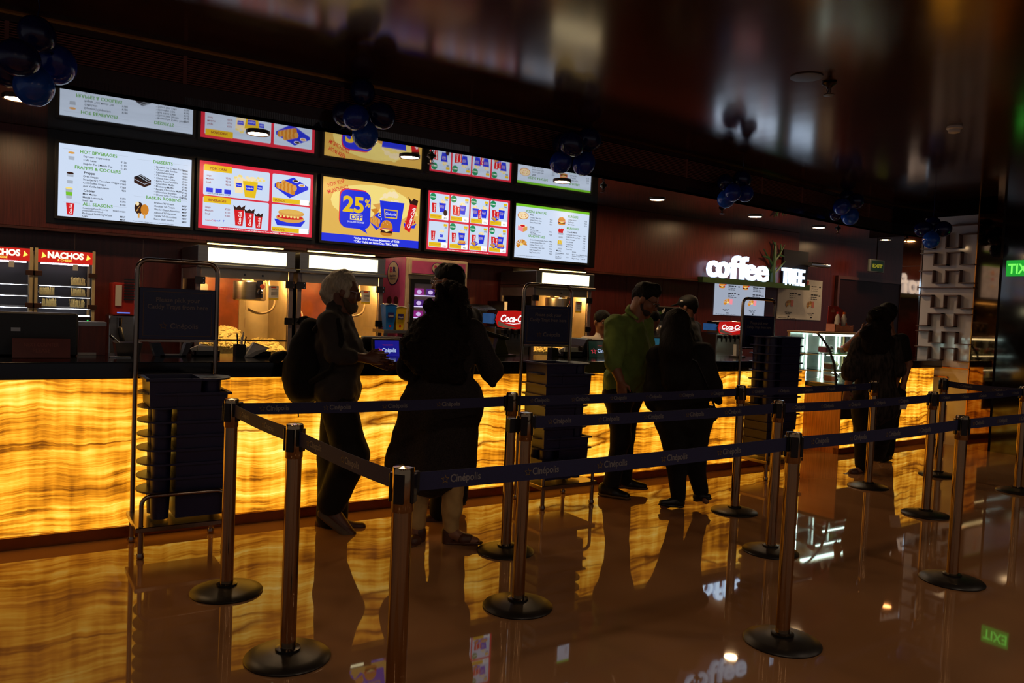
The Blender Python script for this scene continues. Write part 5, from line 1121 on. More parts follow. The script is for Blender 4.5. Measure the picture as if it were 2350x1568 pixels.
# steel pan with tongs
A = PY(262, 826, 5.62); B = PY(326, 787, 5.62); cx = (A.x+B.x)/2
t = thing('steel_pan', 'steel serving pan with tongs on the counter', 'pan', (cx, 5.65, ZT)); w = (B.x-A.x)/2; hz = B.z-ZT
m = MB(); T_ = [(cx-w, 5.58), (cx+w, 5.58), (cx+w, 5.75), (cx-w, 5.75)]; B_ = [(cx-w*.8, 5.6), (cx+w*.8, 5.6), (cx+w*.8, 5.73), (cx-w*.8, 5.73)]
m.raw([(a, b, ZT) for a, b in B_]+[(a, b, ZT+hz) for a, b in T_]+[(a*.99+cx*.01, b, ZT+.01) for a, b in B_]+[(cx+(a-cx)*.95, 5.665+(b-5.665)*.93, ZT+hz) for a, b in T_], [(3, 2, 1, 0), (0, 1, 5, 4), (1, 2, 6, 5), (2, 3, 7, 6), (3, 0, 4, 7), (4, 5, 13, 12), (5, 6, 14, 13), (6, 7, 15, 14), (7, 4, 12, 15), (12, 13, 9, 8), (13, 14, 10, 9), (14, 15, 11, 10), (15, 12, 8, 11), (8, 9, 10, 11)]).build('pan', STEEL, t)
P0, P1 = PY(253, 770, 5.62), PY(275, 790, 5.66); MB().tube([P0, P1, (P1.x+.06, 5.68, ZT+.03)], [.009, .008, .006], 8).build('tongs', CHROME, t, smooth=60)
A = PY(250, 826, 5.55); MB().box(A.x, 5.5, ZT, A.x+.12, 5.56, ZT+.006).build('saucer', STEEL, t)
# menu holders under first cart sign
A = PY(345, 828, 5.6); B = PY(372, 787, 5.6)
t = thing('menu_holder', 'dark angled menu holder seen below the first cart sign', 'holder', (A.x+.1, 5.6, ZT)); fr = Fr((A.x, 5.6, ZT)); MB().prism(fr, [(.03, 0), (.09, 0), (.06, B.z-ZT), (0, B.z-ZT)], -.1, 0).build('left_leaf', mat('holder_blue_black', (.06, .06, .12), rough=.2), t); MB().prism(fr, [(.19, 0), (.22, 0), (.26, B.z-ZT), (.22, B.z-ZT)], -.1, 0).build('right_leaf', DSTEEL, t); MB().fbox(fr, .06, 0, -.12, .22, .01, 0).build('base', BLACK, t)
# napkin holders, straw cups and paper bags
def napkins(px0, px1, pyt, Y, lab):
    A = PY(px0, 828, Y); B = PY(px1, pyt, Y); w = B.x-A.x; h = B.z-ZT
    t = thing('napkin_holder', lab, 'napkin holder', (A.x+w/2, Y, ZT), 'napkin holders'); m = MB(); m.box(A.x, Y, ZT, B.x, Y+.01, ZT+h*.62).box(A.x, Y+.09, ZT, B.x, Y+.1, ZT+h*.62).box(A.x, Y, ZT, A.x+.01, Y+.1, ZT+h*.62).box(B.x-.01, Y, ZT, B.x, Y+.1, ZT+h*.62).box(A.x, Y, ZT, B.x, Y+.1, ZT+.01); m.build('box', BLACK, t)
    fr = Fr((A.x-.02, Y+.05, ZT+.012)); m = MB(); m.prism(fr, [(.03, 0), (w*.8, 0), (w*1.02, h*.55), (w*.45, h*1.15), (.0, h*.6)], -.02, .0).prism(fr, [(.05, 0), (w*.9, 0), (w*.9, h*.9), (.05, h*.95)], .006, .02); m.build('napkins', PAPER, t)
napkins(446, 505, 798, 5.62, 'black napkin holder below the right edge of the first cart sign')
napkins(565, 622, 800, 5.60, 'black napkin holder with a big paper bag beside the backpack')
napkins(1294, 1340, 800, 5.62, 'black napkin holder right of the middle cart sign')
def straws(px, Y, lab, hh=.085):
    p = PY(px, 826, Y); t = thing('straw_cup', lab, 'cup', (p.x, Y, ZT), 'straw cups'); m = MB(); m.box(p.x-.035, Y-.035, ZT, p.x+.035, Y-.03, ZT+hh).box(p.x-.035, Y+.03, ZT, p.x+.035, Y+.035, ZT+hh).box(p.x-.035, Y-.03, ZT, p.x-.03, Y+.03, ZT+hh).box(p.x+.03, Y-.03, ZT, p.x+.035, Y+.03, ZT+hh).box(p.x-.03, Y-.03, ZT, p.x+.03, Y+.03, ZT+.008); m.build('box', BLACK, t); rnd = random.Random(px)
    for k in range(6):
        a, b = rnd.uniform(-.02, .02), rnd.uniform(-.02, .02); MB().cyl((p.x+a, Y+b, ZT+.01), (p.x+a*2.2, Y+b*2, ZT+hh+.07+rnd.uniform(-.02, .02)), .0045, n=7).build('straw', PAPER if k % 2 else DSTEEL, t)
straws(549, 5.62, 'black straw cup beside the paper bag'); straws(1268, 5.62, 'black straw cup seen under the middle cart sign')
p0 = PY(560, 828, 5.58); p1 = PY(612, 786, 5.58)
t = thing('paper_bag', 'crumpled white paper bag leaning on the counter', 'bag', (p0.x+.1, 5.58, ZT)); fr = Fr((p0.x, 5.57, ZT)); H = p1.z-ZT
V = [fr.p(.0, .0, .01), fr.p(.05, .0, .01), fr.p(.17, H*.62, .02), fr.p(.06, H*1.0, .01), fr.p(.0, .0, -.03), fr.p(.05, 0, -.03), fr.p(.17, H*.62, -.035), fr.p(.06, H*1.0, -.03), fr.p(.07, H*.45, .035)]
MB().raw(V, [(0, 1, 8), (1, 2, 8), (2, 3, 8), (3, 0, 8), (7, 6, 5, 4), (1, 0, 4, 5), (2, 1, 5, 6), (3, 2, 6, 7), (0, 3, 7, 4)]).build('sheet', PAPER, t); MB().raw([fr.p(.06, H, .012), fr.p(.17, H*.62, .022), fr.p(.155, H*.6, .024), fr.p(.055, H*.94, .014)], [(0, 1, 2, 3)]).build('folded_edge', mat('bag_kraft', (.7, .62, .5), rough=.7), t)
p = PY(1692, 826, 5.65)
t = thing('napkin_stack', 'small stack of napkins beside the last cart', 'napkins', (p.x, 5.65, ZT)); MB().box(p.x-.03, 5.62, ZT, p.x+.09, 5.74, ZT+.02).build('tray', STEEL, t); MB().prism(Fr((p.x, 5.65, ZT+.02)), [(-.02, 0), (.03, 0), (.02, .11), (-.025, .12)], -.04, 0).build('napkins', PAPER, t); MB().sph((p.x+.05, 5.67, ZT+.055), (.035, .03, .035), 12, 8).build('crumpled_napkin', PAPER, t, smooth=70)
# ------------------------------------------------------------------ back-counter appliances
A = PY(262, 648, 6.75); B = PY(294, 700, 6.75)
t = thing('drink_mixer', 'red and steel drink mixer with paper label left of the popcorn machines', 'machine', (A.x+.07, 6.8, .97))
MB().box(A.x, 6.8, 1.32, A.x+.16, 7.1, A.z).build('housing', mat('mixer_orange_red', (.70, .16, .07), rough=.35), t, bevel=.006); MB().box(A.x+.015, 6.792, B.z-.01, A.x+.06, 6.80, A.z-.02).build('label', PAPER, t)
for k in range(8): MB().box(A.x+.075, 6.79, 1.44+k*.022, A.x+.15, 6.80, 1.452+k*.022).build('louvre', DSTEEL, t)
MB().box(A.x-.02, 6.83, .97, A.x+.17, 7.12, 1.32).build('body', STEEL, t, bevel=.008); MB().cyl((A.x+.05, 6.80, 1.30), (A.x+.05, 6.80, 1.20), .02, .012, n=12).build('spout', CHROME, t, smooth=40); MB().box(A.x+.03, 6.795, 1.335, A.x+.12, 6.80, 1.343).build('indicator', glow('mixer_led', (.3, .5, 1), 1.5), t); MB().tube([(A.x+.05, 6.78, 1.22), (A.x+.06, 6.74, 1.15), (A.x+.07, 6.76, 1.1)], .018, 8).build('handle', BLACK, t, smooth=50)
# steel slotted rack above the first dispenser
A = PY(1096, 716, 6.98); B = PY(1166, 692, 6.98)
t = thing('roller_grill', 'steel roller grill behind the curly-haired woman', 'grill', ((A.x+B.x)/2, 7.08, A.z)); MB().box(A.x, 7.0, A.z-.05, B.x, 7.33, A.z).build('body', DSTEEL, t, bevel=.005)
for k in range(8): MB().cyl((A.x+.02, 7.01+k*.035, A.z+.012+k*.008), (B.x-.05, 7.01+k*.035, A.z+.012+k*.008), .012, n=10).build('roller', CHROME, t, smooth=40)
MB().box(B.x-.04, 7.0, A.z, B.x, 7.33, B.z).build('side_cheek', DSTEEL, t); MB().box(B.x-.035, 6.992, A.z+.03, B.x, 7.0, B.z-.005).build('warning_label', PAPER, t); MB().box(A.x+.02, 7.03, .97, A.x+.06, 7.28, A.z-.05).build('leg', DSTEEL, t); MB().box(B.x-.06, 7.03, .97, B.x-.02, 7.28, A.z-.05).build('leg', DSTEEL, t)
# coffee machine with picture panel
A = PY(1500, 702, 6.75); B = PY(1580, 760, 6.75)
t = thing('coffee_machine', 'steel coffee machine with a leafy picture panel behind the counter staff', 'machine', ((A.x+B.x)/2, 6.75, .97)); w = B.x-A.x
MB().box(A.x, 6.78, .97, B.x, 7.2, A.z).build('body', STEEL, t, bevel=.015, seg=2); fr = Fr((A.x, 6.778, 0)); MB().fbox(fr, .06, A.z-.17, 0, w*.62, A.z-.01, .004).build('picture_panel', mat('picture_dark', (.06, .05, .05), rough=.3), t)
for k in range(6): MB().ell(fr, .12+.06*k, A.z-.08+.03*math.sin(k*2.1), .04, .018, .006, n=10, rot=.8*k).build('petal', PAPER if k % 3 else mat('leaf_green', (.25, .4, .12), rough=.5), t)
MB().cyl((A.x+.18, 6.72, A.z-.25), (A.x+.18, 6.72, A.z-.35), .07, n=18).build('brew_head', CHROME, t, smooth=40); MB().lathe([(.10, 0), (.12, .04), (.11, .2), (.05, .26), (0, .27)], (A.x+.02, 6.7, A.z-.48), 20).build('boiler_dome', STEEL, t, smooth=50); MB().box(A.x+.05, 6.62, .99, B.x-.05, 6.8, 1.02).build('drip_tray', DSTEEL, t)

# ------------------------------------------------------------------ pastry case
XC0, XC1, YC0, YC1, ZC0, ZC1 = 8.0, 9.10, 5.50, 6.16, .74, 1.385
t = thing('pastry_case', 'curved glass pastry display case lit from inside', 'display case', (8.55, 5.8, ZC0))
CRM = mat('case_cream_metal', (.78, .66, .45), rough=.4); LEDC = glow('case_led', (.84, .97, .92), 9, True)
MB().box(XC0, YC0-.07, ZC0+.006, XC1, YC1, ZC0+.05).build('base_plate', BLACK, t, bevel=.004)
prof = [(YC0-.03, ZC0+.05), (YC0-.02, .90), (YC0+.02, 1.06), (YC0+.09, 1.20), (YC0+.19, 1.32), (YC0+.25, ZC1-.02)]
fr = Fr((XC0, 0, 0), (0, 1, 0), (0, 0, 1)); top = [(YC1, ZC0+.05), (YC1, ZC1-.02)]
m = MB(); L = XC1-XC0; V = [(XC0+.01, y, z) for y, z in prof]+[(XC1-.01, y, z) for y, z in prof]; n = len(prof); m.raw(V, [(i, i+n, i+n+1, i+1) for i in range(n-1)]).build('curved_glass', GLASS, t, smooth=50)
for X in (XC0, XC1-.006):
    g = MB(); P = prof+top[::-1]; g.raw([(X+.003, y, z) for y, z in P], [tuple(range(len(P)))]); g.build('side_glass', GLASS, t)
    MB().tube([(X+.004, y, z) for y, z in prof], .014, 8).build('front_rib', BLACK, t, smooth=50); MB().box(X-.004, YC1-.03, ZC0+.05, X+.012, YC1, ZC1-.02).build('back_post', CRM, t)
MB().box(XC0-.01, YC0+.23, ZC1-.02, XC1+.01, YC1+.01, ZC1).build('top_board', mat('case_top_board', (.72, .55, .36), rough=.45), t, bevel=.003)
MB().box(XC0+.01, YC1-.012, ZC0+.05, XC1-.01, YC1-.004, ZC1-.02).build('rear_glass', mat('case_rear', (.62, .64, .62), rough=.15, metal=.4), t)
for a in (.30, .62, .93): MB().box(XC0+a*1.05, YC1-.045, ZC0+.05, XC0+a*1.05+.016, YC1-.03, ZC1-.03).build('led_post', LEDC, t)
SHV = [(ZC0+.065, YC0+.01), (.945, YC0+.03), (1.135, YC0+.11)]
for zz, y0 in SHV[1:]:
    s = MB().box(XC0+.02, y0, zz-.008, XC1-.02, YC1-.05, zz).build('glass_shelf', glass('shelf_glass', 'd8e8dc', 1.2), t); MB().box(XC0+.02, y0-.004, zz-.012, XC1-.02, y0, zz+.002).build('price_rail', CRM, s); MB().box(XC0+.03, y0+.006, zz-.02, XC1-.03, y0+.022, zz-.01).build('led_strip', LEDC, s)
    for X in (XC0+.006, XC1-.014): MB().prism(Fr((X, 0, 0), (0, 1, 0), (0, 0, 1)), [(y0, zz-.012), (YC1-.03, zz-.01), (YC1-.03, zz-.07), (YC1-.16, zz-.035)], 0, .008).build('bracket', CRM, s)
MB().box(XC0+.03, YC0+.27, ZC1-.045, XC1-.03, YC0+.33, ZC1-.025).build('led_strip', LEDC, t); MB().box(XC0+.02, YC0, ZC0+.05, XC1-.02, YC1-.05, ZC0+.06).build('floor_pan', STEEL, t)
rnd = random.Random(11); k = 0; seen = {}
kinds = [('red velvet cake slice', (.45, .08, .08)), ('dark chocolate cake slice', (.16, .07, .05)), ('glazed brown pastry', (.45, .24, .10)), ('cream topped pastry', (.85, .78, .6))]
for si, (zz, y0) in enumerate(SHV):
    for j in range(6):
        nm, col = kinds[(j+si*2) % 4]; x = XC0+.13+j*.165; y = y0+.12+.05*(j % 2); mm = mat('pastry_'+nm.replace(' ', '_'), col, rough=.5, var=.2, vs_=30)
        lab = ['first', 'second', 'third', 'fourth', 'fifth', 'sixth'][j]+' item, '+nm+', on the '+['bottom', 'middle', 'top'][si]+' pastry shelf'
        t2 = thing('pastry', lab, 'pastry', (x, y, zz), 'pastries in the display case')
        if j % 3 == 0: MB().prism(Fr((x, y, zz+.012), (1, 0, 0), (0, 1, 0)), [(-.05, -.05), (.05, -.05), (.0, .09)], 0, .06).build('cake', mm, t2, bevel=.004); MB().prism(Fr((x, y, zz+.072), (1, 0, 0), (0, 1, 0)), [(-.05, -.05), (.05, -.05), (.0, .09)], 0, .012).build('icing', PAPER if col[0] > .3 else mm, t2)
        elif j % 3 == 1: MB().lathe([(.03, 0), (.042, .04), (.048, .045), (.036, .07), (.012, .085), (0, .086)], (x, y, zz+.012), 16).build('muffin', mm, t2, smooth=50); MB().lathe([(.028, 0), (.043, .038)], (x, y, zz+.0115), 16).build('paper_case', PAPER, t2)
        else: MB().lathe([(.05, 0), (.055, .02), (.055, .05), (.05, .06), (0, .062)], (x, y, zz+.012), 20).build('cake', mm, t2, smooth=45); MB().sph((x, y, zz+.082), .012, 8, 6).build('topping', REDP, t2, smooth=60)
        MB().lathe([(.06, .004), (.065, .010), (.02, .006), (0, .006)], (x, y, zz+.001), 18).build('paper_plate', PAPER, t2, smooth=50)
        if j % 2: MB().fbox(Fr((x-.05, y0+.02, zz+.002), (1, 0, 0), Vector((0, .3, .95))), 0, 0, 0, .05, .05, .003).build('price_card', mat('price_card_green', (.35, .5, .42), rough=.5), t2)
# juice bottles in a red stand on the case
A = PY(1905, 760, 6.0); B = PY(1950, 703, 6.0); x0, x1 = A.x, B.x; zt = ZC1+.001
t = thing('bottle_stand', 'red cardboard stand for juice bottles on the pastry case', 'stand', ((x0+x1)/2, 6.0, zt)); REDC = mat('stand_red_card', (.66, .12, .06), rough=.5); PNK = mat('stand_pale_card', (.80, .55, .45), rough=.6); w = x1-x0; H = B.z-zt
MB().prism(Fr((x0, 6.06, zt)), [(.02, 0), (w-.02, 0), (w-.02, H*.80), (w*.6, H*.97), (w*.25, H), (.03, H*.95)], -.006, 0).build('back_card', REDC, t)
MB().prism(Fr((x0, 5.93, zt)), [(0, 0), (w, 0), (w, H*.25), (w*.8, H*.22), (w*.6, H*.26), (w*.4, H*.22), (w*.2, H*.26), (0, H*.3)], -.006, 0).build('front_card', PNK, t); MB().box(x0, 5.93, zt, x0+.005, 6.06, zt+H*.3).build('side_card', PNK, t); MB().box(x1-.005, 5.93, zt, x1, 6.06, zt+H*.27).build('side_card', PNK, t); MB().box(x0, 5.93, zt, x1, 6.06, zt+.004).build('floor_card', PNK, t)
m = MB(); fr = Fr((x0, 6.054, zt)); m.pane(fr, w*.18, H*.80, w*.42, H*.84, .002).pane(fr, w*.18, H*.74, w*.38, H*.78, .002).pane(fr, w*.3, H*.86, w*.36, H*.88, .002); tag(m.build('print', PNK, t), kind='stuff')
for q, cap, lab in ((.33, REDP, 'white juice bottle with a red berry print in the red stand'), (.68, mat('cap_orange', (.9, .4, .05), rough=.4), 'white juice bottle with an orange cap in the red stand')):
    bx = x0+w*q; t2 = thing('juice_bottle', lab, 'bottle', (bx, 5.99, zt+.004), 'juice bottles'); MB().lathe([(.034, .004), (.037, .02), (.036, .12), (.03, .15), (.034, .17), (.018, .21), (.014, .225)], (bx, 5.99, zt), 18).build('bottle', PAPER, t2, smooth=50); MB().lathe([(.017, .225), (.017, .25), (.0, .252)], (bx, 5.99, zt), 14).build('cap', cap, t2, smooth=40); MB().ell(Fr((bx, 5.951, zt+.09)), 0, 0, .018, .03, .0, n=14).build('fruit_print', cap, t2)

# ------------------------------------------------------------------ people: smooth-blended solids turned into one skin
def A3(p): return np.array((p[0], p[1], p[2]), float)
class Sdf:
    def __init__(s): s.p = []
    def cap(s, a, b, ra, rb=None, k=.03, sq=None): s.p.append(('c', A3(a), A3(b), ra, ra if rb is None else rb, k, sq)); return s
    def ell(s, c, r, ax=None, k=.03): s.p.append(('e', A3(c), np.array(r, float), np.eye(3) if ax is None else np.array([A3(v) for v in ax]), k)); return s
    def chain(s, pts, rs, k=.03):
        for i in range(len(pts)-1): s.cap(pts[i], pts[i+1], rs[i], rs[i+1], k)
        return s
    def mesh(s, name, mats, parent, vox=.012, wav=None, off=0.0):
        lo = np.full(3, 1e9); hi = -lo
        for q in s.p:
            r = (max(q[3], q[4])*(1.0 if q[6] is None else max(1, 1/q[6][1])) if q[0] == 'c' else q[2].max())+off+.02
            for e in ((q[1], q[2]) if q[0] == 'c' else (q[1],)): lo = np.minimum(lo, e-r); hi = np.maximum(hi, e+r)
        n = np.ceil((hi-lo)/vox).astype(int)+3; lo = lo-vox
        D = np.full(n, .5, np.float32)
        for q in s.p:
            k = q[5] if q[0] == 'c' else q[4]
            r = (max(q[3], q[4])*(1.0 if q[6] is None else max(1, 1/q[6][1])) if q[0] == 'c' else q[2].max())+off+k+2*vox
            e = np.array((q[1], q[2])) if q[0] == 'c' else np.array((q[1],))
            i0 = np.maximum(0, np.floor((e.min(0)-r-lo)/vox).astype(int)); i1 = np.minimum(n, np.ceil((e.max(0)+r-lo)/vox).astype(int)+1)
            g = [lo[i]+vox*np.arange(i0[i], i1[i]) for i in range(3)]
            P = np.stack(np.meshgrid(*g, indexing='ij'), -1)
            if q[0] == 'c':
                a, b = q[1], q[2]; ab = b-a; L2 = max(ab@ab, 1e-9); w_ = P-a
                if q[6] is not None:
                    dv, fac = q[6]; dv = A3(dv); dv = dv/np.linalg.norm(dv); t = np.clip((w_@ab)/L2, 0, 1); x = w_-t[..., None]*ab; x = x+((x@dv)*(fac-1))[..., None]*dv; d = np.linalg.norm(x, axis=-1)
                else:
                    t = np.clip((w_@ab)/L2, 0, 1); d = np.linalg.norm(w_-t[..., None]*ab, axis=-1)
                d = d-(q[3]+(q[4]-q[3])*t)-off
            else:
                x = (P-q[1])@q[3].T; rr = q[2]+off; k0 = np.linalg.norm(x/rr, axis=-1); k1 = np.linalg.norm(x/rr**2, axis=-1); d = k0*(k0-1)/np.maximum(k1, 1e-6)
            sl = tuple(slice(i0[i], i1[i]) for i in range(3)); c = D[sl]
            h = np.clip(.5+.5*(c-d)/k, 0, 1); D[sl] = c*(1-h)+d*h-k*h*(1-h)
        if wav:
            amp, fq = wav; X, Y, Z = [lo[i]+vox*np.arange(n[i]) for i in range(3)]
            X, Y, Z = X[:, None, None], Y[None, :, None], Z[None, None, :]
            D = D+amp*(np.sin(X*fq+1.7*np.sin(Z*fq*.6))*np.sin(Y*fq*1.1+1.3*np.sin(Z*fq*.5+2))+.6*np.sin(Z*fq*1.4+2*np.sin(X*fq*.7)+2*np.sin(Y*fq*.8)))
        sg_ = D < 0; N = np.array(D.shape)
        cn = sum(sg_[i:N[0]-1+i, j:N[1]-1+j, k:N[2]-1+k].astype(np.int8) for i in (0, 1) for j in (0, 1) for k in (0, 1))
        act = (cn > 0) & (cn < 8); idx = np.argwhere(act); ids = np.full(act.shape, -1, np.int64); ids[act] = np.arange(len(idx))
        acc = np.zeros((len(idx), 3)); cnt = np.zeros(len(idx)); CO = [(i, j, k) for i in (0, 1) for j in (0, 1) for k in (0, 1)]
        for a in CO:
            for ax in range(3):
                if a[ax]: continue
                b = list(a); b[ax] = 1; ia = idx+np.array(a); ib = idx+np.array(b)
                va = D[ia[:, 0], ia[:, 1], ia[:, 2]]; vb = D[ib[:, 0], ib[:, 1], ib[:, 2]]; mk = (va < 0) != (vb < 0)
                t = np.where(mk, va/np.where(mk, va-vb, 1), 0); pp = np.tile(np.array(a, float), (len(idx), 1)); pp[:, ax] += t
                acc += pp*mk[:, None]; cnt += mk
        V = lo+vox*(idx+acc/cnt[:, None]); F = []
        for ax in range(3):
            u, w2 = [(1, 2), (2, 0), (0, 1)][ax]
            A = [slice(None)]*3; B = [slice(None)]*3; A[ax] = slice(0, -1); B[ax] = slice(1, None)
            e = np.argwhere(sg_[tuple(A)] != sg_[tuple(B)]); e = e[(e[:, u] > 0) & (e[:, w2] > 0) & (e[:, u] < N[u]-1) & (e[:, w2] < N[w2]-1)]
            ins = sg_[e[:, 0], e[:, 1], e[:, 2]]; q = []
            for du, dw in ((1, 1), (0, 1), (0, 0), (1, 0)):
                c = e.copy(); c[:, u] -= du; c[:, w2] -= dw; q.append(ids[c[:, 0], c[:, 1], c[:, 2]])
            q = np.stack(q, 1); q[~ins] = q[~ins][:, ::-1]; F.append(q)
        F = np.concatenate(F); F = F[(F >= 0).all(1)]
        o_ = np.array(base_of(parent)); me = bpy.data.meshes.new(name); me.from_pydata((V-o_).tolist(), [], F.tolist())
        for m_ in (mats if isinstance(mats, (list, tuple)) else [mats]): me.materials.append(m_)
        me.shade_smooth(); ob = bpy.data.objects.new(name, me); COL.objects.link(ob); ob.parent = parent
        return ob
FH = Vector((_f.x, _f.y, 0)).normalized(); RH = Vector((FH.y, -FH.x, 0)); UP = Vector((0, 0, 1))
def cv(a, b, c): return (RH*a+UP*b-FH*c)                # right, up, towards the camera
def hand(s, wr, d, side, sz=1.0, curl=.35, spread=1.0):  # palm and five fingers; d = pointing direction, side = thumb side
    d = Vector(d).normalized(); side = Vector(side); side = (side-d*side.dot(d)).normalized(); n = d.cross(side)
    wr = Vector(wr); s.cap(wr, wr+d*.03*sz, .024*sz, .026*sz, .015)
    s.cap(wr+d*.03*sz+side*.018*sz, wr+d*.085*sz+side*.024*sz, .018*sz, .015*sz, .012).cap(wr+d*.03*sz-side*.018*sz, wr+d*.08*sz-side*.024*sz, .018*sz, .014*sz, .012).cap(wr+d*.03*sz, wr+d*.085*sz, .019*sz, .015*sz, .012)
    for i, ln in enumerate((.072, .08, .075, .058)):
        o = (1.5-i)*.0185*sz; a = wr+d*(.085 if i < 3 else .078)*sz+side*o; dd = (d+side*(1.5-i)*.07*spread).normalized()
        b = a+dd*ln*.5*sz+n*curl*.02*sz; c = b+(dd*(1-curl*.6)+n*curl).normalized()*ln*.5*sz
        s.cap(a, b, .0092*sz, .0085*sz, .006).cap(b, c, .0085*sz, .0068*sz, .006)
    a = wr+d*.028*sz+side*.026*sz; b = a+(d*.6+side*.7).normalized()*.038*sz; c = b+(d*.95+side*.25+n*curl*.5).normalized()*.034*sz
    s.cap(a, b, .014*sz, .011*sz, .01).cap(b, c, .0105*sz, .008*sz, .006)
def head_axes(face, tilt=0.0):
    F = Vector(face).normalized(); S = F.cross(UP).normalized(); U = S.cross(F).normalized(); return F, S, U
def head(s, c, F, S, U, z=1.0, beard=False):
    c = Vector(c); ax = (S, F, U)
    s.ell(c+U*.025*z-F*.008*z, (.076*z, .096*z, .098*z), ax, .02).ell(c+F*.022*z-U*.045*z, (.060*z, .072*z, .082*z), ax, .03)
    s.cap(c+F*.07*z-U*.095*z, c+F*.075*z-U*.1*z, .026*z, .026*z, .02).cap(c+F*.086*z+U*.012*z, c+F*.108*z-U*.028*z, .010*z, .015*z, .012)
    s.cap(c+F*.076*z+U*.028*z+S*.03*z, c+F*.076*z+U*.028*z-S*.03*z, .015*z, .015*z, .012)
    for q in (-1, 1):
        s.ell(c+S*q*.084*z-U*.008*z-F*.006*z, (.013*z, .024*z, .034*z), ax, .008); s.ell(c+S*q*.04*z+F*.06*z-U*.03*z, (.02*z, .02*z, .018*z), ax, .02)
    s.cap(c+F*.09*z-U*.058*z+S*.018*z, c+F*.09*z-U*.058*z-S*.018*z, .008*z, .008*z, .008)
def face_parts(c, F, S, U, z, parent, glasses=None, eyes=True):
    c = Vector(c)
    if eyes:
        for q in (-1, 1):
            e = MB(); p = c+F*.079*z+S*q*.032*z+U*.008*z; e.sph(p, .0105*z, 10, 8); o = e.build('eye', mat('eye_white', (.75, .72, .68), rough=.3), parent, smooth=60)
            MB().sph(p+F*.0055*z, .0066*z, 8, 6).build('iris', mat('eye_iris', (.06, .04, .03), rough=.2), o, smooth=60)
            MB().tube([p+U*.02*z+F*.008*z-S*q*.018*z, p+U*.025*z+F*.012*z, p+U*.018*z+F*.002*z+S*q*.02*z], [.003*z, .004*z, .002*z], 6).build('eyebrow', mat('brow_hair', (.05, .04, .03), rough=.8), parent)
        m = MB(); m.sph(c+F*.094*z-U*.06*z, 1, 6, 4); m = MB(); V = c+F*.096*z-U*.059*z; m.tube([V-S*.022*z-F*.008*z, V, V+S*.022*z-F*.008*z], [.002*z, .006*z, .002*z], 6); m.build('lips', mat('lips', (.45, .22, .18), rough=.5), parent, smooth=60)
    if glasses:
        m = MB()
        for q in (-1, 1):
            p = c+F*.105*z+S*q*.033*z+U*.008*z; m.tube([p+S*.024*z*math.cos(t)+U*.019*z*math.sin(t) for t in [2*PI*i/14 for i in range(15)]], .0022*z, 6); m.tube([p+S*q*.024*z+U*.006*z, c+S*q*.08*z+F*.02*z+U*.012*z, c+S*q*.082*z-F*.01*z], .002*z, 6)
        m.tube([c+F*.105*z-S*.009*z+U*.012*z, c+F*.108*z+U*.014*z, c+F*.105*z+S*.009*z+U*.012*z], .002*z, 6); g = m.build('glasses', glasses, parent, smooth=60)
        for q in (-1, 1): MB().ell(Fr(c+F*.1055*z+S*q*.033*z+U*.008*z, S, U), 0, 0, .023*z, .018*z, 0, n=14).build('lens', GLASS, g)
SKIN = mat('skin_brown', (.52, .33, .22), rough=.5, var=.08, vs_=25, bump=.05, bs=200); SKIND = mat('skin_deep_brown', (.40, .24, .16), rough=.5, var=.08, vs_=25, bump=.05, bs=200)
HAIRK = mat('hair_black', (.075, .055, .045), spec=.15, rough=.65, var=.4, vs_=60, stretch=(1, 1, .15), bump=.5, bs=120); HAIRG = mat('hair_grey', (.62, .58, .50), rough=.6, var=.25, vs_=80, stretch=(1, 1, .3), bump=.6, bs=150); HAIRC = mat('hair_curly_dark', (.10, .07, .055), spec=.15, rough=.8, var=.4, vs_=90, bump=1.0, bs=160)
def cloth(name, col, rough=.85, **k): return mat(name, col, rough=rough, spec=.2, var=k.pop('var', .12), vs_=k.pop('vs_', 14), bump=k.pop('bump', .5), bs=k.pop('bs', 11), bd=.03, sheen=.03, **k)
class Person:
    def __init__(s, lab, gx, gy, d0=None):
        g = PZ(gx, gy, 0) if d0 is None else PD(gx, gy, d0); s.d = (g-CAMP).dot(_f); s.t = thing('person', lab, 'person', (g.x, g.y, 0)); s.b = Sdf()
    def j(s, x, y, dd=0): return PD(x, y, s.d+dd)
    def m(s, px): return px*s.d/FPX
def torso(s, sh, hp, r=(.062, .105, .10), chest=.115, belly=None, kk=.07):
    shm = (sh[0]+sh[1])/2; hm = (hp[0]+hp[1])/2; cm = shm*.68+hm*.32; bm_ = shm*.25+hm*.75
    s.cap(sh[0], sh[1], r[0], r[0], kk).cap(shm*.9+hm*.1, cm, chest*.85, chest, kk).cap(cm, bm_, chest, r[1], kk).cap(hp[0], hp[1], r[2], r[2], kk)
    w = (sh[1]-sh[0])*.22; s.cap(cm-w, cm+w, chest*.92, chest*.92, kk)
    if belly: s.ell(belly[0], (belly[1],)*3, None, .06)
def shoe(p, heel, toe, sole, upper, parent, h=.085, w=.042, name='shoe'):
    heel, toe = Vector(heel), Vector(toe); d = (toe-heel); s = Sdf(); m_ = heel+d*.45
    s.cap(heel+UP*.04, m_+UP*.042, w*.86, w*.8, .03).cap(m_+UP*.036, toe-d*.06+UP*.028, w*.85, w*.66, .03).cap(heel+UP*h*.9, heel+d*.18+UP*h*.75, w*.75, w*.75, .03)
    o = s.mesh(name, upper, parent, .009)
    q = Sdf(); sq = (UP, 2.6); q.cap(heel+UP*.014, m_+UP*.014, w*.98, w*.92, .02, sq).cap(m_+UP*.014, toe-d*.04+UP*.014, w*.95, w*.78, .02, sq); q.mesh('sole', sole, o, .009)
    return o
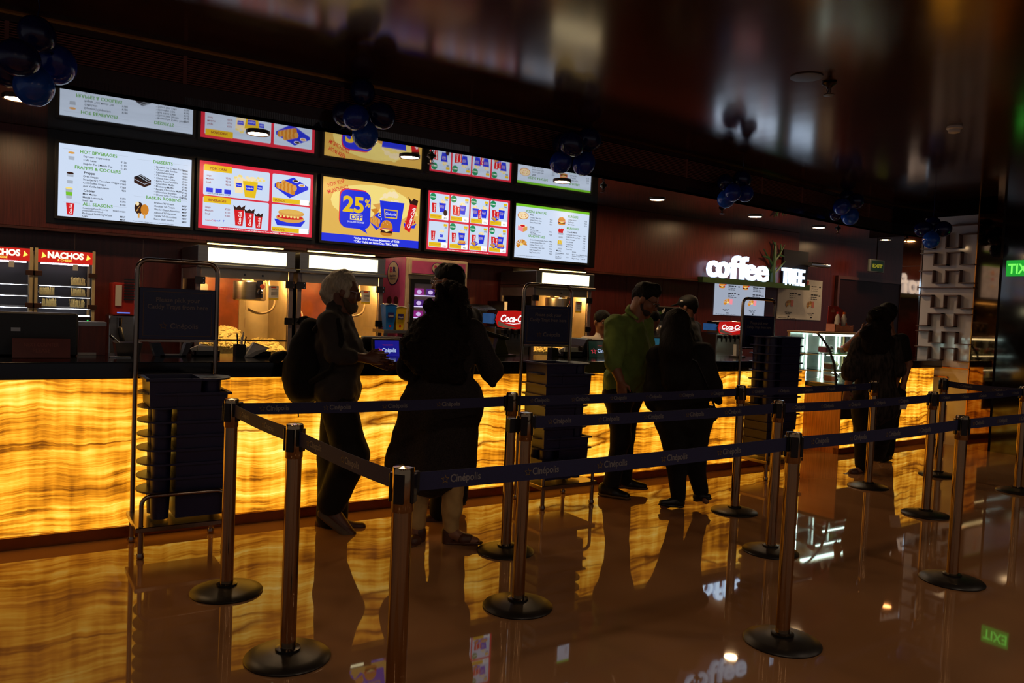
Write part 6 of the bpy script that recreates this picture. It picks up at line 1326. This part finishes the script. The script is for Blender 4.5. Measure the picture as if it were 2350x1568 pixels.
BLK = cloth('cloth_black', (.10, .085, .075)); SHOEK = mat('shoe_black', (.05, .04, .035), rough=.4); SHOEB = mat('shoe_brown', (.30, .16, .08), rough=.5); SOLE = mat('shoe_sole', (.35, .26, .16), rough=.6)

# 1 grey-haired man with a backpack
P = Person('grey-haired bearded man in a dark shirt standing at the counter, hands together', 778, 1213); j = P.j; t = P.t
hc = j(789, 670); F, S, U = head_axes(cv(.93, -.16, -.25)); b = P.b
head(b, hc, F, S, U, 1.0); nk = j(770, 712); b.cap(hc-U*.05-F*.02, nk, .055, .062, .04)
sh = (j(757, 742, -.16), j(783, 738, .16)); hp = (j(768, 898, -.08), j(780, 898, .08)); torso(b, sh, hp, belly=(j(788, 825), .125))
ne, nw = j(770, 815, -.20), j(836, 822, -.10); fe, fw = j(806, 812, .16), j(852, 826, .02)
b.chain((sh[0], ne, nw), (.052, .042, .030)); b.chain((sh[1], fe, fw), (.052, .042, .030)); hand(b, nw, cv(.95, -.02, .05), cv(.1, .9, -.3), 1.0, .25); hand(b, fw, cv(.9, -.22, .15), cv(.2, .9, -.2), 1.0, .3)
nk_, na, nt = j(806, 1046, -.10), j(758, 1160, -.06), j(806, 1226, -.10); fk, fa, ft = j(768, 1052, .05), j(762, 1194, .05), j(828, 1213, .06)
b.chain((hp[0], nk_, na), (.085, .058, .042)); b.chain((hp[1], fk, fa), (.085, .058, .042)); b.cap(na, nt, .036, .03).cap(fa, ft, .036, .03)
b.mesh('body', SKIND, t, .008)
SH1 = cloth('shirt_dark_umber', (.205, .185, .17)); s = Sdf(); torso(s, sh, hp, (.078, .128, .115), .132, (j(790, 822), .14)); s.chain((sh[0], ne), (.072, .062)).chain((ne, ne*.45+nw*.55), (.062, .05)).chain((sh[1], fe, fe*.5+fw*.5), (.072, .06, .05)).cap(nk, nk+cv(.01, .03, 0), .068, .066, .03)
s.cap(hp[0]+UP*.02, hp[1]+UP*.02, .14, .14, .05); s.cap(j(758, 722, -.05), j(790, 734, -.06), .03, .024, .02).cap(j(764, 716, .06), j(798, 730, .05), .03, .024, .02); s.mesh('shirt', SH1, t, .010, (.0036, 46))
s = Sdf(); s.cap(hp[0], hp[1], .115, .115, .05).chain((hp[0], nk_, na+(nk_-na)*.08), (.118, .112, .095), .04).chain((hp[1], fk, fa+UP*.03), (.118, .108, .104), .04); s.mesh('trousers', BLK, t, .011, (.002, 22))
s = Sdf(); s.ell(hc+U*.045-F*.03, (.090, .102, .090), (S, F, U), .02).cap(hc-F*.095-U*.005, hc-F*.085-U*.055, .042, .036, .03).cap(hc-F*.06-U*.06, hc-F*.07-U*.085, .05, .03, .03).cap(hc+S*.07-U*.02+F*.01, hc+S*.07+U*.05, .026, .03, .02).cap(hc-S*.07-U*.02+F*.01, hc-S*.07+U*.05, .026, .03, .02); s.ell(hc+U*.07-F*.02, (.07, .075, .075), (S, F, U), .02).cap(hc-F*.10+U*.03, hc-F*.105-U*.03, .04, .045, .03); s.mesh('hair', HAIRG, t, .009, (.0045, 70))
s = Sdf(); s.ell(hc+F*.062-U*.092, (.055, .05, .046), (S, F, U), .02).cap(hc+F*.03-U*.075+S*.055, hc-U*.03+S*.072, .022, .014, .02).cap(hc+F*.03-U*.075-S*.055, hc-U*.03-S*.072, .022, .014, .02); s.mesh('beard', mat('beard_grey', (.30, .24, .17), rough=.8, bump=.6, bs=150), t, .009, (.0025, 110))
face_parts(hc, F, S, U, 1.0, t, CHROME)
shoe(P, j(735, 1222, .05), j(836, 1218, .06), SOLE, SHOEB, t)
hl, tn = na+cv(-.03, -.02, 0), nt; s = Sdf(); s.cap(hl, tn, .040, .034, .03); o = s.mesh('shoe', SHOEB, t, .009); s = Sdf(); s.cap(hl+cv(-.012, -.03, .025), tn+cv(0, -.012, .03), .036, .032, .02, (cv(.5, .3, 1), 2.2)); s.mesh('sole', SOLE, o, .009)
t2 = thing('money_wallet', 'small tan wallet in the grey-haired man\'s hands', 'wallet', PD(868, 806, P.d)); MB().fbox(Fr(PD(856, 812, P.d-.06), RH, (UP*.95+FH*.2)), 0, 0, 0, .075, .022, .012).build('flap', mat('wallet_tan', (.55, .38, .22), rough=.5), t2, bevel=.003); MB().fbox(Fr(PD(857, 822, P.d-.06), RH, UP), 0, 0, -.004, .07, .02, .010).build('body', MATS['wallet_tan'], t2, bevel=.003)
t2 = thing('backpack', 'bulging black backpack worn by the grey-haired man', 'backpack', j(690, 900)); BP_ = cloth('backpack_nylon', (.075, .065, .06), rough=.9)
s = Sdf(); s.cap(j(713, 754, -.07), j(702, 885, -.08), .07, .11, .05).cap(j(713, 754, .04), j(702, 885, .04), .07, .11, .05).cap(j(694, 792, -.06), j(686, 868, -.06), .08, .105, .05).cap(j(694, 792, .04), j(686, 868, .04), .08, .105, .05).cap(j(694, 890, -.04), j(694, 896, .04), .10, .10, .05).cap(j(668, 832, -.05), j(668, 868, -.05), .05, .055, .02).cap(j(668, 832, .05), j(668, 868, .05), .05, .055, .02); s.mesh('main_bag', BP_, t2, .011, (.003, 20))
s = Sdf(); s.cap(j(650, 815, -.02), j(634, 822, -.03), .03, .03, .04).cap(j(634, 822, -.03), j(624, 826, -.03), .03, .02, .03); s.mesh('side_pocket', BP_, t2, .01)
MB().tube([j(683, 742), j(690, 731), j(702, 729), j(714, 735)], P.m(4.5), 8).build('carry_handle', BP_, t2, smooth=60); MB().tube([j(722, 760, -.15), j(745, 728, -.2), j(775, 735, -.2), j(785, 780, -.22), j(760, 850, -.24), j(712, 878, -.17)], .02, 8).build('shoulder_strap', BP_, t2, smooth=60); MB().tube([j(684, 905), j(684, 930), j(685, 958)], .004, 6).build('loose_strap', BP_, t2)

# 2 man in glasses behind the curly-haired woman
P = Person('tall dark-haired man in glasses in profile, mostly hidden behind the curly-haired woman', 985, 1189); j = P.j; t = P.t; b = P.b
hc = j(1028, 648); F, S, U = head_axes(cv(-.95, -.1, -.2)); head(b, hc, F, S, U, 1.02); nk = j(1046, 700); b.cap(hc-U*.06-F*.025, nk, .058, .065, .04)
sh = (j(1030, 730, -.17), j(1082, 732, .15)); hp = (j(1030, 905, -.07), j(1055, 905, .08)); torso(b, sh, hp)
ne, nw = j(1020, 815, -.2), j(985, 850, -.05); fe, fw = j(1085, 820, .08), j(1040, 850, .06); b.chain((sh[0], ne, nw), (.052, .042, .03)).chain((sh[1], fe, fw), (.052, .042, .03)); hand(b, nw, cv(-.9, -.1, 0), cv(0, .9, 0)); hand(b, fw, cv(-.9, -.1, 0), cv(0, .9, 0))
k1, a1 = j(1022, 1050, -.06), j(1008, 1185, -.05); k2, a2 = j(1050, 1040, .1), j(1052, 1150, .22); b.chain((hp[0], k1, a1), (.085, .058, .042)).chain((hp[1], k2, a2), (.085, .058, .042)); b.mesh('body', SKIN, t, .009)
s = Sdf(); torso(s, sh, hp, (.08, .125, .115), .135); s.chain((sh[0], ne, ne*.4+nw*.6), (.07, .06, .048)).chain((sh[1], fe, fe*.4+fw*.6), (.07, .06, .048)).cap(nk, nk+UP*.03, .07, .066, .03); s.mesh('shirt', cloth('shirt_midnight', (.10, .10, .13)), t, .012, (.002, 24))
s = Sdf(); s.cap(hp[0], hp[1], .11, .11, .05).chain((hp[0], k1, a1+UP*.03), (.11, .08, .07), .04).chain((hp[1], k2, a2+UP*.03), (.11, .08, .07), .04); s.mesh('trousers', BLK, t, .012, (.002, 22))
s = Sdf(); s.ell(hc+U*.05-F*.02, (.088, .108, .083), (S, F, U), .02).cap(hc-F*.085+U*.0, hc-F*.07-U*.05, .036, .03, .03).cap(hc+F*.06+U*.085, hc+F*.03+U*.1, .03, .04, .02); s.mesh('hair', HAIRK, t, .009, (.0025, 90)); face_parts(hc, F, S, U, 1.02, t, CHROME)
shoe(P, j(1018, 1207, -.05), j(948, 1206, -.08), SOLE, SHOEB, t); shoe(P, j(1058, 1160, .25), j(975, 1164, .28), SOLE, SHOEB, t)

# 3 curly-haired woman
P = Person('woman with long curly hair seen from behind in a dark knee-length dress', 1010, 1243); j = P.j; t = P.t; b = P.b
hc = j(1034, 690); F, S, U = head_axes(cv(-.15, -.05, -1)); head(b, hc, F, S, U, .97); nk = j(1025, 742, -.02); b.cap(hc-U*.06-F*.02, nk, .05, .055, .04)
sh = (j(957, 775, .02), j(1086, 762, -.02)); hp = (j(972, 930, 0), j(1058, 928, 0)); torso(b, sh, hp, (.055, .10, .11), .11)
e1, w1 = j(938, 845, .05), j(955, 850, .28); e2, w2 = j(1128, 848, .02), j(1096, 830, .26); b.chain((sh[0], e1, w1), (.045, .038, .028)).chain((sh[1], e2, w2), (.045, .038, .028)); hand(b, w1, cv(.3, .2, -.9), cv(1, 0, 0), .9); hand(b, w2, cv(-.3, .2, -.9), cv(-1, 0, 0), .9)
k1, a1 = j(968, 1085, .02), j(958, 1222, .0); k2, a2 = j(1042, 1085, -.02), j(1034, 1222, -.02); b.chain((hp[0], k1, a1), (.09, .06, .04)).chain((hp[1], k2, a2), (.09, .06, .04)); b.cap(a1, j(950, 1246, -.02), .036, .03).cap(a2, j(1088, 1243, -.05), .036, .026); b.cap(j(1060, 1240, -.03), j(1094, 1244, -.06), .03, .02); b.mesh('body', SKIN, t, .009)
DR = cloth('dress_dark_print', (.15, .125, .12), var=.5, vs_=160); s = Sdf(); torso(s, sh, hp, (.075, .125, .14), .128)
s.cap(j(978, 905), j(936, 1062), .13, .15, .06, (FH, 1.2)).cap(j(1012, 905), j(986, 1088), .15, .15, .06).cap(j(1056, 905), j(1047, 1068), .13, .128, .06).cap(j(1010, 960, -.04), j(1000, 1075, -.05), .15, .16, .05)
s.chain((sh[0], e1, e1*.6+w1*.4), (.07, .075, .07)).chain((sh[1], e2), (.078, .07)).cap(e2, e2+cv(.01, -.09, .02), .07, .025, .04).cap(e2, e2*.55+w2*.45, .07, .06, .03); s.mesh('dress', DR, t, .012, (.003, 34))
LEG = cloth('leggings_cream', (.72, .58, .36)); s = Sdf(); s.chain((k1, a1+UP*.05), (.072, .05)).chain((k2, k2*.4+a2*.6, a2+UP*.03), (.076, .062, .052)); s.mesh('leggings', LEG, t, .011, (.0025, 34))
s = Sdf(); s.ell(hc+U*.02-F*.01, (.098, .11, .11), (S, F, U), .03).ell(j(1030, 725, -.07), (.13, .11, .11), (RH, FH, UP), .05).ell(j(1012, 770, -.11), (.175, .11, .14), (RH, FH, UP), .06).ell(j(990, 815, -.12), (.165, .10, .13), (RH, FH, UP), .06).ell(j(1015, 845, -.12), (.13, .08, .10), (RH, FH, UP), .06).ell(j(966, 770, -.06), (.08, .08, .11), (RH, FH, UP), .05).ell(j(1054, 700, -.03), (.05, .08, .10), (RH, FH, UP), .05)
rc = random.Random(5)
for k in range(90):
    y = rc.uniform(0, 1); yy = 660+215*y; cx = 1035-38*min(1, y*1.5); hw = 28+46*min(1, y*2.2)-18*max(0, y-.75)*4*.5; s.cap(j(cx+rc.uniform(-1, 1)*hw, yy, rc.uniform(-.2, .02)), j(cx+rc.uniform(-1, 1)*hw, yy+16, rc.uniform(-.2, .02)), .024, .016, .02) if False else s.ell(j(cx+rc.uniform(-1, 1)*hw, yy, rc.uniform(-.2, -.02)), (.028, .026, .034), None, .03)
s.mesh('hair', HAIRC, t, .011, (.006, 85))
def sandal(h, to, par):
    s = Sdf(); s.cap(Vector(h)+UP*.012, Vector(to)+UP*.010, .042, .036, .02, (UP, 3.0)); o = s.mesh('sandal', SHOEB, par, .009); s = Sdf(); m_ = Vector(h)*.45+Vector(to)*.55; s.cap(m_+UP*.03, m_*.7+Vector(to)*.3+UP*.03, .043, .036, .02); s.mesh('strap', SHOEB, o, .01)
    if h[2] == h[2]: s = Sdf(); s.cap(Vector(h)+UP*.02, Vector(h)+UP*.085, .04, .042, .02); s.mesh('heel_cup', SHOEB, o, .01)
sandal(j(1028, 1249, -.02), j(1096, 1249, -.06), t); sandal(j(962, 1250, 0), j(942, 1256, -.12), t)

# 4 man in the green shirt
P = Person('man in glasses and an olive green shirt looking down at papers', 1425, 1136); j = P.j; t = P.t; b = P.b
hc = j(1482, 688); F, S, U = head_axes(cv(.80, -.48, .32)); head(b, hc, F, S, U, 1.05); nk = j(1455, 728); b.cap(hc-U*.05-F*.03, nk, .06, .07, .04)
sh = (j(1413, 748, -.12), j(1474, 745, .16)); hp = (j(1418, 905, -.08), j(1442, 905, .08)); torso(b, sh, hp, (.07, .125, .115), .13, (j(1450, 845), .13))
e1, w1 = j(1408, 836, -.25), j(1424, 874, -.30); e2, w2 = j(1490, 838, .12), j(1488, 838, .02); w2 = j(1492, 862, .05); b.chain((sh[0], e1, w1), (.06, .047, .034)).chain((sh[1], e2, w2), (.06, .047, .034)); hand(b, w1, cv(.18, -1, 0), cv(.9, 0, .3), 1.05, .3); hand(b, w2, cv(.0, -1, .1), cv(-.8, 0, .5), 1.05, .4)
k1, a1 = j(1425, 1005, -.06), j(1402, 1122, -.06); k2, a2 = j(1434, 1000, .06), j(1432, 1106, .08); b.chain((hp[0], k1, a1), (.095, .062, .045)).chain((hp[1], k2, a2), (.095, .062, .045)); b.mesh('body', SKIN, t, .009)
GR = cloth('shirt_olive_green', (.42, .50, .235), bump=.7, bs=9); s = Sdf(); torso(s, sh, hp, (.088, .15, .112), .15, (j(1446, 838), .155)); s.cap(hp[0]+UP*.12, hp[0]-UP*.01, .125, .108, .05).cap(hp[1]+UP*.12, hp[1]-UP*.03, .125, .105, .05).cap(j(1455, 860, .02), j(1466, 890, .02), .11, .07, .05)
s.chain((sh[0], sh[0]*.45+e1*.55, e1), (.09, .088, .07)).chain((sh[1], e2), (.085, .07)); s.mesh('shirt', GR, t, .010, (.0042, 42))
s = Sdf(); s.cap(j(1441, 716, -.06), j(1463, 732, -.12), .017, .013, .02).cap(j(1446, 706, .07), j(1478, 730, .07), .017, .013, .02).cap(j(1439, 712, -.05), j(1444, 704, .07), .018, .018, .02); s.mesh('collar', GR, t, .009)
s = Sdf(); s.cap(hp[0], hp[1], .125, .125, .05).chain((hp[0], k1, a1+UP*.03), (.115, .078, .068), .04).chain((hp[1], k2, a2+UP*.03), (.115, .078, .068), .04); s.mesh('jeans', cloth('jeans_black', (.10, .09, .095)), t, .011, (.002, 24))
s = Sdf(); s.ell(hc+U*.05-F*.03, (.092, .104, .092), (S, F, U), .02).cap(hc-F*.085+U*.0, hc-F*.07-U*.055, .045, .034, .03).cap(hc+S*.076+U*.03, hc+S*.076-U*.02-F*.01, .022, .014, .02).cap(hc-S*.076+U*.03, hc-S*.076-U*.02-F*.01, .022, .014, .02).cap(hc+F*.05+U*.1+S*.02, hc+F*.02+U*.12, .04, .045, .03); s.mesh('hair', HAIRK, t, .009, (.0022, 80))
s = Sdf(); s.ell(hc+F*.05-U*.085, (.062, .052, .045), (S, F, U), .02); s.cap(hc+S*.062-U*.03, hc+S*.05-U*.08+F*.02, .02, .024, .02).cap(hc-S*.062-U*.03, hc-S*.05-U*.08+F*.02, .02, .024, .02); s.mesh('beard', mat('beard_dark', (.17, .11, .08), rough=.8, bump=.5, bs=150), t, .009); face_parts(hc, F, S, U, 1.05, t, BLACK)
shoe(P, j(1384, 1138, -.06), j(1440, 1147, -.16), SOLE, SHOEK, t, w=.048); shoe(P, j(1418, 1119, .1), j(1480, 1125, .08), SOLE, SHOEK, t, w=.048)
for k, (pts, lab) in enumerate((([(1488, 812), (1497, 806), (1506, 812), (1500, 822)], 'upper folded paper slip held by the man in green'), ([(1482, 826), (1492, 814), (1504, 822), (1497, 832)], 'lower folded paper slip held by the man in green'))):
    q = [PD(x, y, P.d-.12-.02*k) for x, y in pts]; c = sum(q, Vector())/4; t2 = thing('paper_slip', lab, 'paper', c, 'paper slips'); MB().raw([*q, *[v+FH*.002 for v in q]], [(3, 2, 1, 0), (4, 5, 6, 7), (0, 1, 5, 4), (1, 2, 6, 5), (2, 3, 7, 6), (3, 0, 4, 7)]).build('sheet', PAPER, t2); MB().raw([q[0]-FH*.001, q[1]-FH*.001, (q[1]+q[2])/2-FH*.006, (q[0]+q[3])/2-FH*.006], [(3, 2, 1, 0)]).build('fold', PAPER, t2)

# 5 woman in black with long straight hair
P = Person('woman in black with very long straight hair seen from behind', 1575, 1166); j = P.j; t = P.t; b = P.b
hc = j(1552, 745); F, S, U = head_axes(cv(-.2, -.05, -1)); head(b, hc, F, S, U, .96); nk = j(1557, 790); b.cap(hc-U*.06-F*.02, nk, .05, .055, .04)
sh = (j(1510, 818, .02), j(1612, 812, -.02)); hp = (j(1540, 960, 0), j(1598, 958, 0)); torso(b, sh, hp, (.055, .11, .12), .115)
e1, w1 = j(1500, 900, .05), j(1520, 880, .26); e2, w2 = j(1632, 895, .05), j(1610, 900, .22); b.chain((sh[0], e1, w1), (.048, .04, .03)).chain((sh[1], e2, w2), (.048, .04, .03)); hand(b, w1, cv(.1, .1, -1), cv(1, 0, 0), .9); hand(b, w2, cv(-.1, .1, -1), cv(-1, 0, 0), .9)
k1, a1 = j(1553, 1060, -.02), j(1556, 1150, -.02); k2, a2 = j(1594, 1055, .0), j(1608, 1135, .05); b.chain((hp[0], k1, a1), (.10, .064, .04)).chain((hp[1], k2, a2), (.10, .064, .04)); b.cap(a1, j(1522, 1162, -.06), .032, .026).cap(a2, j(1620, 1150, -.02), .032, .026); b.mesh('body', SKIN, t, .009)
KB = cloth('top_black', (.085, .075, .075)); s = Sdf(); torso(s, sh, hp, (.08, .15, .13), .14); s.cap(sh[0], j(1506, 905, .02), .08, .10, .05).cap(j(1506, 900, .02), j(1497, 928, .02), .10, .05, .04).cap(sh[1], j(1628, 885, .0), .085, .095, .05).cap(j(1630, 890, 0), j(1648, 920, 0), .09, .035, .04).cap(j(1560, 900, .0), j(1568, 955, 0), .19, .185, .06, (FH, 1.4)); s.mesh('top', KB, t, .012, (.003, 36))
s = Sdf(); s.cap(hp[0], hp[1], .13, .13, .05).chain((hp[0], k1, a1+UP*.02), (.125, .082, .056), .04).chain((hp[1], k2, a2+UP*.02), (.125, .082, .058), .04); s.mesh('trousers', KB, t, .012, (.002, 22))
s = Sdf(); s.ell(hc+U*.02-F*.015, (.095, .11, .112), (S, F, U), .03).cap(j(1552, 745, -.05), j(1553, 800, -.10), .10, .125, .05).cap(j(1553, 800, -.10), j(1552, 870, -.12), .125, .12, .05, (FH, 1.6)).cap(j(1530, 760, -.03), j(1524, 840, -.06), .045, .045, .04).cap(j(1580, 765, -.03), j(1592, 830, -.08), .045, .05, .04); s.mesh('hair', HAIRK, t, .011, (.002, 60))
shoe(P, j(1560, 1166, -.02), j(1517, 1162, -.10), SHOEK, SHOEK, t, h=.05, w=.038); shoe(P, j(1600, 1152, .05), j(1626, 1148, -.02), SHOEK, SHOEK, t, h=.05, w=.038)
t2 = thing('shoulder_bag', 'black shoulder bag at the right hip of the woman in black', 'bag', j(1632, 960)); s = Sdf(); s.ell(j(1632, 950, .02), (P.m(17), .05, P.m(20)), (RH, FH, UP), .03); s.mesh('pouch', SHOEK, t2, .01); MB().tube([j(1640, 935, 0), j(1630, 900, -.12), j(1600, 830, -.16), j(1570, 815, -.12)], .008, 6).build('strap', SHOEK, t2)

# 6 woman in the patterned tunic, 7 man beside her
P = Person('curly-haired woman in a patterned brown tunic seen from behind near the pastry case', 1975, 1085); j = P.j; t = P.t; b = P.b
hc = j(2017, 735); F, S, U = head_axes(cv(.1, 0, -1)); head(b, hc, F, S, U, .95); nk = j(2012, 772); b.cap(hc-U*.06-F*.02, nk, .05, .055, .04)
sh = (j(1974, 792, .02), j(2046, 790, -.02)); hp = (j(1985, 920, 0), j(2030, 918, 0)); torso(b, sh, hp, (.055, .11, .12), .115); e1, w1 = j(1952, 850, -.04), j(1944, 895, -.06); e2, w2 = j(2062, 850, .02), j(2052, 890, .1); b.chain((sh[0], e1, w1), (.05, .042, .03)).chain((sh[1], e2, w2), (.05, .042, .03)); hand(b, w1, cv(-.05, -1, 0), cv(.9, 0, .2), .95); hand(b, w2, cv(0, -1, -.3), cv(-.9, 0, 0), .95)
k1, a1 = j(1985, 1000, 0), j(1982, 1074, 0); k2, a2 = j(2022, 995, .02), j(2012, 1050, .25); b.chain((hp[0], k1, a1), (.10, .064, .042)).chain((hp[1], k2, a2), (.10, .064, .042)); b.cap(a1, j(1946, 1090, -.06), .036, .026); b.mesh('body', SKIN, t, .011)
TN_ = mat('tunic_woven_pattern', (.19, .165, .15), rough=.9, spec=.1, var=.75, vs_=40, stretch=(1, 1, .18), bump=.2, bs=40); s = Sdf(); torso(s, sh, hp, (.08, .15, .14), .14); s.cap(j(2008, 880), j(2010, 935), .20, .215, .06, (FH, 1.4)).chain((sh[0], e1), (.085, .085)).cap(e1, e1+(w1-e1)*.25, .085, .075, .03).chain((sh[1], e2), (.08, .075)); s.mesh('tunic', TN_, t, .013, (.003, 36))
s = Sdf(); s.cap(hp[0], hp[1], .13, .13, .05).chain((hp[0], k1, a1+UP*.04), (.14, .105, .085), .04).chain((hp[1], k2, a2+UP*.04), (.14, .105, .085), .04); s.mesh('trousers', KB, t, .013, (.002, 22))
s = Sdf(); s.ell(hc+U*.02-F*.01, (.11, .115, .12), (S, F, U), .03).ell(j(2012, 770, -.08), (.125, .09, .14), (RH, FH, UP), .05).ell(j(2008, 795, -.1), (.13, .08, .09), (RH, FH, UP), .05)
for k in range(40): s.ell(j(2012+rc.uniform(-32, 30), rc.uniform(715, 812), rc.uniform(-.16, -.02)), (.04, .035, .045), None, .03)
s.mesh('hair', HAIRC, t, .013, (.006, 75)); sandal(j(1985, 1091, .0), j(1940, 1092, -.1), t); MB().cyl(j(1983, 1080), j(1986, 1094), .02, .012, n=8).build('block_heel', SHOEK, t)
t2 = thing('shoulder_bag', 'dark bag hanging at the right hip of the woman in the patterned tunic', 'bag', j(2050, 962)); s = Sdf(); s.ell(j(2048, 942, -.04), (P.m(15), .05, P.m(22)), (RH, FH, UP), .03); s.mesh('pouch', SHOEK, t2, .012); MB().tube([j(2052, 925, -.05), j(2056, 860, -.12), j(2040, 790, -.12)], .008, 6).build('strap', SHOEK, t2)
P = Person('man in black half hidden behind the woman in the patterned tunic', 2040, 1058); j = P.j; t = P.t; b = P.b
hc = j(2034, 722); F, S, U = head_axes(cv(-.4, 0, -.9)); head(b, hc, F, S, U, 1.0); nk = j(2040, 765); b.cap(hc-U*.06-F*.02, nk, .055, .06, .04)
sh = (j(1985, 790, .05), j(2068, 782, -.05)); hp = (j(2010, 905, 0), j(2050, 905, 0)); torso(b, sh, hp, (.06, .12, .11), .125); e1, w1 = j(1946, 797, -.1), j(1978, 762, -.25); e2, w2 = j(2084, 835, -.05), j(2073, 882, -.08); b.chain((sh[0], e1, w1), (.05, .045, .034)).chain((sh[1], e2, w2), (.05, .042, .03)); hand(b, w2, cv(-.1, -1, .1), cv(-.9, 0, .2), 1.0, .4); hand(b, w1, cv(.6, .5, -.3), cv(0, .9, 0), 1.0, .3)
k1, a1 = j(2010, 975, .1), j(2008, 1035, .15); k2, a2 = j(2042, 975, .05), j(2036, 1042, .05); b.chain((hp[0], k1, a1), (.09, .06, .042)).chain((hp[1], k2, a2), (.09, .06, .042)); b.mesh('body', SKIN, t, .011)
s = Sdf(); torso(s, sh, hp, (.078, .14, .13), .142); s.chain((sh[0], sh[0]*.4+e1*.6), (.07, .062)).chain((sh[1], sh[1]*.3+e2*.7), (.075, .068)); s.mesh('shirt', KB, t, .013, (.0025, 20)); s = Sdf(); s.cap(hp[0], hp[1], .12, .12, .05).chain((hp[0], k1, a1+UP*.03), (.115, .08, .07), .04).chain((hp[1], k2, a2+UP*.03), (.115, .08, .07), .04); s.mesh('trousers', KB, t, .013); s = Sdf(); s.ell(hc+U*.04-F*.015, (.09, .108, .095), (S, F, U), .02).cap(hc-F*.08, hc-F*.07-U*.05, .04, .03, .03); s.mesh('hair', HAIRK, t, .011, (.002, 70)); shoe(P, j(2040, 1054, .05), j(2022, 1062, -.12), SHOEK, SHOEK, t); shoe(P, j(2010, 1046, .15), j(1998, 1052, 0), SHOEK, SHOEK, t)
t2 = thing('paper_folder', 'white paper folder in the hand of the man in black', 'folder', PD(2072, 942, P.d-.1)); MB().fbox(Fr(PD(2055, 940, P.d-.12), (RH*.95+FH*.2).normalized(), (UP*.96+RH*.2).normalized()), 0, 0, 0, .13, .13, .004).build('cover', PAPER, t2); MB().fbox(Fr(PD(2057, 938, P.d-.135), (RH*.95+FH*.2).normalized(), (UP*.96+RH*.25).normalized()), 0, 0, 0, .12, .12, .003).build('sheet', PAPER, t2)

# 8-10 staff behind the counter
def staff(lab, px, py, Y, face, shirt, cap_mat, hairm, tall, label_name, z=.97, shoulder=(-34, 34), logo=None, arm=None):
    d = (PY(px, py, Y)-CAMP).dot(_f); hc = PD(px, py, d); t = thing('person', lab, 'person', (hc.x, hc.y, 0)); F, S, U = head_axes(cv(*face)); b = Sdf(); head(b, hc, F, S, U, z); J = lambda x, y, dd=0: PD(x, y, d+dd)
    nk = hc-UP*.17-F*.02; b.cap(hc-U*.06-F*.02, nk, .052, .058, .04); sv = F.cross(UP).normalized(); sh = (nk-UP*.06-sv*.17, nk-UP*.06+sv*.17); hp = (nk-UP*.56-sv*.08, nk-UP*.56+sv*.08); torso(b, sh, hp)
    el = [sh[k]-UP*.27+sv*(-1, 1)[k]*.05 for k in (0, 1)]; wr = [el[k]+F*.2-UP*.04 for k in (0, 1)]
    for k in (0, 1): b.chain((sh[k], el[k], wr[k]), (.05, .042, .03)); hand(b, wr[k], F, sv*(1, -1)[k], .95)
    kn = [hp[k]-UP*.42 for k in (0, 1)]; an = [Vector((hp[k].x, hp[k].y, .08)) for k in (0, 1)]
    for k in (0, 1): b.chain((hp[k], kn[k], an[k]), (.085, .06, .042)); b.cap(an[k], an[k]+F*.16-UP*.04, .036, .03)
    b.mesh('body', SKIN, t, .012); s = Sdf(); torso(s, sh, hp, (.078, .125, .118), .135)
    for k in (0, 1): s.chain((sh[k], sh[k]*.35+el[k]*.65), (.072, .065))
    s.cap(nk, nk+UP*.03, .068, .064, .02); s.mesh('shirt', shirt, t, .013, (.002, 22)); s = Sdf()
    for k in (0, 1): s.chain((hp[k], kn[k], an[k]), (.112, .085, .072))
    s.mesh('trousers', BLK, t, .014); s = Sdf(); s.ell(hc+U*.04-F*.02, (.088, .106, .09), (S, F, U), .02).cap(hc-F*.085, hc-F*.07-U*.055, .04, .03, .03); s.mesh('hair', hairm, t, .011, (.002, 70)); face_parts(hc, F, S, U, z, t)
    for k in (0, 1): shoe(None, an[k]-UP*.075-F*.03, an[k]-UP*.075+F*.2, SHOEK, SHOEK, t)
    if cap_mat:
        s = Sdf(); s.ell(hc+U*.065-F*.01, (.098, .115, .078), (S, F, U), .02).cap(hc+F*.09+U*.055, hc+F*.165+U*.045, .055, .04, .03, (U, 4.0)); c = s.mesh('cap', cap_mat, t, .011)
        MB().sph(hc+U*.07+F*.02+S*.098, (.02, .02, .012), 8, 6).build('cap_logo', TXTW, c, smooth=60); MB().sph(hc+U*.07+F*.02-S*.098, (.02, .02, .012), 8, 6).build('cap_logo', TXTW, c, smooth=60)
    return t, sh, el, F, sv
staff('young woman in a white shirt behind the counter, left of the man in green', 1383, 740, 6.34, (.30, -.15, .9), cloth('shirt_white', (.82, .78, .74)), None, HAIRK, 1.5, '')
GS = cloth('shirt_staff_grey', (.17, .17, .18)); t, sh, el, F, sv = staff('staff man in a black cap and grey shirt, turned away at the coffee machine', 1578, 706, 6.36, (-.75, -.15, -.55), GS, mat('cap_black', (.04, .04, .045), rough=.7), HAIRK, 1.7, '')
t, sh, el, F, sv = staff('staff person in a grey shirt partly hidden behind the man in green', 1496, 736, 6.30, (.5, -.3, -.8), GS, None, HAIRK, 1.6, '')
